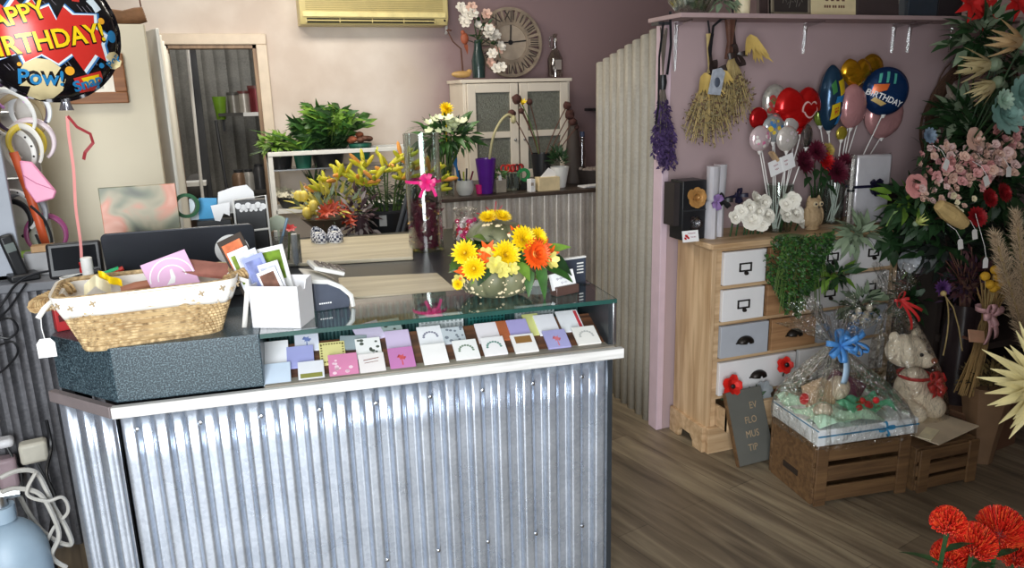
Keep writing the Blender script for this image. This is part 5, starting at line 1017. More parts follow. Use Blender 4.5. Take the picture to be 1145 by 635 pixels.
for sg in (-1, 1):
    dw = cw/2-.03; x0 = sg*(dw/2+.006); s = MB(); f = .062
    for dx, dz, w_, h_ in ((-dw/2+f/2, 0, f, ch-.06), (dw/2-f/2, 0, f, ch-.06), (0, (ch-.06)/2-f/2, dw-2*f, f), (0, -(ch-.06)/2+f/2, dw-2*f, f), (0, -.02, dw-2*f, .045)): s.box((x0+dx, -.012, ch/2+dz), (w_, .024, h_))
    d = s.build('door', m_cab, cb, bevel=.003); s = MB(); s.box((x0, -.008, ch/2), (dw-2*f+.01, .004, ch-.06-2*f+.01)); s.build('pane', m_fr, d, smooth=0); s = MB(); s.ell((x0-sg*(dw/2-.03), -.032, ch*.42), .011, 10, 7); s.build('knob', m_steel, d)
# clock, flowers, bottle, bowl above
TOPZ = cz+.012
c = P(572, 47, 5.5); cr_ = 38*sc(c); ck = thing('wall_clock', 'large weathered round timber clock with Roman numerals standing on the glazed cabinet', 'clock', (c.x, 5.54, TOPZ+cr_+.001)); m_ckw = mat('clock_weathered', (150, 134, 116), .7, var=.3, scale=9); TL = Matrix.Rotation(rad(-4), 4, 'X') @ Matrix.Rotation(PI/2, 4, 'X')
s = MB()
def ring(s, r0, r1, z0, z1, n=48): s.lathe([(r0, z0), (r1, z0), (r1, z1), (r0, z1), (r0, z0)], n=n, cap=False)
ring(s, cr_*.92, cr_, 0, .02); ring(s, cr_*.50, cr_*.58, 0, .02); s.xf(TL); s.build('rim', m_ckw, ck)
s = MB(); s.lathe([(0, 0), (cr_*.5, 0), (cr_*.5, .012), (0, .012)], n=40); s.xf(TL); s.build('face', mat('clock_face', (172, 156, 138), .7, var=.2, scale=9), ck)
s = MB(); nums = 'XII I II III IV V VI VII VIII IX X XI'.split(); m_num = mat('numeral_bone', (206, 192, 170), .6, var=.1)
for i in range(24): a = 2*PI*(i+.0)/24; s.box((.75*cr_*math.sin(a), .75*cr_*math.cos(a), .008), (.020 if i % 2 else .052, cr_*.36, .012), -a)
s.xf(TL); s.build('slats', m_ckw, ck)
for i, nm in enumerate(nums):
    a = 2*PI*i/12; s = MB(); words(s, nm, lambda x, y: TL @ V((x, y, .0165)), cr_*.26, (.75*cr_*math.sin(a), .75*cr_*math.cos(a)), -a, .02, step=1, sx=.7); s.build('numeral', mat('numeral_ink', (62, 52, 46), .6), ck, smooth=0)
for ang, L in ((4, .62), (84, .50), (268, .62)): s = MB(); s.box((math.sin(rad(ang))*L*cr_/2, math.cos(rad(ang))*L*cr_/2, .017), (.009, L*cr_, .004), -rad(ang)); s.xf(TL); s.build('hand', m_black, ck)
s = MB(); s.lathe([(0, .012), (.018, .012), (.018, .022), (0, .022)], n=14); s.xf(TL); s.build('hub', m_black, ck)
c = P(535, 70, 5.42); t = thing('flower_vase', 'dark green bottle vase of white and blush artificial blossoms left of the clock', 'flower vase', (c.x, 5.42, TOPZ)); RN.seed(17)
s = MB(); s.lathe([(0, 0), (.045, 0), (.05, .12), (.03, .2), (.026, .26), (0, .26)], n=20); s.build('vase', mat('vase_bottle_green', (40, 58, 56), .2), t)
for i in range(22):
    f = i/21; q = V((-.02+.17*f+RN.uniform(-.05, .05)-.1*(f < .3), RN.uniform(-.08, .0), .42-.33*f*f+RN.uniform(-.06, .06))); s = MB(); bloom_open(s, q, (RN.uniform(-.4, .4), -.9, .4), .042, 6, .75, 25); bloom_open(s, q, (RN.uniform(-.3, .3), -.9, .4), .03, 5, .8, 50); s.build('blossom', [mat('petal_white', (236, 230, 218), .6, var=.05), m_peach][i % 4 == 3], t)
s = MB(); [s.tube([(0, 0, .25), (-.03+.16*k_, -.03, .36-.06*k_), (.2*k_-.03, -.05, .40-.33*k_*k_)], .004, 5) for k_ in (0, .3, .6, .9)]; bush(s, (.03, -.03, .28), (.09, .04, .14), 40, .05, .02, 0); s.build('stems', m_dgreen, t)
t = thing('twig_ornament', 'dark twig with a rust-coloured bird at the left above the cabinet', 'ornament', (P(516, 70, 5.40).x, 5.40, TOPZ)); s = MB(); q0 = P(500, 34, 5.4); k = V((q0.x-P(516, 70, 5.40).x, 0, q0.z-TOPZ)); s.tube([(.01, 0, .0), (.0, 0, .2), k*.8+V((.02, 0, -.01)), k], [.007, .006, .005, .004], 6); [s.ell(k+V((.012*i, 0, .004*(i % 2))), (.01, .008, .007), 6, 4) for i in range(3)]; s.build('twig', m_brown, t); s = MB(); s.ell((.03, 0, .27), (.03, .02, .04), 10, 7); s.ell((.018, 0, .31), .016, 8, 6); s.leaf((.03, 0, .25), (.3, 0, -1), .09, .03, up=(0, -1, 0)); s.build('bird', mat('rust', (160, 84, 56), .6), t)
c = P(514, 80, 5.40); t = thing('wooden_duck', 'small carved wooden duck-shaped dish at the left corner of the cabinet top', 'ornament', (c.x, 5.36, TOPZ)); s = MB(); s.ell((0, 0, .025), (.075, .035, .025), 16, 8); s.ell((.06, 0, .045), (.022, .018, .016), 10, 7); s.leaf((-.05, 0, .03), (-1, 0, .35), .05, .03, n=2); s.build('duck', mat('duck_tan', (196, 156, 96), .5, var=.15), t, remesh=.006)
c = P(621, 80, 5.45); t = thing('glass_bottle', 'clear glass flagon with a loop handle at the right on top of the cabinet', 'bottle', (c.x, 5.45, TOPZ)); hb = P(621, 38, 5.45).z-TOPZ; rb = .058; s = MB(); s.lathe([(0, 0), (rb, 0), (rb, hb*.42), (rb*.6, hb*.58), (rb*.28, hb*.66), (rb*.24, hb*.95), (rb*.34, hb)], n=26, cap=False); s.build('glass', clear('bottle_glass', (214, 210, 206), .16, .05, edge=.8), t); s = MB(); s.tube([(-rb*.3, 0, hb*.95), (-rb*.75, 0, hb*.92), (-rb*.7, 0, hb*.7), (-rb*.3, 0, hb*.66)], .006, 6); s.build('handle', m_vglass, t); s = MB(); s.box((0, -rb*.98, hb*.28), (.05, .004, .07)); s.build('label', mat('label_grey_old', (150, 140, 134), .7), t)
c = P(670, 121, 5.55); t = thing('wall_shelf', 'tiny dark shelf with two small bottles on the mauve back wall', 'shelf', (c.x+.06, 5.62, c.z)); s = MB(); s.box((0, 0, -.01), (.24, .15, .02)); s.build('board', m_dark, t); s = MB(); s.box((0, .06, -.05), (.02, .03, .08)); s.build('bracket', m_dark, t)
for i, (px, col, hh) in enumerate(((674, (150, 96, 40), .15), (681, (60, 44, 36), .16))): q = P(px, 115, 5.6); t = thing('small_bottle', ['amber bottle with a pale label on the tiny wall shelf', 'dark bottle on the tiny wall shelf beside the corrugated panel'][i], 'bottle', (q.x, 5.6, c.z)); s = MB(); s.lathe([(0, 0), (.024, 0), (.024, hh*.65), (.010, hh*.78), (.010, hh), (0, hh)], n=16); s.build('bottle', mat('btl_%d' % i, col, .2), t); s = MB(); s.box((0, -.0245, hh*.35), (.028, .003, hh*.35)); s.build('label', m_cream, t)
# things along the back counter
YF = 4.78
def bct(px, y=YF): return (P(px, 210, y).x, y, CT)
def lathe_thing(name, label, cat, px, prof, m, y=YF, part='body', n=26): t = thing(name, label, cat, bct(px, y)); s = MB(); s.lathe(prof, n=n); s.build(part, m, t); return t
def k_(y=YF): return sc(P(580, 200, y))
k1 = k_()
lathe_thing('round_pot', 'round white pot of pens and brushes on the back counter', 'pot', 520, [(0, 0), (7*k1, 0), (9.5*k1, 5*k1), (10*k1, 9*k1), (8.5*k1, 16*k1), (7.5*k1, 16*k1), (8*k1, 8*k1), (0, 3*k1)], m_white)
def tool(name, label, cat, px, dx, dz, col, r=.006, y=YF, z0=.03, shape=None):
    t = thing(name, label, cat, V(bct(px, y))+V((0, 0, z0))); s = MB(); s.tube([(0, 0, 0), (dx, 0, dz)], r, 7); s.build('shaft', mat('tool_%d_%d_%d' % col, col, .4), t)
    if shape: s = MB(); s.ell((dx, 0, dz), shape, 10, 7); s.build('head', mat('tool_%d_%d_%d' % col, col, .4), t)
tool('brush', 'tall bright blue brush handle in the round white pot', 'brush', 515, -.03, .20, (50, 130, 200), .008, shape=(.016, .01, .05))
for i, (px, dx, dz, col, lab) in enumerate(((517, -.02, .13, (30, 30, 34), 'black pen leaning left in the round white pot'), (521, .01, .14, (60, 60, 66), 'grey pen upright in the round white pot'), (523, .04, .12, (120, 30, 60), 'wine-red pen leaning right in the round white pot'), (519, .0, .12, (190, 200, 60), 'lime pen in the round white pot'))): tool('pen', lab, 'pen', px, dx, dz, col)
vp_ = lathe_thing('purple_vase', 'tall tapered purple vase on the back counter', 'vase', 544, [(0, 0), (7*k1, 0), (11.5*k1, 38*k1), (10.8*k1, 38*k1), (6.4*k1, .01), (0, .01)], mat('vase_purple', (96, 34, 150), .3))
t = thing('bent_stem', 'thick pale bent stem arching out of the purple vase', 'stem', V(bct(544))+V((0, 0, .04))); s = MB(); s.tube(smooth_path([(.0, 0, 0), (.03, 0, .2), (.06, 0, .33), (.11, 0, .42), (.16, 0, .46), (.19, 0, .45)]), [.009]*31, 8); s.ell((.2, 0, .43), (.02, .02, .028), 8, 6); s.build('stem', mat('stem_pale', (176, 168, 126), .6), t)
lathe_thing('small_vase', 'small purple flower pot stem just left of the purple vase', 'vase', 536, [(0, 0), (.02, 0), (.026, .06), (0, .06)], m_pk)
# alstroemeria bunch in glass
c = P(498, 170, 4.72); t = thing('flower_vase', 'glass vase of white and green blooms with one yellow flower behind the tall cylinder vase', 'flower vase', (c.x, 4.72, CT)); RN.seed(12); s = MB(); s.lathe([(0, 0), (.045, 0), (.055, .2), (.05, .2), (.04, .01), (0, .01)], n=22); s.build('vase', m_vglass, t)
hz_ = P(500, 145, 4.72).z-CT; s = MB()
for i in range(22): a = i*2.4; s.tube([(0, 0, .02), (math.cos(a)*.04, math.sin(a)*.03, .2), (math.cos(a)*.14*(i/22), math.sin(a)*.1*(i/22), hz_-.05)], .004, 5)
s.build('stems', m_stem, t)
s = MB(); bush(s, (0.02, 0, hz_-.04), (.19, .12, .09), 230, .085, .03, 0, .1, .4, .3, -1, 1); [s.leaf((-.16+.02*j, 0, hz_+.02), (-1, -.2, .3*math.sin(j)), .11, .02, n=3) for j in range(7)]; s.build('foliage', [m_green, m_dgreen], t)
for i in range(22):
    a = RN.random()*6.28; q = V((math.cos(a)*.17*RN.random()+.04, -abs(math.sin(a))*.10, hz_+RN.uniform(-.03, .07))); s = MB(); bloom_open(s, q, (RN.uniform(-.5, .5), -.5, .9), .04, 6, .6, 45); s.build('white_bloom', mat('petal_greenwhite', (226, 232, 196), .5, var=.12, scale=30), t)
q = P(499, 122, 4.7)-V((c.x, 4.72, CT)); s = MB(); bloom_mum(s, q, (0, -.7, .6), .05, 5, 14); bloom_mum(s, q+V((-.0, 0, -.03)), (-.3, -.8, .3), .04, 4, 12); s.tube([(0, 0, .1), q], .004, 5); s.build('yellow_bloom', m_yel, t)
# wooden block pot, scissors jar, tape dispenser, black bucket with seed heads
t = thing('block_pot', 'square grey stone pot with a green stem and card on the back counter', 'pot', bct(559)); s = MB(); s.box((0, 0, .045), (.07, .07, .09), taper=1.05); s.build('pot', mat('stone_grey', (158, 148, 134), .8, var=.1, bump=.3), t, bevel=.004); s = MB(); bush(s, (0, 0, .115), (.03, .03, .04), 30, .04, .02); s.build('plant', m_green, t); s = MB(); s.box((-.01, -.036, .10), (.02, .003, .035)); s.build('tag', m_paper, t)
c2 = bct(574, 4.86); t = thing('glass_jar', 'clear glass jar packed with scissors on the back counter', 'jar', c2); s = MB(); s.lathe([(0, 0), (.06, 0), (.064, .12), (.061, .12), (.057, .008), (0, .008)], n=26); s.build('jar', m_vglass, t)
for i in range(6):
    dx = -.045+.018*i; k = thing('scissors', ['red handled scissors, leftmost in the glass jar', 'red handled scissors, second in the glass jar', 'orange-red handled scissors in the middle of the glass jar', 'dark handled secateurs in the glass jar', 'red handled secateurs right of the middle in the glass jar', 'dark red handled scissors at the right of the glass jar'][i], 'scissors', (c2[0]+dx*.8, c2[1]+RN.uniform(-.02, .02), CT+.012)); s = MB(); s.box((0, 0, .05), (.016, .004, .10)); s.build('blade', m_steel, k); s = MB(); mm = [m_red, m_red, m_or, m_dark, m_red, mat('handle_darkred', (120, 26, 32), .4)][i]
    for sg in (-1, 1): s.tube([(dx*.3+.016*sg+.016*math.cos(a), 0, .135+.022*math.sin(a)) for a in [2*PI*j/14 for j in range(15)]], .005, 6)
    s.build('handle', mm, k)
c = bct(588, 4.84); t = thing('tape_dispenser', 'dark tape dispenser with a green roll on the back counter', 'tape dispenser', c); s = MB(); s.prism([(-.06, 0), (.08, 0), (.08, .05), (.03, .04), (-.03, .06), (-.06, .09)], -.025, .025); s.xf(Matrix.Rotation(PI/2, 4, 'X')); s.build('body', m_black, t, bevel=.004); s = MB(); s.lathe([(.025, -.012), (.045, -.012), (.045, .012), (.025, .012), (.025, -.012)], (-.015, 0, .10), n=24, cap=False, rot=frame((0, 1, 0))); s.build('roll', mat('tape_emerald', (40, 140, 80), .4), t)
cbk = bct(606, 4.95); t = thing('flower_bucket', 'tall black bucket holding dried brown seed heads on the back counter', 'bucket', cbk); s = MB(); k2 = k_(4.95); s.lathe([(0, 0), (8.5*k2, 0), (12*k2, 37*k2), (11.2*k2, 37*k2), (8*k2, .01), (0, .01)], n=26); s.build('bucket', m_black, t); s = MB(); s.box((.0, -10*k2, 20*k2), (.012, .01, 24*k2)); s.build('seam', m_dark, t)
for i, (px, py, big) in enumerate(((578, 111, 1.2), (572, 127, 1), (592, 114, .8), (583, 124, .7), (634, 118, 1), (637, 128, 1.2), (640, 136, 1), (645, 142, .6))):
    q = P(px, py, 4.93)-V(cbk); k = thing('seed_head_stem', 'dried brown seed head on a dark stem, leaning '+('left' if px < 610 else 'right')+' from the tall black bucket', 'dried flower', V(cbk)+V((0, 0, .05)), 0, 'seed heads leaning '+('left' if px < 610 else 'right')); q = q-V((0, 0, .05)); s = MB(); s.tube(arc((RN.uniform(-.03, .03), 0, 0), q, V((.03*(1 if q.x < 0 else -1), 0, -.01))), .004, 5); s.build('stem', m_brown, k); s = MB(); s.ell(q, .028*big, 10, 7); [s.ell(q+rdir()*.02*big, .012*big, 6, 4) for _ in range(10)]; s.build('head', mat('seed_dark', (74, 42, 36), .8, var=.3), k)
q = P(584, 117, 4.92)-V(cbk); k = thing('yellow_flower_stem', 'single yellow flower among the brown seed heads', 'flower', V(cbk)+V((0, 0, .05))); s = MB(); s.tube(arc((0, 0, 0), q-V((0, 0, .05)), (.03, 0, 0)), .004, 5); s.build('stem', m_stem, k); s = MB(); bloom_open(s, q-V((0, 0, .05)), (0, -.6, .8), .045, 7, .5, 60); s.build('flower', m_yel, k)
t = thing('white_pot', 'white tapered pot with a small leafy plant on the back counter', 'potted plant', bct(626, 4.84)); s = MB(); s.lathe([(0, 0), (.04, 0), (.065, .14), (.06, .14), (.036, .01), (0, .12)], n=26); s.build('pot', m_white, t); s = MB(); bush(s, (-.01, 0, .19), (.05, .05, .07), 110, .05, .014, 0, .8); s.build('foliage', m_dgreen, t)
t = thing('card_carton', 'cream paper box with a folded white sheet at the front of the back counter', 'box', bct(612, 4.72)); s = MB(); s.box((0, 0, .045), (.15, .08, .09)); s.build('box', mat('carton_cream', (222, 202, 160), .6), t, bevel=.002); s = MB(); s.prism([(-.05, .09), (.01, .15), (.06, .12), (.06, .08)], -.001, .001); s.xf(Matrix.Rotation(PI/2, 4, 'X')); s.build('sheet', m_paper, t, smooth=0); 
t = thing('white_card_box', 'small upright white carton left of the cream paper box', 'box', bct(594, 4.72)); s = MB(); s.box((0, 0, .04), (.035, .05, .085), .2); s.build('carton', m_paper, t, bevel=.002); s = MB(); s.box((-.002, -.027, .05), (.02, .002, .02), .2); s.build('print', mat('print_grey', (170, 160, 150), .6), t)
t = thing('cone_roll', 'tall dark cone of wrapping leaning by the right side of the cabinet', 'cone', bct(641, 5.05)); s = MB(); s.lathe([(0, 0), (.075, 0), (.03, .44), (0, .45)], n=22); s.build('cone', mat('cone_dark', (70, 60, 54), .7), t)
t = thing('dark_basket', 'dark woven basket of pale pebbles at the right end of the back counter', 'basket', bct(664, 4.92)); s = MB(); s.lathe([(0, 0), (.10, 0), (.12, .10), (.112, .10), (.095, .01), (0, .06)], n=30, fn=lambda a, i: 1+.02*math.sin(24*a+i*3)); s.build('basket', mat('basket_dark', (48, 40, 38), .7, bump=.4, bscale=90), t); s = MB(); [s.ell((RN.uniform(-.08, .08), RN.uniform(-.08, .08), .10), (.022, .018, .014), 8, 5) for _ in range(16)]; s.build('pebbles', mat('pebble', (150, 136, 128), .7, var=.2), t)
t = thing('white_papers', 'flat pale sheets at the right end of the back counter', 'papers', bct(664, 4.74)); s = MB(); [s.box((0, 0, .003+.004*i), (.2, .1, .003), .1*i) for i in range(3)]; s.build('sheets', m_paper, t, smooth=0)
t = thing('slim_bottle', 'slim pale bottle with a blue cap by the cabinet at the mauve wall', 'bottle', bct(651, 5.1)); hh = P(651, 147, 5.1).z-CT; s = MB(); s.lathe([(0, 0), (.03, 0), (.028, hh*.6), (.013, hh*.8), (.013, hh*.92), (0, hh*.92)], n=16); s.build('bottle', clear('slim_glass', (210, 205, 205), .15, .1, edge=.6), t); s = MB(); s.lathe([(.018, hh*.9), (.018, hh), (0, hh)], n=14); s.build('cap', mat('cap_bluegrey', (70, 80, 110), .4), t)

# ================================================================== RIGHT SIDE: top shelf
sh = thing('wall_shelf', 'long mauve-painted shelf running along the top of the partition wall', 'shelf', (1.72, 2.8, 1.862)); SX1 = 3.72-1.72
s = MB(); s.box((SX1/2, .10, .009), (SX1, .26, .018)); s.build('board', mat('shelf_mauve', (170, 146, 146), .6, var=.05), sh, bevel=.002)
for i, px in enumerate((768, 915, 1016, 1034, 1082)):
    q = P(px, 26, 2.86); x = q.x-1.72; dz = -(.13 if i else .2); s = MB()
    s.prism([(.0, 0), (.13, 0), (.13, -.006), (.02, -.02), (.008, dz), (0, dz)], -.004, .004); s.xf(Matrix(((0, 0, 1, x), (-1, 0, 0, .15), (0, 1, 0, -.001), (0, 0, 0, 1)))); s.build('clear_bracket', clear('bracket_acrylic', (240, 240, 240), .22, .05, edge=.9), sh, smooth=0)
SZ = 1.881
def sgn(px0, px1, h, y, col, label, name='sign', frame_=None, text=None, tcol=(90, 60, 50), tilt=-6, cat='sign', th=.018):
    a_, b_ = P(px0, 10, y), P(px1, 10, y); w_ = b_.x-a_.x; t = thing(name, label, cat, ((a_.x+b_.x)/2, y, SZ)); M = Matrix.Rotation(rad(tilt), 4, 'X')
    s = MB(); s.box((0, 0, h/2), (w_, th, h)); s.xf(M); s.build('panel', mat('sgn_%d_%d_%d' % col, col, .5, var=.08), t, smooth=0, bevel=.002)
    if frame_: s = MB(); f = .014; [s.box((dx, -.004, dz), d) for dx, dz, d in ((0, f/2, (w_, th, f)), (0, h-f/2, (w_, th, f)), (-w_/2+f/2, h/2, (f, th, h)), (w_/2-f/2, h/2, (f, th, h)))]; s.xf(M); s.build('frame', mat('frm_%d_%d_%d' % frame_, frame_, .5), t, bevel=.002)
    if text: s = MB(); [words(s, tx, lambda u, v: M @ V((u, -th/2-.002, v)), hh, (0, zz), step=1, sx=.9) for tx, hh, zz in text]; s.build('lettering', mat('ink_%d_%d_%d' % tcol, tcol, .6), t, smooth=0)
    return t
sgn(848, 858, .16, 2.93, (70, 56, 54), 'narrow dark frame edge between the cream candle and the dark framed sign', cat='frame', name='picture')
t = sgn(861, 905, .17, 2.86, (52, 46, 44), 'dark chalk-patterned sign in a pale frame, left of the cream sign', frame_=(120, 110, 92)); s = MB(); [s.tube([(-.05+.012*i, -.013, .05+.02*math.sin(i*1.7)), (-.042+.012*i, -.013, .065+.02*math.cos(i*2.1))], .0012, 4) for i in range(9)]; s.build('chalk_scrawl', mat('chalk_dim', (110, 104, 96), .8), t)
t = sgn(906, 956, .20, 2.86, (222, 206, 164), 'cream painted sign with brown lettering on the top shelf', text=[('THE DAY', .012, .040)] if False else None); s = MB(); [s.box((-.05+.013*i+.006*(i > 2)+.006*(i > 4), -.0115, .040), (.008, .001, .011)) for i in range(8)]; [s.box((-.04+.03*i, -.0115, .066), (.016, .001, .006)) for i in range(4)]; s.xf(Matrix.Rotation(rad(-6), 4, 'X')); s.build('lettering', mat('ink_brown', (104, 66, 54), .6), t, smooth=0)
sgn(958, 1004, .19, 2.86, (66, 56, 56), 'dark brown block sign right of the cream sign', text=None)
sgn(1006, 1012, .17, 2.90, (214, 204, 190), 'narrow pale frame edge beside the dark brown block sign', name='picture', cat='frame')
sgn(1010, 1042, .18, 2.86, (46, 56, 66), 'dark blue-grey box, left half of the pair at the right of the top shelf', name='gift_box', cat='box', th=.06, tilt=0)
sgn(1043, 1070, .19, 2.86, (34, 32, 36), 'black box, right half of the pair at the right of the top shelf', name='gift_box', cat='box', th=.06, tilt=0)
c = P(830, 8, 2.86); t = thing('pillar_candle', 'cream pillar candle standing on the top shelf', 'candle', (c.x, 2.86, SZ)); s = MB(); s.lathe([(0, 0), (.032, 0), (.032, .12), (.028, .125), (0, .12)], n=24); s.build('wax', mat('wax_cream', (226, 212, 176), .5), t); s = MB(); s.tube([(0, 0, .118), (0, 0, .135)], .002, 5); s.build('wick', m_black, t)
c = P(774, 10, 2.84); t = thing('glass_bowl', 'cut glass bowl of pale pieces at the left end of the top shelf', 'bowl', (c.x, 2.84, SZ)); s = MB(); s.lathe([(0, 0), (.06, 0), (.095, .05), (.105, .10), (.098, .10), (.088, .05), (.055, .006), (0, .006)], n=30, fn=lambda a, i: 1+.03*math.cos(15*a)); s.build('bowl', clear('cut_glass', (228, 232, 228), .22, .05, edge=.9), t); s = MB(); [s.ell((RN.uniform(-.06, .06), RN.uniform(-.06, .06), .03+RN.random()*.05), .018, 7, 5, mi=i % 2) for i in range(18)]; s.build('pieces', [m_sage, mat('pebble_white', (214, 214, 206), .4)], t)
c = P(806, 8, 2.85); t = thing('foliage_sprig', 'dull green leafy sprig lying between the glass bowl and the candle', 'foliage', (c.x, 2.85, SZ)); s = MB(); bush(s, (0, 0, .05), (.07, .05, .05), 70, .05, .025, 0, .2, .3, .2, -.6); s.build('leaves', m_sage, t)

# ================================================================== hanging dried bunches
def bunch_lavender():
    c = P(741, 92, 2.88); t = thing('lavender_bunch', 'bunch of purple dried lavender hanging upside down on the corrugated panel edge', 'dried bunch', c); RN.seed(3); K = sc(c); s = MB(); s2 = MB()
    for i in range(40):
        a = RN.random()*6.28; q = math.sqrt(RN.random()); e = V((math.cos(a)*.062*q+.012, math.sin(a)*.035*q, -RN.uniform(.25, .37))); b = V((math.cos(a+2)*.018*q, math.sin(a+2)*.012*q, RN.uniform(.18, .22))); s.tube([b, (0, 0, .02), e*.6], .002, 4)
        for j in range(27):
            f = .26+.74*j/26; p = e*f+V((RN.uniform(-.006, .006), RN.uniform(-.006, .006), 0)); s2.leaf(p, (RN.uniform(-1, 1), RN.uniform(-1, 1), -.8), .024, .014, up=rdir(), n=2)
    s.build('stems', mat('lavender_stem', (92, 82, 74), .8, var=.2), t); s2.build('flowers', mat('lavender', (66, 46, 90), .8, var=.3), t)
    s = MB(); s.lathe([(.014, -.03), (.018, 0), (.014, .03)], n=12, cap=False); ribbon(s, [(-.01, -.012, .24), (-.026, -.012, .1), (-.026, -.014, -.10), (-.036, -.012, -.17)], .010, (0, 1, 0)); ribbon(s, [(.02, -.012, .28), (.028, -.012, .15), (.012, -.014, .03)], .012, (0, 1, 0)); s.build('ribbon', m_black, t)
    s = MB(); s.box((0, .03, .235), (.05, .06, .012)); s.build('peg', m_dark, t)
bunch_lavender()
def dried(px, py, w_, h_, label, yc, ribbon_c):
    c = P(px, py, 2.86); t = thing('dried_bouquet', label, 'dried bouquet', c); RN.seed(px); s = MB(); s2 = MB()
    w_ *= 1.2; h_ *= 1.15
    for i in range(95):
        a = RN.random()*6.28; q = math.sqrt(RN.random()); e = V((math.cos(a)*w_*q, math.sin(a)*w_*.55*q-.02, -h_*RN.uniform(.55, 1))); s.tube([(math.cos(a)*.015, math.sin(a)*.012, .16), (0, 0, .02), e], .0016, 4)
        for j in range(7): p = e*RN.uniform(.5, 1)+rv(.028); s2.leaf(p, rdir(), .018, .010, up=rdir(), n=2, mi=0 if RN.random() < .65 else 1)
    s.build('stems', m_straw, t); s2.build('seed_sprays', [mat('seed_olive', (134, 122, 88), .8, var=.25), mat('seed_brown', (104, 80, 62), .8, var=.25)], t)
    for dx, dz, r_ in yc:
        s = MB(); [s.leaf((dx, -w_*.55, dz+.06), (math.cos(g)*.55, -.35, -.8), r_*1.35*RN.uniform(.7, 1.1), r_*.34, up=(0, -1, .3), bend=-.15, n=4) for g in [PI*i/7+RN.uniform(-.1, .1) for i in range(8)]]; s.build('yellow_protea', mat('protea_yellow', (206, 176, 100), .6, var=.15), t)
    s = MB(); bow(s, (0, -.03, .0), (0, -1, .1), .05, loops=4, wid=.5); ribbon(s, [(0, -.02, .16), (-.012, -.02, .1), (0, -.03, 0)], .016, (0, 1, 0)); s.build('ribbon', ribbon_c, t)
    s = MB(); s.tube([(0, .0, .16), (.01, .04, .24), (0, .06, .25)], .004, 5); s.build('hook', m_dark, t)
m_rib = mat('ribbon_dark_brown', (52, 42, 40), .4)
dried(792, 82, .10, .26, 'large dried bouquet with yellow protea petals, left of two under the shelf', [(-.06, -.06, .085), (.03, -.05, .06)], m_rib)
dried(818, 62, .085, .25, 'smaller dried bouquet with yellow petals, right of two hung under the shelf', [(.05, .02, .085), (.08, -.02, .07)], m_rib)
c = P(801, 92, 2.72); t = thing('picture_tag', 'grey-blue printed picture tag pinned on the left dried bouquet', 'tag', c); s = MB(); s.prism([(-.032, -.046), (.026, -.052), (.034, .04), (.013, .057), (-.024, .05)], -.003, .003); s.xf(Matrix.Rotation(rad(100), 4, 'X')); s.build('card', mat('tag_greyblue', (160, 166, 176), .5, var=.2, scale=60), t); s = MB(); s.ell((.0, -.006, .0), (.014, .003, .02), 10, 6); s.build('print', mat('tag_print', (70, 78, 92), .5), t)
t = thing('twig_hanger', 'bundle of dark twigs and black ribbon fixed at the left end under the shelf', 'twigs', P(815, 30, 2.84)); s = MB(); [s.tube([(-.02+.008*i, 0, .04), (-.01+.004*i, -.01, -.06), (-.012+.006*i, 0, -.13)], .003, 4) for i in range(7)]; s.build('twigs', m_brown, t); s = MB(); ribbon(s, [(.01, -.02, .04), (-.05, -.02, .03), (-.09, -.02, -.0), (-.10, -.02, -.12)], .012, (0, 1, 0)); s.build('ribbon', m_black, t)

# ================================================================== DRESSER
DX, DY, DW, DD, DH = 1.842, 2.665, 1.02, .272, .955
dr = thing('apothecary_dresser', 'pine chest of drawers with painted white, grey and bare drawer fronts against the partition', 'chest of drawers', (DX, DY, 0))
BZB = .105   # body starts
fx0, fx1 = .05, DW-.05
s = MB(); s.box((DW/2, DD/2-.01, DH-.012), (DW+.05, DD+.045, .024)); s.build('top', m_pinex, dr, bevel=.005)
s = MB(); s.box((.011, DD/2, (DH-.024+BZB)/2), (.022, DD, DH-.024-BZB)); s.build('side', m_pine, dr, bevel=.002); s = MB(); s.box((DW-.011, DD/2, (DH-.024+BZB)/2), (.022, DD, DH-.024-BZB)); s.build('side', m_pine, dr, bevel=.002)
rows = [(DH-.024-.018, .150), (0, .150), (0, .150), (0, .160), (0, .150)]; z = DH-.024-.016; ZR = []
for i, h in enumerate((.150, .146, .150, .158, .128)): ZR.append((z-h, z)); z -= h+.016
BOT = ZR[-1][0]-.014
s = MB(); s.box((DW/2, DD-.006, (DH+BZB)/2-.02), (DW-.03, .01, DH-BZB-.05))
for zz in [DH-.024-.008]+[a-.008 for a, b in ZR]: s.box((DW/2, .012, zz), (DW-.044, .022, .016)); s.box((DW/2, DD/2, zz), (DW-.044, DD-.04, .01))
for x in (.022+.012, DW-.034): s.box((x, .011, (DH-.024+BOT)/2), (.024, .022, DH-.024-BOT))
s.build('carcass', m_pinex, dr, smooth=0)
foot = [(0, 0), (.16, 0), (.165, .03), (.19, .055), (.24, .065)]
s = MB(); pl = foot+[(DW-x, y) for x, y in reversed(foot)]+[(DW, BZB+.015), (0, BZB+.015)]; s.prism(pl, -.011, .011); s.xf(Matrix.Translation((0, -.012, 0)) @ Matrix.Rotation(PI/2, 4, 'X')); s.build('plinth_front', m_pinex, dr, smooth=0, bevel=.002)
ff = [(0, 0), (.075, 0), (.08, .03), (.10, .05)]; s = MB(); pl = ff+[(DD-x, y) for x, y in reversed(ff)]+[(DD, BZB+.015), (0, BZB+.015)]; s.prism(pl, -.011, .011); s.xf(Matrix(((0, 0, 1, -.006), (1, 0, 0, -.0), (0, 1, 0, 0), (0, 0, 0, 1)))); s.build('plinth_side', m_pinex, dr, smooth=0, bevel=.002)
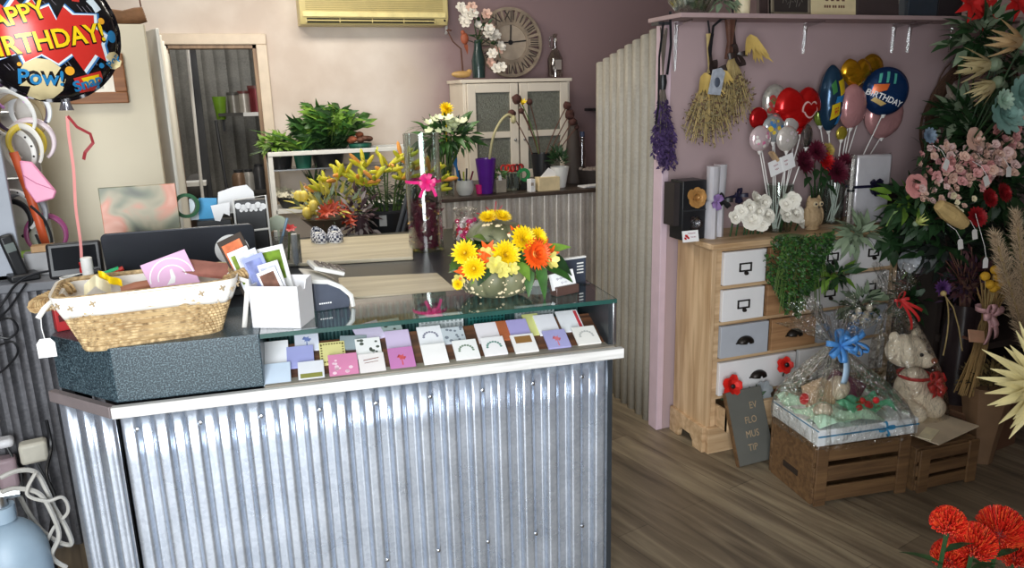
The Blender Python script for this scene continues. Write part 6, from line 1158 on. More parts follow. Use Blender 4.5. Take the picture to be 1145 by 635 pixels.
m_dw = mat('drawer_white', (232, 230, 230), .55, var=.03, scale=5); m_dg = mat('drawer_bluegrey', (178, 182, 190), .55, var=.04); m_dp = wood('drawer_bare', (136, 98, 66), (176, 134, 94), 0, 5, .55, 8); m_dlg = mat('drawer_lightgrey', (196, 194, 194), .55, var=.04); m_blk = mat('antique_black', (38, 32, 28), .4, .5)
def drawer(x0, x1, r, m, pull, label, open_=0):
    z0, z1 = ZR[r]; w_ = x1-x0; s = MB(); s.box(((x0+x1)/2, -.004-open_, (z0+z1)/2), (w_-.006, .022, z1-z0-.006)); d = s.build('drawer', m, dr, bevel=.002); d['label'] = label
    if open_: s = MB(); [s.box((x, DD/2-.04-open_/1, (z0+z1)/2-.01), (.01, DD-.06, z1-z0-.03)) for x in (x0+.008, x1-.008)]; s.box(((x0+x1)/2, DD/2-.04-open_, z0+.01), (w_-.02, DD-.06, .008)); s.build('drawer_box', m_pinex, d, smooth=0)
    c = V(((x0+x1)/2, -.016-open_, (z0+z1)/2))
    if pull == 'label':
        s = MB(); [s.box(c+V((dx, -.002, dz)), q) for dx, dz, q in ((0, .017, (.062, .005, .006)), (0, -.015, (.062, .005, .006)), (-.028, 0, (.006, .005, .036)), (.028, 0, (.006, .005, .036)))]; s.lathe([(.006, 0), (.010, .008), (.006, .018), (0, .02)], c+V((0, 0, -.024)), 12, rot=frame((0, -1, 0))); s.build('label_holder', m_blk, d)
    if pull == 'cup':
        s = MB(); s.grid(lambda u, v: c+V((.042*math.cos(PI*u)*math.cos(v*PI/2*.9), -.026*math.sin(PI/2*v)-.001, -.012+.030*math.sin(PI*u)*math.cos(v*PI/2*.8))), 16, 6); s.box(c+V((0, -.001, -.012)), (.09, .003, .004)); s.build('cup_pull', m_blk, d, solid=.003)
q4 = [.046+.232*i for i in range(5)]
for r in (0, 1):
    for i in range(4):
        m = [[m_dw, m_dp, m_dw, m_dlg], [m_dw, m_dp, m_dlg, m_dw]][r][i] if not (r == 0 and i == 3) else m_dw
        drawer(q4[i], q4[i+1]-.012, r, m, 'label', ['white', 'bare timber', 'white', 'white'][i]+' small drawer front')
h2 = [.046, .046+.464, .974]
drawer(.046, .30, 2, m_dg, 'cup', 'pale blue-grey drawer front'); drawer(.312, .56, 2, m_dp, 'cup', 'bare timber drawer front'); drawer(.572, .974, 2, m_dg, 'cup', 'pale grey wide drawer front')
drawer(.046, .46, 3, m_dw, 'cup', 'wide white drawer front'); drawer(.472, .974, 3, m_dw, 'cup', 'wide white drawer front')
drawer(.046, .46, 4, m_pinex, None, 'open bare pine drawer', .075); drawer(.472, .974, 4, m_dp, 'cup', 'bare timber drawer front')
for name, px, py, y_, r_, m, lab in (('poppy', 817, 432, DY-.05, .055, m_red, 'red artificial poppy spilling out of the open bottom drawer'), ('poppy', 877, 408, DY-.06, .04, m_red, 'red artificial poppy behind the wrapped hamper near the cup pull')):
    c = P(px, py, y_); t = thing(name, lab, 'flower', c); s = MB(); [bloom_open(s, (0, 0, -.0), (RN.uniform(-.3, .3), -1, .2+.2*k), r_*(1-.15*k), 5, .95, 20+20*k) for k in range(3)]; s.build('petals', mat('poppy_red', (222, 40, 30), .55, var=.15, scale=30), t); s = MB(); s.ell((0, -.018, .005), (.012, .008, .012), 8, 6); s.build('centre', m_black, t); s = MB(); s.tube([(0, .0, 0), (.01, .01, -.04), (.03, .04, -.07)], .004, 5); s.build('stem', m_dgreen, t)
c = P(853, 436, DY-.045); t = thing('felt_flower', 'grey felt flower beside the poppy in the open drawer', 'flower', c); s = MB(); bloom_open(s, (0, 0, 0), (0, -1, .3), .045, 6, .8, 25); s.build('petals', mat('felt_grey', (150, 156, 160), .8), t)
c = P(838, 444, DY-.04); t = thing('dark_foliage', 'dark leaves filling the open drawer behind the poppy', 'foliage', c); s = MB(); bush(s, (0, 0, -.0), (.11, .02, .018), 60, .035, .018, 0, .1, .3, .2, -.3); s.build('leaves', m_dgreen, t)
# chalkboard
a_, b_ = Z(826, 522, 0), Z(863, 514, 0); ctop = P(815, 446, DY-.09); cbd = thing('chalkboard', 'small grey chalkboard with hand lettering leaning against the open drawer', 'chalkboard', (a_.x, a_.y, 0), math.atan2((b_-a_).y, (b_-a_).x)); cw_, chh = .185, .32; M = Matrix.Rotation(rad(-20), 4, 'X') @ Matrix.Rotation(rad(-2), 4, 'Y')
s = MB(); s.box((cw_/2, 0, chh/2), (cw_, .014, chh)); s.xf(M); s.build('board', mat('chalk_grey', (98, 98, 92), .7, var=.08, scale=8), cbd, smooth=0, bevel=.002); s = MB(); s.box((-.003, 0, chh/2), (.006, .018, chh)); s.xf(M); s.build('edge', m_crate, cbd)
s = MB(); [words(s, tx, lambda u, v: M @ V((u, -.0085, v)), .030, (x, zz), step=1, sx=.85) for tx, x, zz in (('EV', .125, .245), ('FLO', .10, .185), ('MUS', .095, .125), ('TIP', .085, .068))]; s.build('lettering', mat('chalk_tan', (176, 152, 118), .8), cbd, smooth=0)

# ================================================================== ON THE DRESSER
DT = DH+.0005
def ond(px, py, y=None): c = P(px, py, y or DY+.10); return V((c.x, c.y, DT))
# black rose boxes
c = ond(776, 258); t = thing('rose_box', 'black display box with a golden preserved rose, standing at the left end of the dresser', 'box', (c.x, c.y+.02, DT)); K = sc(c); bw_, bh_ = 30*K, 66*K; s = MB(); s.box((0, .035, bh_/2), (bw_, .10, bh_)); s.build('box', m_black, t, bevel=.003); s = MB(); s.box((-bw_/2-.012, .05, bh_*.6), (.03, .08, bh_*.72)); s.build('open_lid', mat('box_charcoal', (48, 42, 42), .5), t); s = MB(); s.box((0, -.016, bh_*.5), (bw_*1.0, .004, .006)); s.build('divider', m_dark, t); s = MB(); bloom_rose(s, (.005, -.025, bh_*.72), (0, -1, .1), .050, layers=4, n=6); s.build('gold_rose', mat('rose_gold', (196, 146, 84), .4, .3, var=.2), t); s = MB(); bloom_rose(s, (.006, -.025, bh_*.28), (0, -1, .2), .034, layers=3, n=5); s.build('glass_rose', clear('crystal', (226, 226, 230), .3, .05, edge=.9), t)
c = ond(773, 259, DY+.055); t = thing('place_card', 'small white card with red flowers in front of the black rose box', 'card', (c.x, c.y+.0, DT)); s = MB(); M = Matrix.Rotation(rad(-12), 4, 'X'); s.box((0, 0, .026), (.078, .002, .048)); s.xf(M); s.build('card', m_paper, t, smooth=0); f = lambda u, v: M @ V((u, -.0018, v)); s = MB(); decal(s, [star(-.02, .028, .005, .009, 6), star(-.026, .018, .004, .007, 6), star(-.012, .02, .004, .007, 6)], f, step=1); s.build('flowers', m_red, t, smooth=0); s = MB(); [s.tube([f(x0+.0011*i, z0+.003*math.sin(i*1.4)) for i in range(n_)], .0006, 4) for x0, z0, n_ in ((-.012, .038, 34), (.0, .022, 24))]; s.build('script', mat('script_wine', (150, 60, 90), .6), t)
# two silver foil wrapped tubes
for i, (px, lab) in enumerate(((795, 'tall silver foil gift with a lilac ribbon, next to the black rose box'), (807, 'tall silver foil gift with a navy side bow, beside the white roses'))):
    c = ond(px, 256); K = sc(c); t = thing('foil_gift', lab, 'gift', (c.x, c.y+.03*i, DT)); h_ = 80*K; s = MB(); r_ = .027
    s.lathe([(0, 0), (r_, 0), (r_*.95, h_*.48), (r_*.75, h_*.52), (r_*.95, h_*.56), (r_*1.05, h_), (r_*.85, h_)], n=12, fn=lambda a, i_: 1+.10*math.sin(3*a+i_*.4)); s.build('foil', m_silver, t); s = MB(); bow(s, (0, -r_-.002, h_*.52), (0, -1, 0), .035, loops=4, wid=.6); s.build('ribbon', mat('ribbon_lilac', (150, 120, 176), .4) if i == 0 else m_black, t)
    if i: s = MB(); ribbon(s, [(.0, -r_, h_*.52), (.05, -r_, h_*.55), (.08, -.02, h_*.56)], .015, (0, 1, 0)); bow(s, (.085, -.02, h_*.56), (0, -1, 0), .035, loops=5, wid=.5); s.build('side_ribbon', mat('ribbon_navy', (30, 28, 52), .4), t)
# white roses
RN.seed(9)
for i, (px, py, r_) in enumerate([(822, 243, .026), (829, 236, .026), (840, 246, .040), (838, 232, .032), (848, 236, .034), (846, 222, .030), (855, 226, .030), (858, 240, .034), (879, 240, .030), (889, 238, .040), (886, 224, .034), (879, 228, .028), (895, 248, .026), (852, 250, .03)]):
    r_ *= 1.3; c = P(px, py, DY+.06 if px < 862 else DY+.05); t = thing('white_rose', 'white artificial rose heaped '+('left' if px < 862 else 'right')+' of the stick-balloon vase', 'flower', c, 0, 'white roses '+('left' if px < 862 else 'right')+' of the stick-balloon vase'); s = MB(); bloom_rose(s, (0, 0, 0), (RN.uniform(-.5, .5), -.9, RN.uniform(0, .7)), r_, layers=4, n=6); s.build('petals', mat('rose_white', (236, 232, 220), .6, var=.04), t); s = MB(); s.tube([(0, .01, 0), (0, .03, DT-c.z+.002)], .004, 5); s.build('stem', m_dgreen, t)
# vases for stick balloons
def gvase(px, py, r_, h_, label, dy=.06, y_=None):
    c = ond(px, py, DY+dy); t = thing('glass_vase', label, 'vase', (c.x, c.y, DT)); s = MB(); s.lathe([(0, 0), (r_, 0), (r_*1.02, h_), (r_*.96, h_), (r_*.93, .008), (0, .008)], n=28); s.build('glass', m_vglass, t); return V((c.x, c.y, DT+.009))
v1 = gvase(868, 256, .062, .21, 'clear glass vase holding the small stick balloons beside the white roses', .12); v2 = gvase(930, 253, .045, .22, 'clear glass vase holding the larger stick balloons behind the silver gift', .17); v3 = gvase(913, 250, .042, .17, 'clear glass vase of wine-red flowers behind the owl', .20)
m_stick = mat('stick_white', (236, 234, 230), .4)
def bell(s, r, q=.42, M=None, n=28, c=(0, 0, 0), shape=None):
    """foil pillow balloon facing local -y"""
    sh_ = shape or (lambda a: 1)
    for sg in (1, -1):
        def fn(u, v):
            a = u*2*PI; k = sh_(a); t = v; w_ = 1+.0*a; z = q*math.sqrt(max(0, 1-t*t))**1.1*(1+.05*math.sin(a*14)*t)
            return V(c)+(M or Matrix.Identity(3)) @ V((r*k*t*math.cos(a), -sg*z*r, r*k*t*math.sin(a)))
        s.grid(fn, 42, 9, wrap=True)
def stick_balloon(px, py, rpx, v, col, label, foil=.55, dy=0, shape=None, q=.45, dec=None, yaw=0, rx=1):
    c = P(px, py, v.y+dy); K = sc(c)*1.1; t = thing('stick_balloon', label, 'balloon', v+V((RN.uniform(-.02, .02), RN.uniform(-.02, .02), 0)), 0, 'stick balloons in the glass vases'); L = c-t.location; r_ = rpx*K; M = Matrix.Rotation(yaw, 3, 'Z') @ Matrix.Diagonal((rx, 1, 1))
    s = MB(); bell(s, r_, q, M, c=L, shape=shape); s.build('foil', mat('foilb_%d_%d_%d' % col, col, .2, foil, var=.12), t, smooth=80)
    s = MB(); s.tube([(0, 0, 0), L+V((0, 0, -r_*.9))], .0028, 6); s.lathe([(.004, 0), (.010, .012), (.012, .016)], L+V((0, 0, -r_-.012)), 12); s.build('stick', m_stick, t)
    if dec:
        f = lambda a, b: L+M @ V((a*r_, -(q*math.sqrt(max(0, 1-a*a-b*b))**1.1+.03)*r_, b*r_))
        for nm, m, polys in dec:
            for pg in ([polys] if nm in ('print', 'heart_outline') else [[x] for x in polys]): d = MB(); decal(d, pg, f, step=.15); d.build(nm, m, t, smooth=80)
    return t, L, r_, M
heart = lambda a: (.78+.22*math.sin(-a)*0+.36*abs(math.cos(a))*(1 if math.sin(a) > -.2 else .35))*(1-.34*math.exp(-((a-PI/2)/.34)**2))*(1+.16*math.exp(-((a-1.5*PI)/.45)**2))
def hpoly(k0, k1): 
    out = [(k0*heart(a)*math.cos(a), k0*heart(a)*math.sin(a)) for a in [2*PI*i/32 for i in range(32)]]; inn = [(k1*x/k0, k1*y/k0) for x, y in out]; return [[out[i], out[(i+1) % 32], inn[(i+1) % 32], inn[i]] for i in range(32)]
def spots(cols, n=9, r0=.10, r1=.22):
    return [('print', mat('pr_%d_%d_%d' % c_, c_, .3, .2), [disc(RN.uniform(-.62, .62), RN.uniform(-.62, .62), RN.uniform(r0, r1), 10) for _ in range(n)]) for c_ in cols]
RN.seed(44)
stick_balloon(848, 132, 11, v1, (178, 24, 28), 'small plain red balloon at the far left of the stick balloons', .5, .04)
stick_balloon(866, 113, 17, v1, (206, 204, 196), 'silver balloon with a green and red print, upper left behind the red heart', .6, .06, rx=.88, dec=spots([(70, 130, 70), (176, 60, 60)], 6))
stick_balloon(892, 120, 25, v1, (204, 26, 26), 'red heart balloon with a small outlined heart', .5, .02, heart, dec=[('heart_outline', mat('foil_rosewhite', (240, 200, 196), .3, .2), [[(x*.9+.28, y*.9-.08) for x, y in p] for p in hpoly(.44, .36)])])
stick_balloon(850, 155, 13, v1, (222, 200, 204), 'white and pink printed small balloon at the lower left', .4, -.02, dec=spots([(214, 120, 160), (236, 232, 226)], 5))
stick_balloon(865, 144, 14, v1, (186, 192, 196), 'silver balloon with blue and yellow print in the middle of the small ones', .6, .01, dec=spots([(70, 130, 190), (226, 196, 70)], 5))
stick_balloon(880, 155, 13, v1, (222, 216, 210), 'cream-white small balloon above the price card', .45, -.03, dec=spots([(206, 196, 200)], 5))
stick_balloon(885, 139, 9, v1, (214, 210, 206), 'pale silver small balloon tucked behind the cream-white one', .5, .0)
stick_balloon(902, 152, 12, v1, (150, 146, 144), 'shiny silver small balloon at the right of the price card', .9, -.02, rx=.8, yaw=.6)
stick_balloon(896, 142, 8, v1, (190, 30, 34), 'tiny red balloon below the red heart', .5, .02)
stick_balloon(918, 128, 12, v2, (120, 140, 60), 'small green and yellow printed balloon left of the number-one balloon', .4, .03, rx=.7, dec=spots([(226, 204, 60), (40, 70, 90)], 5))
stick_balloon(929, 110, 33, v2, (36, 66, 92), 'tall dark blue and yellow bottle-shaped balloon', .45, .0, rx=.42, q=.35, dec=[('yellow_band', mat('foil_yel2', (232, 200, 40), .25, .3), [[(-.1, .5), (.55, .62), (.65, .2), (.1, .05)], [(-.5, -.2), (.1, -.1), (.2, -.5), (-.45, -.65)]]), ('blue_patch', mat('foil_blu2', (50, 130, 190), .25, .3), [[(-.2, .05), (.5, .1), (.3, -.1), (-.3, -.15)], [(.1, -.55), (.5, -.4), (.35, -.75), (.0, -.8)]]), ('red_patch', mat('foil_red2', (200, 60, 50), .25, .3), [[(-.3, -.3), (.0, -.25), (.05, -.45), (-.25, -.5)]]), ('green_patch', mat('foil_grn2', (70, 140, 80), .25, .3), [[(-.6, .4), (-.3, .55), (-.2, .2), (-.5, .1)]])])
stick_balloon(957, 81, 17, v2, (214, 158, 34), 'gold heart balloon in front at the top', .8, .0, heart); stick_balloon(975, 76, 14, v2, (196, 146, 36), 'second gold balloon tucked behind the gold heart', .8, .05)
stick_balloon(953, 119, 22, v2, (204, 148, 150), 'dusty pink round balloon below the gold heart', .35, -.02, rx=.75)
stick_balloon(988, 128, 24, v2, (206, 152, 152), 'dusty pink balloon behind and below the blue birthday balloon', .35, .06, rx=1.0)
t, L, r_, M_ = stick_balloon(990, 102, 24, v2, (30, 62, 110), 'round blue birthday balloon with an orange cake print', .5, -.03, yaw=-.35, dec=[('orange_cake', mat('foil_cake', (226, 110, 50), .3, .2), [[(-.75, -.1), (-.15, .05), (-.05, .3), (-.65, .3)]]), ('green_candles', mat('foil_candle', (90, 190, 170), .3, .2), [[(-.5, .35), (-.4, .36), (-.3, .75), (-.42, .72)], [(-.2, .35), (-.1, .36), (0, .8), (-.12, .8)], [(.1, .3), (.2, .3), (.28, .7), (.18, .72)]]), ('cream_base', mat('foil_cream2', (220, 190, 120), .3, .2), [[(-.72, -.35), (-.3, -.6), (-.1, -.5), (-.6, -.22)]])])
d = MB(); words(d, 'BIRTHDAY', lambda a, b: L+M_ @ V((a*r_, -(.45*math.sqrt(max(0, 1-a*a-b*b))**1.1+.05)*r_, b*r_)), .24, (-.18, -.28), rad(-22), .03, step=.15); d.build('lettering', m_paper, t, smooth=80)
stick_balloon(941, 149, 7, v2, (176, 160, 60), 'tiny yellow-green balloon under the dusty pink balloon', .5, -.03)
# price card clipped to the sticks
c = P(872, 185, DY+.09); t = thing('price_card', 'white handwritten price card pegged to the balloon sticks', 'card', c); s = MB(); M = Matrix.Rotation(rad(-18), 4, 'Y'); s.box((-.022, 0, 0), (.068, .002, .066)); s.box((.044, -.002, .0), (.064, .002, .066)); s.xf(M); s.build('card', m_paper, t, smooth=0); s = MB(); [s.tube([M @ V((x0+.0016*i, -.004, z0+.004*math.sin(i*1.5))) for i in range(n_)], .0008, 4) for x0, z0, n_ in ((-.035, .01, 16), (-.03, -.008, 12), (.022, .010, 14), (.024, -.006, 10))]; s.build('handwriting', mat('ink_redbrown', (150, 80, 90), .6), t)
s = MB(); s.box((-.03, .006, .04), (.012, .03, .05), Matrix.Rotation(rad(-40), 3, 'Y')); s.build('peg', m_pine, t)
# owl
c = ond(908, 254, DY+.07); K = sc(c); t = thing('owl_ornament', 'beige carved owl ornament standing on the dresser', 'ornament', (c.x, c.y, DT)); s = MB(); s.ell((0, 0, .055), (.042, .034, .056), 18, 12); s.ell((0, 0, .115), (.037, .030, .03), 16, 10)
for sg in (-1, 1): s.lathe([(.014, 0), (.0, .03)], (sg*.026, 0, .132), 10); s.ell((sg*.038, 0, .06), (.012, .024, .045), 10, 8)
s.ell((0, 0, .005), (.036, .03, .008), 14, 6); s.build('body', mat('owl_clay', (178, 152, 116), .8, var=.15, bump=.5, bscale=90), t, remesh=.004); s = MB(); [s.lathe([(0, 0), (.012, .002), (.010, .006), (0, .004)], (sg*.015, -.027, .120), 14, rot=frame((sg*.15, -1, 0))) for sg in (-1, 1)]; s.build('eye_ring', mat('owl_light', (206, 186, 150), .8), t); s = MB(); [s.ell((sg*.015, -.034, .120), .005, 8, 6) for sg in (-1, 1)]; s.leaf((0, -.032, .113), (0, -.5, -1), .014, .010, up=(0, -1, 0), n=2); s.build('eye', m_dark, t)
# wine flowers
RN.seed(55)
for i, (px, py, r_, m, lab) in enumerate([(897, 182, .052, m_wine, 'wine-red bloom at the left of the dark flower vase'), (912, 170, .045, m_wine, 'wine-red bloom at the upper left of the dark flower vase'), (935, 192, .055, m_wine, 'wine-red bloom at the lower right of the dark flower vase'), (945, 182, .04, m_wine, 'wine-red bloom at the far right of the dark flower vase'), (921, 180, .045, m_red, 'bright red bloom in the middle of the wine-red flowers'), (925, 168, .03, mat('petal_mustard', (196, 172, 90), .6), 'mustard yellow bloom above the bright red one')]):
    r_ *= 1.25; c = P(px, py, DY+.085+.008*i); t = thing('artificial_flower', lab, 'flower', v3+V((RN.uniform(-.01, .01), 0, 0))); L = c-t.location; s = MB(); bloom_mum(s, L, (RN.uniform(-.3, .3), -1, .4), r_, 5, 15); s.build('petals', m, t); s = MB(); s.tube([(0, 0, 0), (L.x*.3, L.y*.2, .17), L+V((0, .01, 0))], .004, 5); s.leaf((L.x*.5, L.y*.5, L.z*.75), (L.x*4, -.5, -.2), .08, .035); s.build('stem', m_dgreen, t)
# silver gift with navy ribbon
c = ond(972, 250, DY+.06); K = sc(c); t = thing('silver_gift', 'upright silver foil package tied with a navy ribbon on the dresser', 'gift', (c.x, c.y+.02, DT), rad(-4)); w_, h_ = 50*K, 78*K; s = MB(); s.box((0, 0, h_/2), (w_*.92, .05, h_*.98)); s.build('parcel', m_silver, t, bevel=.012); s = MB(); [s.box((sx_*w_*.475, 0, h_/2), (w_*.05, .004, h_)) for sx_ in (-1, 1)]; s.build('clear_wrap', m_cello, t, smooth=0); s = MB(); s.lathe([(.5, -.007), (.5, .007)], (0, 0, h_*.55), 4, cap=False, fn=lambda a, i: 0) if False else None; s.box((0, 0, h_*.55), (w_+.004, .060, .012)); bow(s, (0, -.032, h_*.54), (0, -1, 0), .04, loops=6, wid=.5); s.build('ribbon', mat('ribbon_navy', (30, 28, 52), .4), t)
c = ond(948, 252, DY+.05); t = thing('clear_tube_gift', 'narrow clear tube of white sticks left of the silver gift', 'gift', (c.x, c.y+.0, DT)); s = MB(); s.lathe([(0, 0), (.016, 0), (.016, h_), (0, h_)], n=16); s.build('tube', m_cello, t); s = MB(); [s.tube([(.006*i-.006, 0, .002), (.006*i-.006, 0, h_*.95)], .002, 5) for i in range(3)]; s.build('sticks', m_stick, t); s = MB(); s.lathe([(.0165, h_*.5), (.0165, h_*.53)], n=16, cap=False); s.build('band', m_black, t)
# trailing green plant
c = P(887, 300, DY-.10); t = thing('trailing_plant', 'dense trailing green plant hanging down over the dresser drawers', 'plant', (c.x, DY-.08, DT)); RN.seed(77); s = MB(); K = sc(c)
s.lathe([(0, 0), (.05, 0), (.06, .015), (0, .02)], n=16, mi=2)
for i in range(2900):
    u = RN.uniform(-1, 1); v = RN.random(); wd = 41*K*(1-.3*v**2)*(1 if v < .85 else .8); x = u*wd+(.03 if v < .3 else 0)-(v*.01); y = -.015-.085*math.sqrt(max(0, 1-u*u))*(.55+.45*math.sin(PI*min(1, v+.15)))*RN.uniform(.75, 1); z = .03-v*90*K*(1-.28*abs(u)**2+.06*math.sin(u*9))
    s.leaf((x, y, z), (RN.uniform(-1, 1), -.7, RN.uniform(-1, .6)), RN.uniform(.012, .02), .011, up=rdir(), n=2, mi=0 if RN.random() < .6 else 1)
for i in range(40): u = RN.uniform(-1, 1); x = u*36*K; s.tube([(0, 0, .01), (x*.7, -.06, .0), (x, -.075, -.1-RN.random()*60*K)], .002, 4, mi=2)
s.build('foliage', [m_green, m_dgreen, m_stem], t)
# frosted succulent spray on the dresser edge, dark leaves
def spray(px, py, y, r_, n, L, W, m, label, name='foliage_spray', cat='foliage', seed=1, m2=None):
    c = P(px, py, y); t = thing(name, label, cat, c); RN.seed(seed); s = MB(); bush(s, (0, 0, 0), r_, n, L, W, 0, .1, .3, .15, -1, 1 if m2 else None); s.tube([(0, .03, -.02), (0, 0, 0), (r_[0]*.5, 0, r_[2]*.3)], .005, 5); s.build('leaves', [m, m2] if m2 else m, t); return t
spray(960, 262, DY-.06, (.09, .04, .05), 75, .075, .028, m_sage, 'frosted sage green leaf spray over the front edge of the dresser top')
spray(1003, 262, DY-.05, (.08, .05, .08), 80, .07, .04, m_dgreen, 'dark green foliage at the right end of the dresser top')
spray(935, 308, DY-.08, (.07, .04, .04), 50, .07, .03, m_dgreen, 'dark green leaves hanging right of the trailing plant', m2=m_lime)
spray(962, 340, DY-.05, (.12, .05, .07), 80, .06, .03, m_sage, 'pale grey-green leaves in front of the dresser above the bear', m2=m_dgreen)
spray(1020, 335, DY-.10, (.10, .06, .09), 90, .06, .035, m_dgreen, 'dark foliage beside the grey-white hydrangea')
def hydr(px, py, y, r_, m, label, n=60):
    c = P(px, py, y); t = thing('hydrangea', label, 'flower', c); RN.seed(px); s = MB()
    for i in range(n): d = rdir(-.4); bloom_open(s, d*r_, d, r_*.42, 4, .85, 15)
    s.ell((0, 0, 0), r_*.85, 10, 8); s.build('florets', m, t); s = MB(); s.tube([(0, .0, 0), (0, .05, -r_*1.6)], .005, 5); s.build('stem', m_stem, t)
hydr(1021, 293, DY-.12, .055, mat('hyd_grey', (186, 190, 196), .6, var=.1), 'grey-white hydrangea head right of the dresser drawers')
for i, (px, py) in enumerate(((960, 348), (968, 352), (964, 358), (955, 356), (972, 344))): c = P(px, py, DY-.14); t = thing('white_berry', 'white waxy bud among the grey-green leaves above the hamper', 'bud', c, 0, 'white waxy buds above the hamper'); s = MB(); s.ell((0, 0, 0), (.014, .014, .018), 10, 7); s.tube([(0, 0, 0), (.01, .03, -.03)], .002, 4); s.build('bud', mat('bud_white', (222, 214, 196), .5), t)

# ================================================================== CRATES, HAMPER, BEAR
def crate(p_fl, p_fr, depth, h, label, skew=None):
    d = V(p_fr)-V(p_fl); L = d.length; rz = math.atan2(d.y, d.x); t = thing('wooden_crate', label, 'crate', (p_fl.x, p_fl.y, 0), rz); m_in = mat('crate_inside', (44, 32, 22), .8)
    s = MB(); n = 3; sh_ = (h-.0)/n*.74
    for k in range(n):
        for y in (.006, depth-.006): s = MB(); s.box((L/2, y, h*(k+.5)/n), (L, .012, sh_)); s.build('slat', m_crate, t, bevel=.002)
    for x in (.008, L-.008):
        s = MB(); s.box((x, depth/2, h/2), (.014, depth-.026, h)); s.build('end_panel', m_crate, t, bevel=.002)
    for x in (.03, L-.03):
        for y in (-.004, depth+.004): s = MB(); s.box((x, y, h/2), (.05, .010, h)); s.build('corner_post', m_crate, t, bevel=.002)
    s = MB(); s.box((L/2, depth/2, h-.008), (L-.03, depth-.03, .014)); s.build('board', m_crate, t, bevel=.002); s = MB(); s.box((L/2, depth/2, .012), (L-.03, depth-.03, .012)); s.build('base', m_crate, t)
    s = MB(); s.box((-.0005, depth/2, h*.35), (.003, .10, .025)); s.build('hand_hole', m_in, t, bevel=.001)
    return t, rz, L
fl_, fr_ = Z(907, 566, 0), Z(1012, 549, 0)
c1, rz1, L1_ = crate(fl_, fr_, .30, .255, 'brown slatted timber crate under the wrapped gift hamper')
a_, b_ = Z(1018, 552, 0), Z(1089, 536, 0); c2_, rz2, L2_ = crate(a_+V((.02, 0, 0)), b_, .26, .185, 'lower dark slatted crate carrying papers, right of the hamper crate')
q = c2_.location+Matrix.Rotation(rz2, 3, 'Z') @ V((L2_/2, .13, .186)); t = thing('timber_offcuts', 'pale boards and papers lying on the lower crate', 'boards', q, rz2+.1); s = MB(); s.box((.02, .05, .008), (.34, .15, .014), -.1); s.build('board', mat('board_tan', (186, 150, 104), .6, var=.15), t, bevel=.002); s = MB(); s.box((.04, -.03, .018), (.30, .18, .004), .15); s.build('paper', mat('paper_tan', (206, 190, 164), .7, var=.1), t, smooth=0); s = MB(); s.box((-.05, -.06, .023), (.12, .05, .003), .4); s.build('note', m_cream, t, smooth=0)
# hamper
MR1 = Matrix.Rotation(rz1, 3, 'Z'); hq = V(c1.location)+MR1 @ V((L1_/2+.005, .14, .2575)); hp = thing('gift_hamper', 'cellophane wrapped gift hamper with a blue bow in a white tray on the timber crate', 'gift hamper', hq, rz1); hw, hd_ = .44, .31
s = MB(); s.box((0, 0, .0325), (hw, hd_, .065)); s.build('tray', mat('tray_white', (226, 230, 232), .5, var=.03), hp, bevel=.003); s = MB(); s.box((0, -hd_/2-.002, .040), (hw+.003, .004, .005)); s.box((-hw/2-.001, 0, .062), (.004, hd_, .003)); bow(s, (.07, -hd_/2-.004, .04), (0, -1, 0), .034, loops=4, wid=.3); s.build('tray_ribbon', mat('ribbon_tealblue', (56, 130, 170), .4), hp)
RN.seed(6); m_tis = mat('tissue_mint', (190, 226, 200), .7, var=.1)
s = MB(); s.grid(lambda u, v: V(((u-.5)*hw*.96, (v-.5)*hd_*.94, .07+.028*math.sin(u*13+v*4)*math.sin(v*11)+.02*math.sin(u*5))), 26, 18); s.build('tissue', m_tis, hp)
s = MB(); s.grid(lambda u, v: V((.06+(u-.5)*.2, -.04+(v-.5)*.14, .098+.018*math.sin(u*11)*math.cos(v*9))), 16, 10); s.build('green_cloth', mat('cloth_green', (96, 196, 150), .7, var=.15), hp)
m_pur = mat('box_plum', (100, 46, 70), .4); s = MB(); s.box((.03, .05, .13), (.15, .05, .11), Matrix.Rotation(.5, 3, 'Y')); s.build('plum_box', m_pur, hp, bevel=.004)
s = MB(); s.box((-.10, .03, .125), (.10, .06, .10), Matrix.Rotation(-.3, 3, 'Y')); s.build('tan_box', mat('box_tan', (196, 166, 130), .5), hp, bevel=.004); s = MB(); s.ell((-.14, -.06, .10), (.04, .03, .03), 12, 8); s.ell((-.02, .02, .15), (.05, .04, .05), 12, 8); s.build('soft_toy', mat('toy_cream', (216, 200, 176), .8), hp)
s = MB(); [s.ell((.0+.018*i, -.09+.01*(i % 2), .105+.012*((i*2) % 3)), (.014, .012, .014), 8, 6) for i in range(5)]; s.ell((-.17, .02, .12), (.02, .015, .025), 8, 6); s.build('red_sweets', m_red, hp); s = MB(); s.leaf((-.03, -.09, .19), (.6, -.3, -1), .10, .03); s.leaf((.07, -.10, .11), (.9, -.3, -.4), .06, .04); s.leaf((-.02, -.09, .13), (.8, -.2, .1), .06, .03); s.build('gold_foil_curl', m_goldp, hp)
NK = V((-.045, .02, .34))
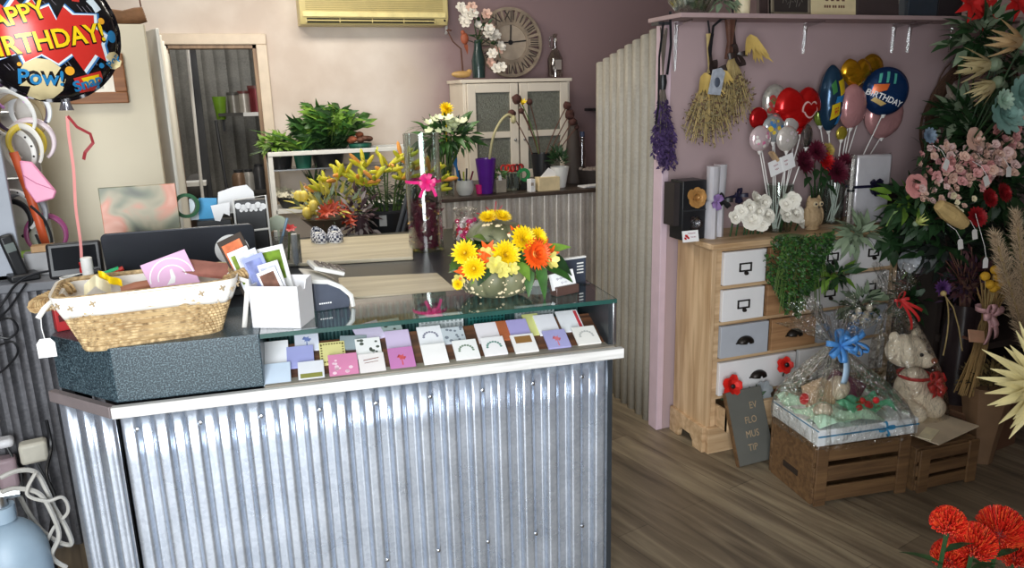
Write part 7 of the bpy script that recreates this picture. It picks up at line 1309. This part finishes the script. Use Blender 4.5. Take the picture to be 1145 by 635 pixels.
def wrapf(u, v):
    a = u*2*PI; c_, s_ = math.cos(a), math.sin(a); e = .38; bx = V((hw*.535*math.copysign(abs(c_)**e, c_), hd_*.56*math.copysign(abs(s_)**e, s_), -.015)); fold = .022*math.sin(a*11+2*math.sin(a*3))+.012*math.sin(a*23)
    if v < .72:
        t = v/.72; sm = t*t*(3-2*t); k = 1-t; kk = (k**1.05)*(1+.32*math.sin(PI*t)); p = V((bx.x*kk, bx.y*kk, 0)); r_ = V((c_, s_, 0)); return p+r_*(fold*(.25+1.1*math.sin(PI*t)))+V((NK.x*sm, NK.y*sm, -.015+(NK.z+.015)*t))+r_*.018*t
    t = (v-.72)/.28; r_ = V((c_, s_, 0)); return NK+r_*(.018+.12*t*(1+.35*math.sin(a*5+1)))+r_*fold*1.6*t+V((-.03*t, 0, .13*t*(1+.35*math.sin(a*4))))
s = MB(); s.grid(wrapf, 132, 34, wrap=True); s.build('wrap', m_cello, hp, smooth=180)
m_rblue = mat('ribbon_blue', (84, 150, 220), .3, var=.1, scale=40); s = MB(); bow(s, NK+V((-.01, -.03, .0)), (-.2, -1, .35), .065, loops=7, wid=.34); bow(s, NK+V((.04, -.03, .008)), (.5, -1, .6), .06, loops=6, wid=.34); s.build('bow', m_rblue, hp, solid=.001); s = MB(); ribbon(s, arc(NK+V((0, -.045, 0)), NK+V((-.03, -.10, -.13)), (0, -.02, 0)), .03, (0, 1, .3)); s.build('ribbon_tail', mat('ribbon_paleblue', (176, 206, 232), .35), hp, solid=.001)
# bear
c = Z(1018, 490, .2); bq = P(1015, 470, 2.32); tb_ = thing('teddy_bear', 'cream plush teddy bear in clear wrap with a red bow, sitting right of the hamper', 'teddy bear', (bq.x+.0, 2.32, 0)); bz0 = P(1040, 470, 2.32).z
K = sc(bq); s = MB(); hc = V((P(1013, 392, 2.32).x-bq.x, -.0, P(1013, 392, 2.32).z)); bcn = V((P(1022, 440, 2.32).x-bq.x, .01, P(1022, 438, 2.32).z))
s.ell(hc, (.088, .078, .070), 20, 14); s.ell(hc+V((.035, -.068, -.028)), (.042, .036, .032), 14, 10)
for sg in (-1, 1): s.ell(hc+V((sg*.062, .012, .066)), (.026, .016, .026), 12, 8)
s.ell(bcn, (.082, .072, .115), 18, 14); s.ell(bcn+V((-.075, -.03, .0)), (.032, .034, .062), 12, 10, Matrix.Rotation(.4, 3, 'Y')); s.ell(bcn+V((.082, -.035, .005)), (.030, .032, .060), 12, 10, Matrix.Rotation(-.35, 3, 'Y'))
lf_ = V((P(1040, 455, 2.25).x-bq.x, -.085, P(1040, 453, 2.25).z)); s.ell(lf_, (.048, .052, .052), 14, 10); s.ell((lf_+bcn)/2, (.045, .06, .045), 12, 10); s.ell(bcn+V((-.07, -.08, -.055)), (.045, .06, .045), 12, 10)
s.build('body', mat('plush_cream', (244, 230, 206), .95, var=.05, scale=60, bump=.25, bscale=420), tb_, remesh=.007)
s = MB(); s.ell(hc+V((.045, -.105, -.018)), (.016, .010, .013), 10, 8); s.build('nose', mat('nose_brown', (150, 88, 62), .5), tb_); s = MB(); [s.ell(hc+V((dx, dy, .006)), .0085, 8, 6) for dx, dy in ((.0, -.079), (.058, -.062))]; s.build('eye', m_black, tb_)
s = MB(); bow(s, bcn+V((.02, -.085, .065)), (.1, -1, .2), .05, loops=4, wid=.7); [ribbon(s, arc(bcn+V((.02, -.09, .06)), bcn+V((dx, -.10, -.02)), (0, -.01, 0)), .024, (0, 1, .2)) for dx in (.0, .055)]; s.lathe([(.066, -.008), (.07, .008)], bcn+V((0, 0, .075)), 24, cap=False); s.build('red_bow', mat('ribbon_red', (200, 48, 48), .4), tb_, solid=.001)
NB = V((P(1000, 338, 2.3).x-bq.x, -.02, P(1000, 334, 2.3).z)); zb0 = .19
def wb(u, v):
    a = u*2*PI; c_, s_ = math.cos(a), math.sin(a); fold = .010*math.sin(a*9+math.sin(a*2)*2)
    if v < .75: t = v/.75; k = (1-t**2.2); r_ = .135*k+.016; cx = bcn.x*(1-t)+NB.x*t+hc.x*0; return V((cx+(r_+fold*math.sin(PI*t)*1.6)*c_, NB.y*t+(r_*.95+fold*math.sin(PI*t)*1.6)*s_, zb0+(NB.z-zb0)*t))
    t = (v-.75)/.25; return NB+V((c_*(.016+.07*t)+fold*2*t, s_*(.016+.07*t), .11*t*(1+.3*math.sin(a*4))))
s = MB(); s.grid(wb, 96, 26, wrap=True); s.build('wrap', m_cello, tb_, smooth=180); s = MB(); bow(s, NB+V((0, -.02, 0)), (0, -1, .2), .035, loops=5, wid=.3); [ribbon(s, arc(NB+V((0, -.03, 0)), NB+V(d), (0, -.02, 0)), .012, (0, 1, .2)) for d in ((.08, -.06, -.09), (.04, -.06, -.12), (.10, -.05, -.05))]; s.build('red_ribbon', mat('ribbon_red', (200, 48, 48), .4), tb_)
t = thing('low_crate', 'dark timber box the wrapped teddy bear sits on', 'box', (bq.x+.06, 2.34, 0)); s = MB(); s.box((0, 0, .09), (.36, .26, .18)); s.build('box', mat('crate_dark', (84, 62, 44), .7, var=.2, stretch=(1, 1, 8)), t, bevel=.003); s = MB(); s.box((0, -.132, .13), (.36, .006, .012)); s.build('slot', m_black, t)

# ================================================================== FLOWER WALL AT THE RIGHT
fs = thing('flower_stand', 'dark tiered stand carrying the artificial flowers at the right', 'stand', (3.24, 2.55, 0)); m_fs = mat('stand_dark', (44, 36, 32), .6, var=.15)
s = MB(); s.box((.0, .12, .93), (.68, .34, .03)); s.build('top_tier', m_fs, fs); s = MB(); s.box((.0, -.14, .46), (.66, .26, .03)); s.build('lower_tier', m_fs, fs); s = MB(); s.box((0, .28, .55), (.68, .02, 1.1)); s.build('back_panel', m_fs, fs)
for dx in (-.325, .325): s = MB(); s.box((dx, .1, .47), (.03, .38, .92)); s.build('leg', m_fs, fs)
TT = .946; YF2 = 2.40
def stemto(s, L, c, mi, y0=2.55):
    """stem from the flower down to the tier of the stand"""
    base = V((max(2.95, c.x+.25*(3.1-c.x)), y0+.06, TT))-c; s.tube([V((0, 0, 0))+L, L*.5+base*.45+V((0, .02, .02)), base], .004, 5, mi=mi)
def fw(name, label, cat, px, py, y, fn, ms, group=None, stem=True):
    c = P(px, py, y); t = thing(name, label, cat, c, 0, group); s = MB(); fn(s); s.build('bloom', ms, t)
    if stem: s = MB(); stemto(s, V((0, .01, 0)), c, 0); s.build('stem', m_dgreen, t)
    return t
RN.seed(101)
# pink and peach rose sprays: every spray is a stem of several small roses
def rose_spray(px, py, y, n, rx, rz, r_, ms, label):
    c = P(px, py, y); t = thing('rose_spray', label, 'flower spray', c, 0, 'rose sprays in the flower wall'); K = sc(c); s = MB(); stemto(s, V((0, .02, 0)), c, 0); 
    n = int(n*1.6); r_ *= .95
    for i in range(n):
        a = i*2.4; q = math.sqrt((i+.5)/n); p = V((math.cos(a)*rx*K*q, RN.uniform(-.04, .03), math.sin(a)*rz*K*q)); s.tube([(0, .03, -.02), p+V((0, .02, -.01))], .0022, 4)
        b = MB(); bloom_rose(b, p, (RN.uniform(-.6, .4), -.9, RN.uniform(-.1, .7)), r_*RN.uniform(.75, 1.15), layers=3, n=5); b.build('rose', ms[i % len(ms)], t)
    for i in range(14): d = rdir(); s.leaf(V((d.x*rx*K, .03, d.z*rz*K))*RN.uniform(.5, 1.15), d+V((0, -.3, 0)), .055, .024)
    s.build('stem', m_dgreen, t)
m_ros = [m_pink, m_peach, mat('petal_blush', (216, 150, 146), .55, var=.12)]
m_ros2 = [m_peach, mat('petal_palepink', (232, 200, 194), .55, var=.08)]
for a in [(1068, 190, 2.30, 13, 34, 16, .026, m_ros, 'dense spray of dusty pink roses left of centre in the flower wall'), (1076, 176, 2.36, 10, 34, 12, .022, m_ros2, 'peach rose spray directly above the white swing tag'), (1118, 182, 2.22, 12, 24, 16, .026, m_ros2, 'pale pink rose spray under the teal succulent at the right edge'),
          (1128, 160, 2.30, 10, 18, 18, .026, m_ros, 'pink rose spray touching the right edge of the picture below the succulent'), (1046, 214, 2.30, 9, 26, 14, .018, m_ros2, 'loose spray of small cream-pink roses at the lower left of the flower wall'), (1040, 180, 2.44, 8, 18, 24, .018, m_ros, 'thin spray of tiny pink buds beside the mauve wall'),
          (1062, 226, 2.26, 8, 30, 12, .016, [m_cream, m_peach], 'spray of small cream buds above the beige cone head'), (1094, 196, 2.24, 10, 22, 14, .024, m_ros, 'salmon pink rose spray between the white tag and the red carnations'), (1054, 168, 2.40, 9, 26, 10, .018, m_ros2, 'small peach rosebud spray just right of the blue-grey thistle'), (1104, 170, 2.26, 9, 20, 10, .022, m_ros2, 'pale blush rose spray just right of the peach peony')]: rose_spray(*a)
fw('rose', 'large single dusty pink rose at the lower left of the flower wall', 'flower', 1024, 208, 2.34, lambda s: bloom_rose(s, (0, 0, 0), (-.2, -1, .3), .055, layers=5, n=6), m_ros[2])
fw('peony', 'full peach peony in the middle of the rose sprays', 'flower', 1091, 156, 2.30, lambda s: bloom_rose(s, (0, 0, 0), (0, -1, .4), .055, layers=5, n=7), m_peach)
fw('peony', 'pale peach round bloom at the right edge beside the succulents', 'flower', 1139, 131, 2.20, lambda s: bloom_rose(s, (0, 0, 0), (0, -1, .2), .032, layers=4, n=6), m_peach)
fw('magnolia', 'white magnolia bloom inside the brown wreath', 'flower', 1062, 113, 2.72, lambda s: [bloom_open(s, (0, 0, 0), (.3, -1, .3), .085, 6, .75, 20), bloom_open(s, (0, 0, 0), (.3, -1, .3), .06, 5, .8, 50)], mat('petal_magnolia', (216, 204, 190), .6, var=.06), stem=True)
def succ(px, py, y, r_, m, label):
    def f(s):
        for k in range(4): bloom_open(s, (0, 0, 0), (-.1, -1, .25), r_*(1-.2*k), 11-k, .5, 8+20*k, bend=-.2, rnd=True)
    fw('succulent', label, 'succulent', px, py, y, f, m)
succ(1121, 128, 2.18, .085, m_teal, 'large teal succulent rosette near the right edge'); succ(1141, 106, 2.16, .075, m_teal, 'teal succulent rosette cut by the right edge'); succ(1121, 112, 2.14, .042, mat('petal_paleteal', (168, 196, 176), .55, var=.1), 'small pale teal rosette just above the large teal succulent')
succ(1038, 152, 2.40, .035, mat('petal_bluegrey', (126, 146, 166), .6, var=.1), 'small blue-grey thistle head at the left of the flower wall')
def spider(px, py, y, r_, m, label, d=(-.74, .32, -.05), n=15, nm='protea'):
    def f(s):
        M = frame(d)
        for k in range(n):
            g = 2*PI*k/n; t = rad(66 if k % 2 else 48); s.leaf((0, 0, 0), M @ V((math.cos(g)*math.cos(t), math.sin(g)*math.cos(t), math.sin(t))), r_*RN.uniform(.85, 1.1), r_*.2, up=M.col[2], bend=-.15, n=4)
        s.ell((0, 0, 0), r_*.22, 9, 7, mi=1)
    fw(nm, label, 'flower', px, py, y, f, [m, m_sage])
m_crd = mat('petal_straw_cream', (204, 188, 140), .6, var=.1)
spider(1112, 72, 2.45, .14, m_crd, 'cream spidery protea with long petals pointing left near the top of the flower wall'); spider(1116, 92, 2.40, .12, m_crd, 'second cream spidery protea just below the first', (-.70, .30, -.35)); spider(1146, 48, 2.30, .14, mat('petal_tan', (206, 176, 130), .6, var=.12), 'tan protea with finger-like petals at the top right edge', (-.74, .2, .1))
spider(1024, 250, 2.30, .055, mat('petal_chartreuse', (206, 214, 130), .55, var=.15), 'small chartreuse protea at the lower left of the flower wall', (-.1, -.8, .5), 12); spider(1124, 52, 2.5, .07, m_sage, 'dull green protea bud behind the spidery cream one', (-.3, -.8, .2))
def carn(px, py, y, r_, m, label): fw('carnation', label, 'flower', px, py, y, lambda s: [bloom_mum(s, (0, 0, 0), (RN.uniform(-.3, .3), -1, .4), r_, 6, 14, w=.5)], m)
for px, py, r_, lab in ((1104, 222, .045, 'deep red carnation, left of the upper pair in the flower wall'), (1120, 216, .045, 'deep red carnation, right of the upper pair in the flower wall'), (1091, 243, .045, 'deep red carnation, lowest and leftmost of the three')): carn(px, py, 2.2, r_, mat('petal_deepred', (150, 20, 28), .6, var=.2), lab)
c = P(1064, 240, 2.2); t = thing('banksia_cone', 'beige elongated cone head lying across the lower flower wall', 'dried flower', c); M = frame((.75, -.1, -.5)); s = MB(); s.lathe([(0, -.085), (.022, -.075), (.032, -.03), (.032, .03), (.024, .075), (0, .085)], n=20, rot=M, fn=lambda a, i: 1+.06*math.sin(10*a+i)); s.build('cone', mat('cone_beige', (196, 168, 112), .8, var=.15, bump=.4, bscale=80), t); s = MB(); stemto(s, V((.05, .02, -.03)), c, 0); s.build('stem', m_brown, t)
# poinsettias on the top
for px, py, lab in ((1086, 4, 'red poinsettia at the top right, left of two'), (1103, 12, 'red poinsettia petals in the middle at the top right, drooping below the shelf'), (1138, 2, 'red poinsettia at the top right corner')):
    fw('poinsettia', lab, 'flower', px, py, 2.62, lambda s: [bloom_open(s, (0, 0, 0), (-.1, -1, .2), .085, 7, .45, 12, bend=.3), bloom_open(s, (0, -.01, 0), (-.1, -1, .2), .06, 6, .5, 30, ci=None)], mat('petal_poinsettia', (206, 36, 34), .55, var=.15))
# foliage masses, each a branch
for i, (px, py, y, rx, rz, n, m, m2, lab) in enumerate([(1096, 40, 2.60, .16, .14, 130, m_dgreen, m_sage, 'dark green leafy branch below the poinsettias'), (1080, 130, 2.62, .20, .10, 150, m_dgreen, m_sage, 'grey-green leafy branch in front of the wreath'), (1100, 150, 2.52, .28, .16, 200, m_dgreen, None, 'dark green branch behind the peach peony'), (1050, 235, 2.50, .20, .14, 170, m_dgreen, None, 'dark green foliage at the lower left of the flower wall'), (1120, 205, 2.48, .20, .16, 170, m_dgreen, None, 'dark foliage behind the red carnations'),
    (1136, 80, 2.5, .14, .14, 110, m_sage, m_dgreen, 'sage green branch behind the teal succulents'), (1066, 275, 2.46, .24, .14, 190, mat('leaf_nearblack', (34, 42, 36), .5, var=.3), m_dgreen, 'very dark foliage below the beige cone head'), (1016, 226, 2.50, .10, .07, 70, m_dgreen, m_lime, 'small green branch beside the silver gift'), (1128, 260, 2.45, .16, .12, 110, m_dgreen, None, 'dark foliage at the right edge above the pampas')]):
    spray(px, py, y, (rx, .09, rz), n, .085, .04, m, lab, 'leafy_branch', 'foliage', 200+i, m2)
for px, py, lab in ((1058, 184, 'white tag among the pink roses'), (1103, 202, 'tilted white tag above the red carnations'), (1128, 192, 'pale grey tag at the right of the rose sprays'), (1090, 262, 'white tag under the red carnations'), (1074, 273, 'thin white tag edge in the dark foliage under the cone head')):
    c = P(px, py, 2.16); t = thing('swing_tag', lab, 'tag', c, 0, 'tags in the flower wall'); s = MB(); s.prism([(-.013, -.02), (.013, -.02), (.013, .014), (.007, .02), (-.007, .02), (-.013, .014)], -.0006, .0006); s.xf(Matrix.Rotation(RN.uniform(-.7, .5), 4, 'Y') @ Matrix.Rotation(rad(82), 4, 'X')); s.build('card', mat('tag_white', (226, 226, 222), .6, var=.02), t, smooth=0); s = MB(); s.tube([(0, .0, .018), (.004, .03, .05), (0, .07, .07)], .001, 4); s.build('string', m_paper, t)
# wreath
c = P(1084, 140, 2.93); t = thing('twig_wreath', 'large round brown twig wreath on the dark partition wall at the right', 'wreath', (c.x, 2.915, c.z)); RN.seed(13); s = MB()
for i in range(46):
    r0, ph, w1, w2 = .30+RN.uniform(-.035, .035), RN.random()*6, RN.uniform(.005, .02), RN.uniform(-.02, .02); s.tube([((r0+w1*math.sin(5*a+ph))*math.cos(a), w2*math.sin(3*a+ph)-.01, (r0+w1*math.sin(5*a+ph))*math.sin(a)*1.08) for a in [2*PI*j/44 for j in range(45)]], .0035, 4)
for i in range(90): a = RN.random()*6.28; s.tube([(.30*math.cos(a), -.02, .32*math.sin(a)), ((.30+RN.uniform(-.06, .08))*math.cos(a+.2), -.04, (.32+RN.uniform(-.06, .08))*math.sin(a+.2))], .002, 4)
s.build('twigs', mat('twig_brown', (92, 66, 50), .8, var=.25), t)
# lower right: bunches, vases
def grounded(px, py, y, z, name, label, cat): c = P(px, py, y); return thing(name, label, cat, (c.x, y, z)), c
zlow = .476
t, c = grounded(1068, 430, 2.34, 0, 'tall_dark_vase', 'tall dark vase standing in the shade right of the teddy bear', 'vase'); ht = P(1068, 340, 2.34).z; s = MB(); s.lathe([(0, 0), (.07, 0), (.085, ht*.5), (.075, ht), (.068, ht), (.07, .02), (0, .02)], n=30); s.build('vase', mat('vase_dark', (40, 32, 34), .2), t)
t2 = thing('dried_branch', 'deep wine dried branches rising from the tall dark vase', 'dried branches', (c.x, 2.34, ht-.05)); RN.seed(19); s = MB(); [s.tube([(0, 0, -.2), (RN.uniform(-.04, .04), 0, .1), (RN.uniform(-.14, .12), RN.uniform(-.06, .06), RN.uniform(.15, .30))], .003, 4) for i in range(24)]; s.build('stems', m_brown, t2); s = MB(); bush(s, (-.01, 0, .14), (.12, .08, .14), 260, .04, .016, 0, .3, .2, .2, -1, 1); s.build('leaves', [mat('dried_wine', (72, 36, 42), .7, var=.3), mat('dried_plum', (60, 40, 62), .7, var=.3)], t2)
c = P(1053, 322, 2.30); t = thing('purple_flower', 'dark purple flower head leaning out beside the teddy wrap', 'flower', c); s = MB(); bloom_mum(s, (0, 0, 0), (-.3, -1, .3), .04, 4, 14); s.build('bloom', mat('petal_purple', (86, 50, 106), .6, var=.2), t); s = MB(); s.tube(arc((0, 0, 0), (.09, .03, -.32), (.03, 0, .03)), .003, 5); s.build('stem', m_straw, t)
t = thing('curved_stem', 'thin pale stem curving down from a small bud beside the dark vase', 'stem', P(1055, 328, 2.24)); s = MB(); s.tube([P(x, y, 2.24)-P(1055, 328, 2.24) for x, y in ((1055, 328), (1066, 344), (1072, 366), (1076, 392))], .0025, 5); s.ell((0, 0, 0), .012, 8, 6); s.build('stem', m_straw, t)
# craspedia bunch
c = P(1098, 390, 2.16); t = thing('billy_button_bunch', 'tied bunch of yellow billy button flowers on long straw stems with a pink bow', 'flower bunch', c); RN.seed(23); s = MB(); top = [P(x, y, 2.16)-c for x, y in ((1094, 307), (1105, 300), (1099, 316), (1106, 318), (1112, 313), (1103, 320), (1108, 308))]; bot = V((-.03, .02, -.20))
for i in range(40): a = RN.random()*6.28; q = math.sqrt(RN.random()); e = V((.075*math.cos(a)*q+.02, .05*math.sin(a)*q, .27+RN.uniform(-.06, .06))); s.tube([bot+V((RN.uniform(-.045, .045), RN.uniform(-.04, .04), 0)), V((RN.uniform(-.02, .03), RN.uniform(-.02, .02), .10)), e], .0026, 4)
s.build('stems', mat('stem_straw_brown', (140, 112, 68), .8, var=.25), t); 
for e in top: s = MB(); s.ell(e+V((0, -.03, 0)), .0185, 12, 8); s.tube([e+V((0, -.03, 0)), (0, 0, .10)], .002, 4, mi=1); s.build('yellow_ball', [mat('ball_yellow', (214, 164, 40), .7, var=.15, bump=.5, bscale=200), m_straw], t)
s = MB(); q = P(1106, 352, 2.10)-c; bow(s, q, (-.1, -1, .1), .045, loops=4, wid=.6); [ribbon(s, arc(q, q+V(d), (0, -.015, 0)), .022, (0, 1, .2)) for d in ((-.015, -.01, -.12), (.04, -.01, -.10))]; s.lathe([(.05, -.01), (.052, .01)], V((.012, 0, q.z)), 18, cap=False); s.build('pink_bow', mat('ribbon_blush', (214, 168, 172), .5), t, solid=.001)
c = P(1102, 294, 2.08); t = thing('swing_tag', 'white swing tag hanging just above the yellow billy buttons', 'tag', c); s = MB(); s.prism([(-.013, -.02), (.013, -.02), (.013, .012), (.006, .022), (-.006, .022), (-.013, .012)], -.0006, .0006); s.xf(Matrix.Rotation(rad(86), 4, 'X')); s.build('card', m_paper, t, smooth=0); s = MB(); s.tube([(0, 0, .02), (.01, .02, .06), (.014, .08, .18)], .001, 4); s.build('string', m_paper, t)
# pampas
RN.seed(29)
for px0, py0, px1, py1, lab in ((1112, 262, 1150, 390, 'beige pampas plume, left of the two at the right edge'), (1136, 238, 1152, 380, 'beige pampas plume, right of the two at the right edge')):
    a_, b_ = P(px0, py0, 2.02), P(px1, py1, 2.06); t = thing('pampas_plume', lab, 'pampas grass', b_); ax = a_-b_; L = ax.length; s = MB(); s.tube([(0, .0, -.35), (0, 0, 0), ax*.9], .004, 5); s.build('stem', m_straw, t); s = MB()
    for i in range(2400):
        f = RN.random(); r_ = .032*math.sin(PI*min(1, f*.85+.12)); d = rdir(); p = ax*f+d*r_*RN.random(); s.leaf(p, (ax.normalized()+d*.7), RN.uniform(.02, .038), .0022, up=rdir(), bend=.4, n=2)
    s.build('plume', mat('pampas_beige', (206, 184, 154), .9, var=.12), t)
# mossy bunch on the floor stand
t, c = grounded(1100, 470, 2.16, 0, 'wrapped_bunch', 'yellow-green mossy dried bunch wrapped in brown paper in front of the stand', 'dried bunch'); hz2 = P(1100, 425, 2.16).z; s = MB(); s.lathe([(.05, 0), (.06, .1), (.10, hz2-.02)], n=18, fn=lambda a, i: 1+.06*math.sin(6*a)); s.build('wrap', mat('kraft_dark', (120, 92, 66), .7, var=.1), t, solid=.002); s = MB(); RN.seed(31); bush(s, (0, 0, hz2), (.12, .09, .09), 420, .03, .012, 0, .3, .2, .1, -.6, 1); s.build('moss', [mat('moss_olive', (120, 104, 62), .8, var=.25), mat('moss_dark', (66, 58, 42), .8, var=.25)], t)
c = P(1092, 376, 2.12); t = thing('peach_card', 'peach coloured card tucked below the billy button bunch', 'card', c); s = MB(); s.box((0, 0, 0), (.09, .003, .05), Matrix.Rotation(.2, 3, 'Y') @ Matrix.Rotation(-.4, 3, 'X')); s.build('card', mat('card_peach', (206, 160, 130), .6), t); s = MB(); s.box((0, .03, -.02), (.01, .06, .01)); s.build('prop', m_brown, t)
t = thing('brown_carton', 'dark brown carton on the floor behind the lower crate', 'box', (2.98, 2.30, 0)); s = MB(); s.box((0, 0, .10), (.34, .24, .20), .15); s.build('carton', mat('carton_brown', (96, 66, 46), .7, var=.1), t, bevel=.003); s = MB(); s.box((0, -.0, .202), (.34, .24, .004), .15); s.build('lid', mat('carton_brown2', (118, 84, 60), .7), t)
# big cream protea at the right edge
c = P(1172, 432, 1.42); K = sc(c); t = thing('king_protea', 'big cream flower with long pointed petals reaching in from the right edge', 'flower', c); RN.seed(37); s = MB(); M = frame((-.45, -.55, .25)); n = 66
for k in range(n):
    g = 2*PI*k/n+RN.uniform(-.08, .08); tt = rad([-14, 14, 40][k % 3]+RN.uniform(-5, 5)); s.leaf(M @ V((math.cos(g)*.02, math.sin(g)*.02, 0)), M @ V((math.cos(g)*math.cos(tt), math.sin(g)*math.cos(tt), math.sin(tt))), K*60*RN.uniform(.8, 1.12), K*11, up=M.col[2], bend=RN.uniform(-.3, .1), n=6, fold=.35)
s.build('petals', mat('protea_cream', (226, 214, 158), .55, var=.08, scale=20), t); s = MB(); s.ell(M @ V((0, 0, .02)), (K*11, K*11, K*16), 14, 10, M); s.build('centre', mat('protea_centre', (206, 190, 120), .7, var=.2, scale=60), t); s = MB(); s.tube([(0, 0, 0), (.16, .06, -.25), (.34, .10, -c.z+.005)], .009, 8); s.build('stem', m_stem, t)
# red pincushion flowers at the lower right
for i, (px, py, r_, lab) in enumerate(((1060, 588, 19, 'red pincushion flower at bottom right, leftmost of the group'), (1088, 612, 24, 'red pincushion flower nearest the bottom edge in the middle of the group'), (1118, 596, 26, 'red pincushion flower at bottom right, rear of the group'), (1136, 622, 24, 'red pincushion flower in the bottom right corner'), (1062, 626, 20, 'red pincushion flower at the bottom edge, leftmost'))):
    c = P(px, py, 1.02+.02*i); K = sc(c); t = thing('pincushion_flower', lab, 'flower', c, 0, 'red pincushion flowers at bottom right'); RN.seed(60+i); s = MB(); R_ = r_*K
    for j in range(560):
        d = rdir(-.35); f = d+V((0, 0, .35)); s.tube([d*R_*.35, d*R_*.8+V((0, 0, R_*.05)), d*R_*1.0+V((0, 0, R_*.22))], [.0008, .0007, .0012], 4, mi=0 if RN.random() < .7 else 1)
    s.build('spikes', [mat('pin_red', (214, 40, 26), .5, var=.15), mat('pin_orange', (232, 84, 40), .5, var=.15)], t); s = MB(); s.ell((0, 0, 0), R_*.4, 12, 8); s.build('core', mat('pin_core', (120, 30, 24), .7), t); s = MB(); s.tube([(0, 0, 0), (.01, .02, -.2), (.02*(2-i), .03, -c.z+.22)], .005, 6); [s.leaf((0, 0, -.06-.03*j), (math.cos(j*2.2), math.sin(j*2.2), .3), .08, .02) for j in range(5)]; s.build('stem', m_dgreen, t)

# ================================================================== finer pieces sit under the part they belong to
SUBS = {'print': ('card', 'panel', 'carton', 'foil'), 'emblem': ('card',), 'flowers': ('card',), 'script': ('card', 'stack'), 'sticker_flower': ('sticker',), 'sticker_text': ('sticker',), 'sticker': ('lid',), 'key': ('keypad',), 'display': ('handset',), 'flap_edge': ('pouch',), 'print_lines': ('panel',), 'spots': ('pumpkin',), 'lid_spots': ('lid',),
        'label': ('bottle', 'bucket', 'glass'), 'rim': ('bucket',), 'screen': ('body',), 'badge': ('body',), 'louvre': ('outlet',), 'numeral': ('rim',), 'bud': ('stem',), 'rose': ('stem',), 'bird': ('twig',), 'cap': ('barrel',), 'picture': ('sheet', 'mount'), 'text_lines': ('sheet',), 'scalloped_print': ('box',), 'embroidery': ('liner',), 'tie': ('liner',), 'weave': ('shell',), 'lettering': ('panel', 'board', 'foil'), 'chalk_scrawl': ('panel',),
        'letter_shadow': ('red_burst',), 'small_lettering': ('foil',), 'small_letter_shadow': ('foil',), 'orange_dot': ('foil',), 'blue_dot': ('foil',), 'streak': ('foil',), 'starburst': ('foil',), 'comic_flash': ('comic_panel',), 'heart_outline': ('foil',), 'yellow_band': ('foil',), 'blue_patch': ('foil',), 'red_patch': ('foil',), 'green_patch': ('foil',), 'orange_cake': ('foil',), 'green_candles': ('foil',), 'cream_base': ('foil',),
        'handwriting': ('card',), 'eye_ring': ('body',), 'nose': ('body',), 'red_wire': ('lid',), 'tag': ('pot',), 'seam': ('bucket',), 'hand_hole': ('end_panel',), 'tray_ribbon': ('tray',), 'ribbon_tail': ('bow',), 'foot': ('holder', 'body'), 'dots': ('band',), 'hand': ('face',), 'edge_strip': ('board',), 'grille': ('case',), 'front_bar': ('case',), 'clear_bracket': ('board',), 'wick': ('wax',)}
base = lambda o: o.name.split('.')[0]
bpy.context.view_layer.update()
fam = {}
for o in C.objects:
    if o.parent is not None and o.parent.parent is None: fam.setdefault(o.parent.name, []).append(o)
for L_ in fam.values():
    for o in L_:
        for nm in SUBS.get(base(o), ()):
            q = [x for x in L_ if base(x) == nm and x is not o]
            if q and not [k for k in C.objects if k.parent is o] and q[0].parent.parent is None:
                q = min(q, key=lambda x: abs(C.objects.find(x.name)-C.objects.find(o.name)))
                o.parent = q; o.matrix_parent_inverse = q.matrix_basis.inverted(); break
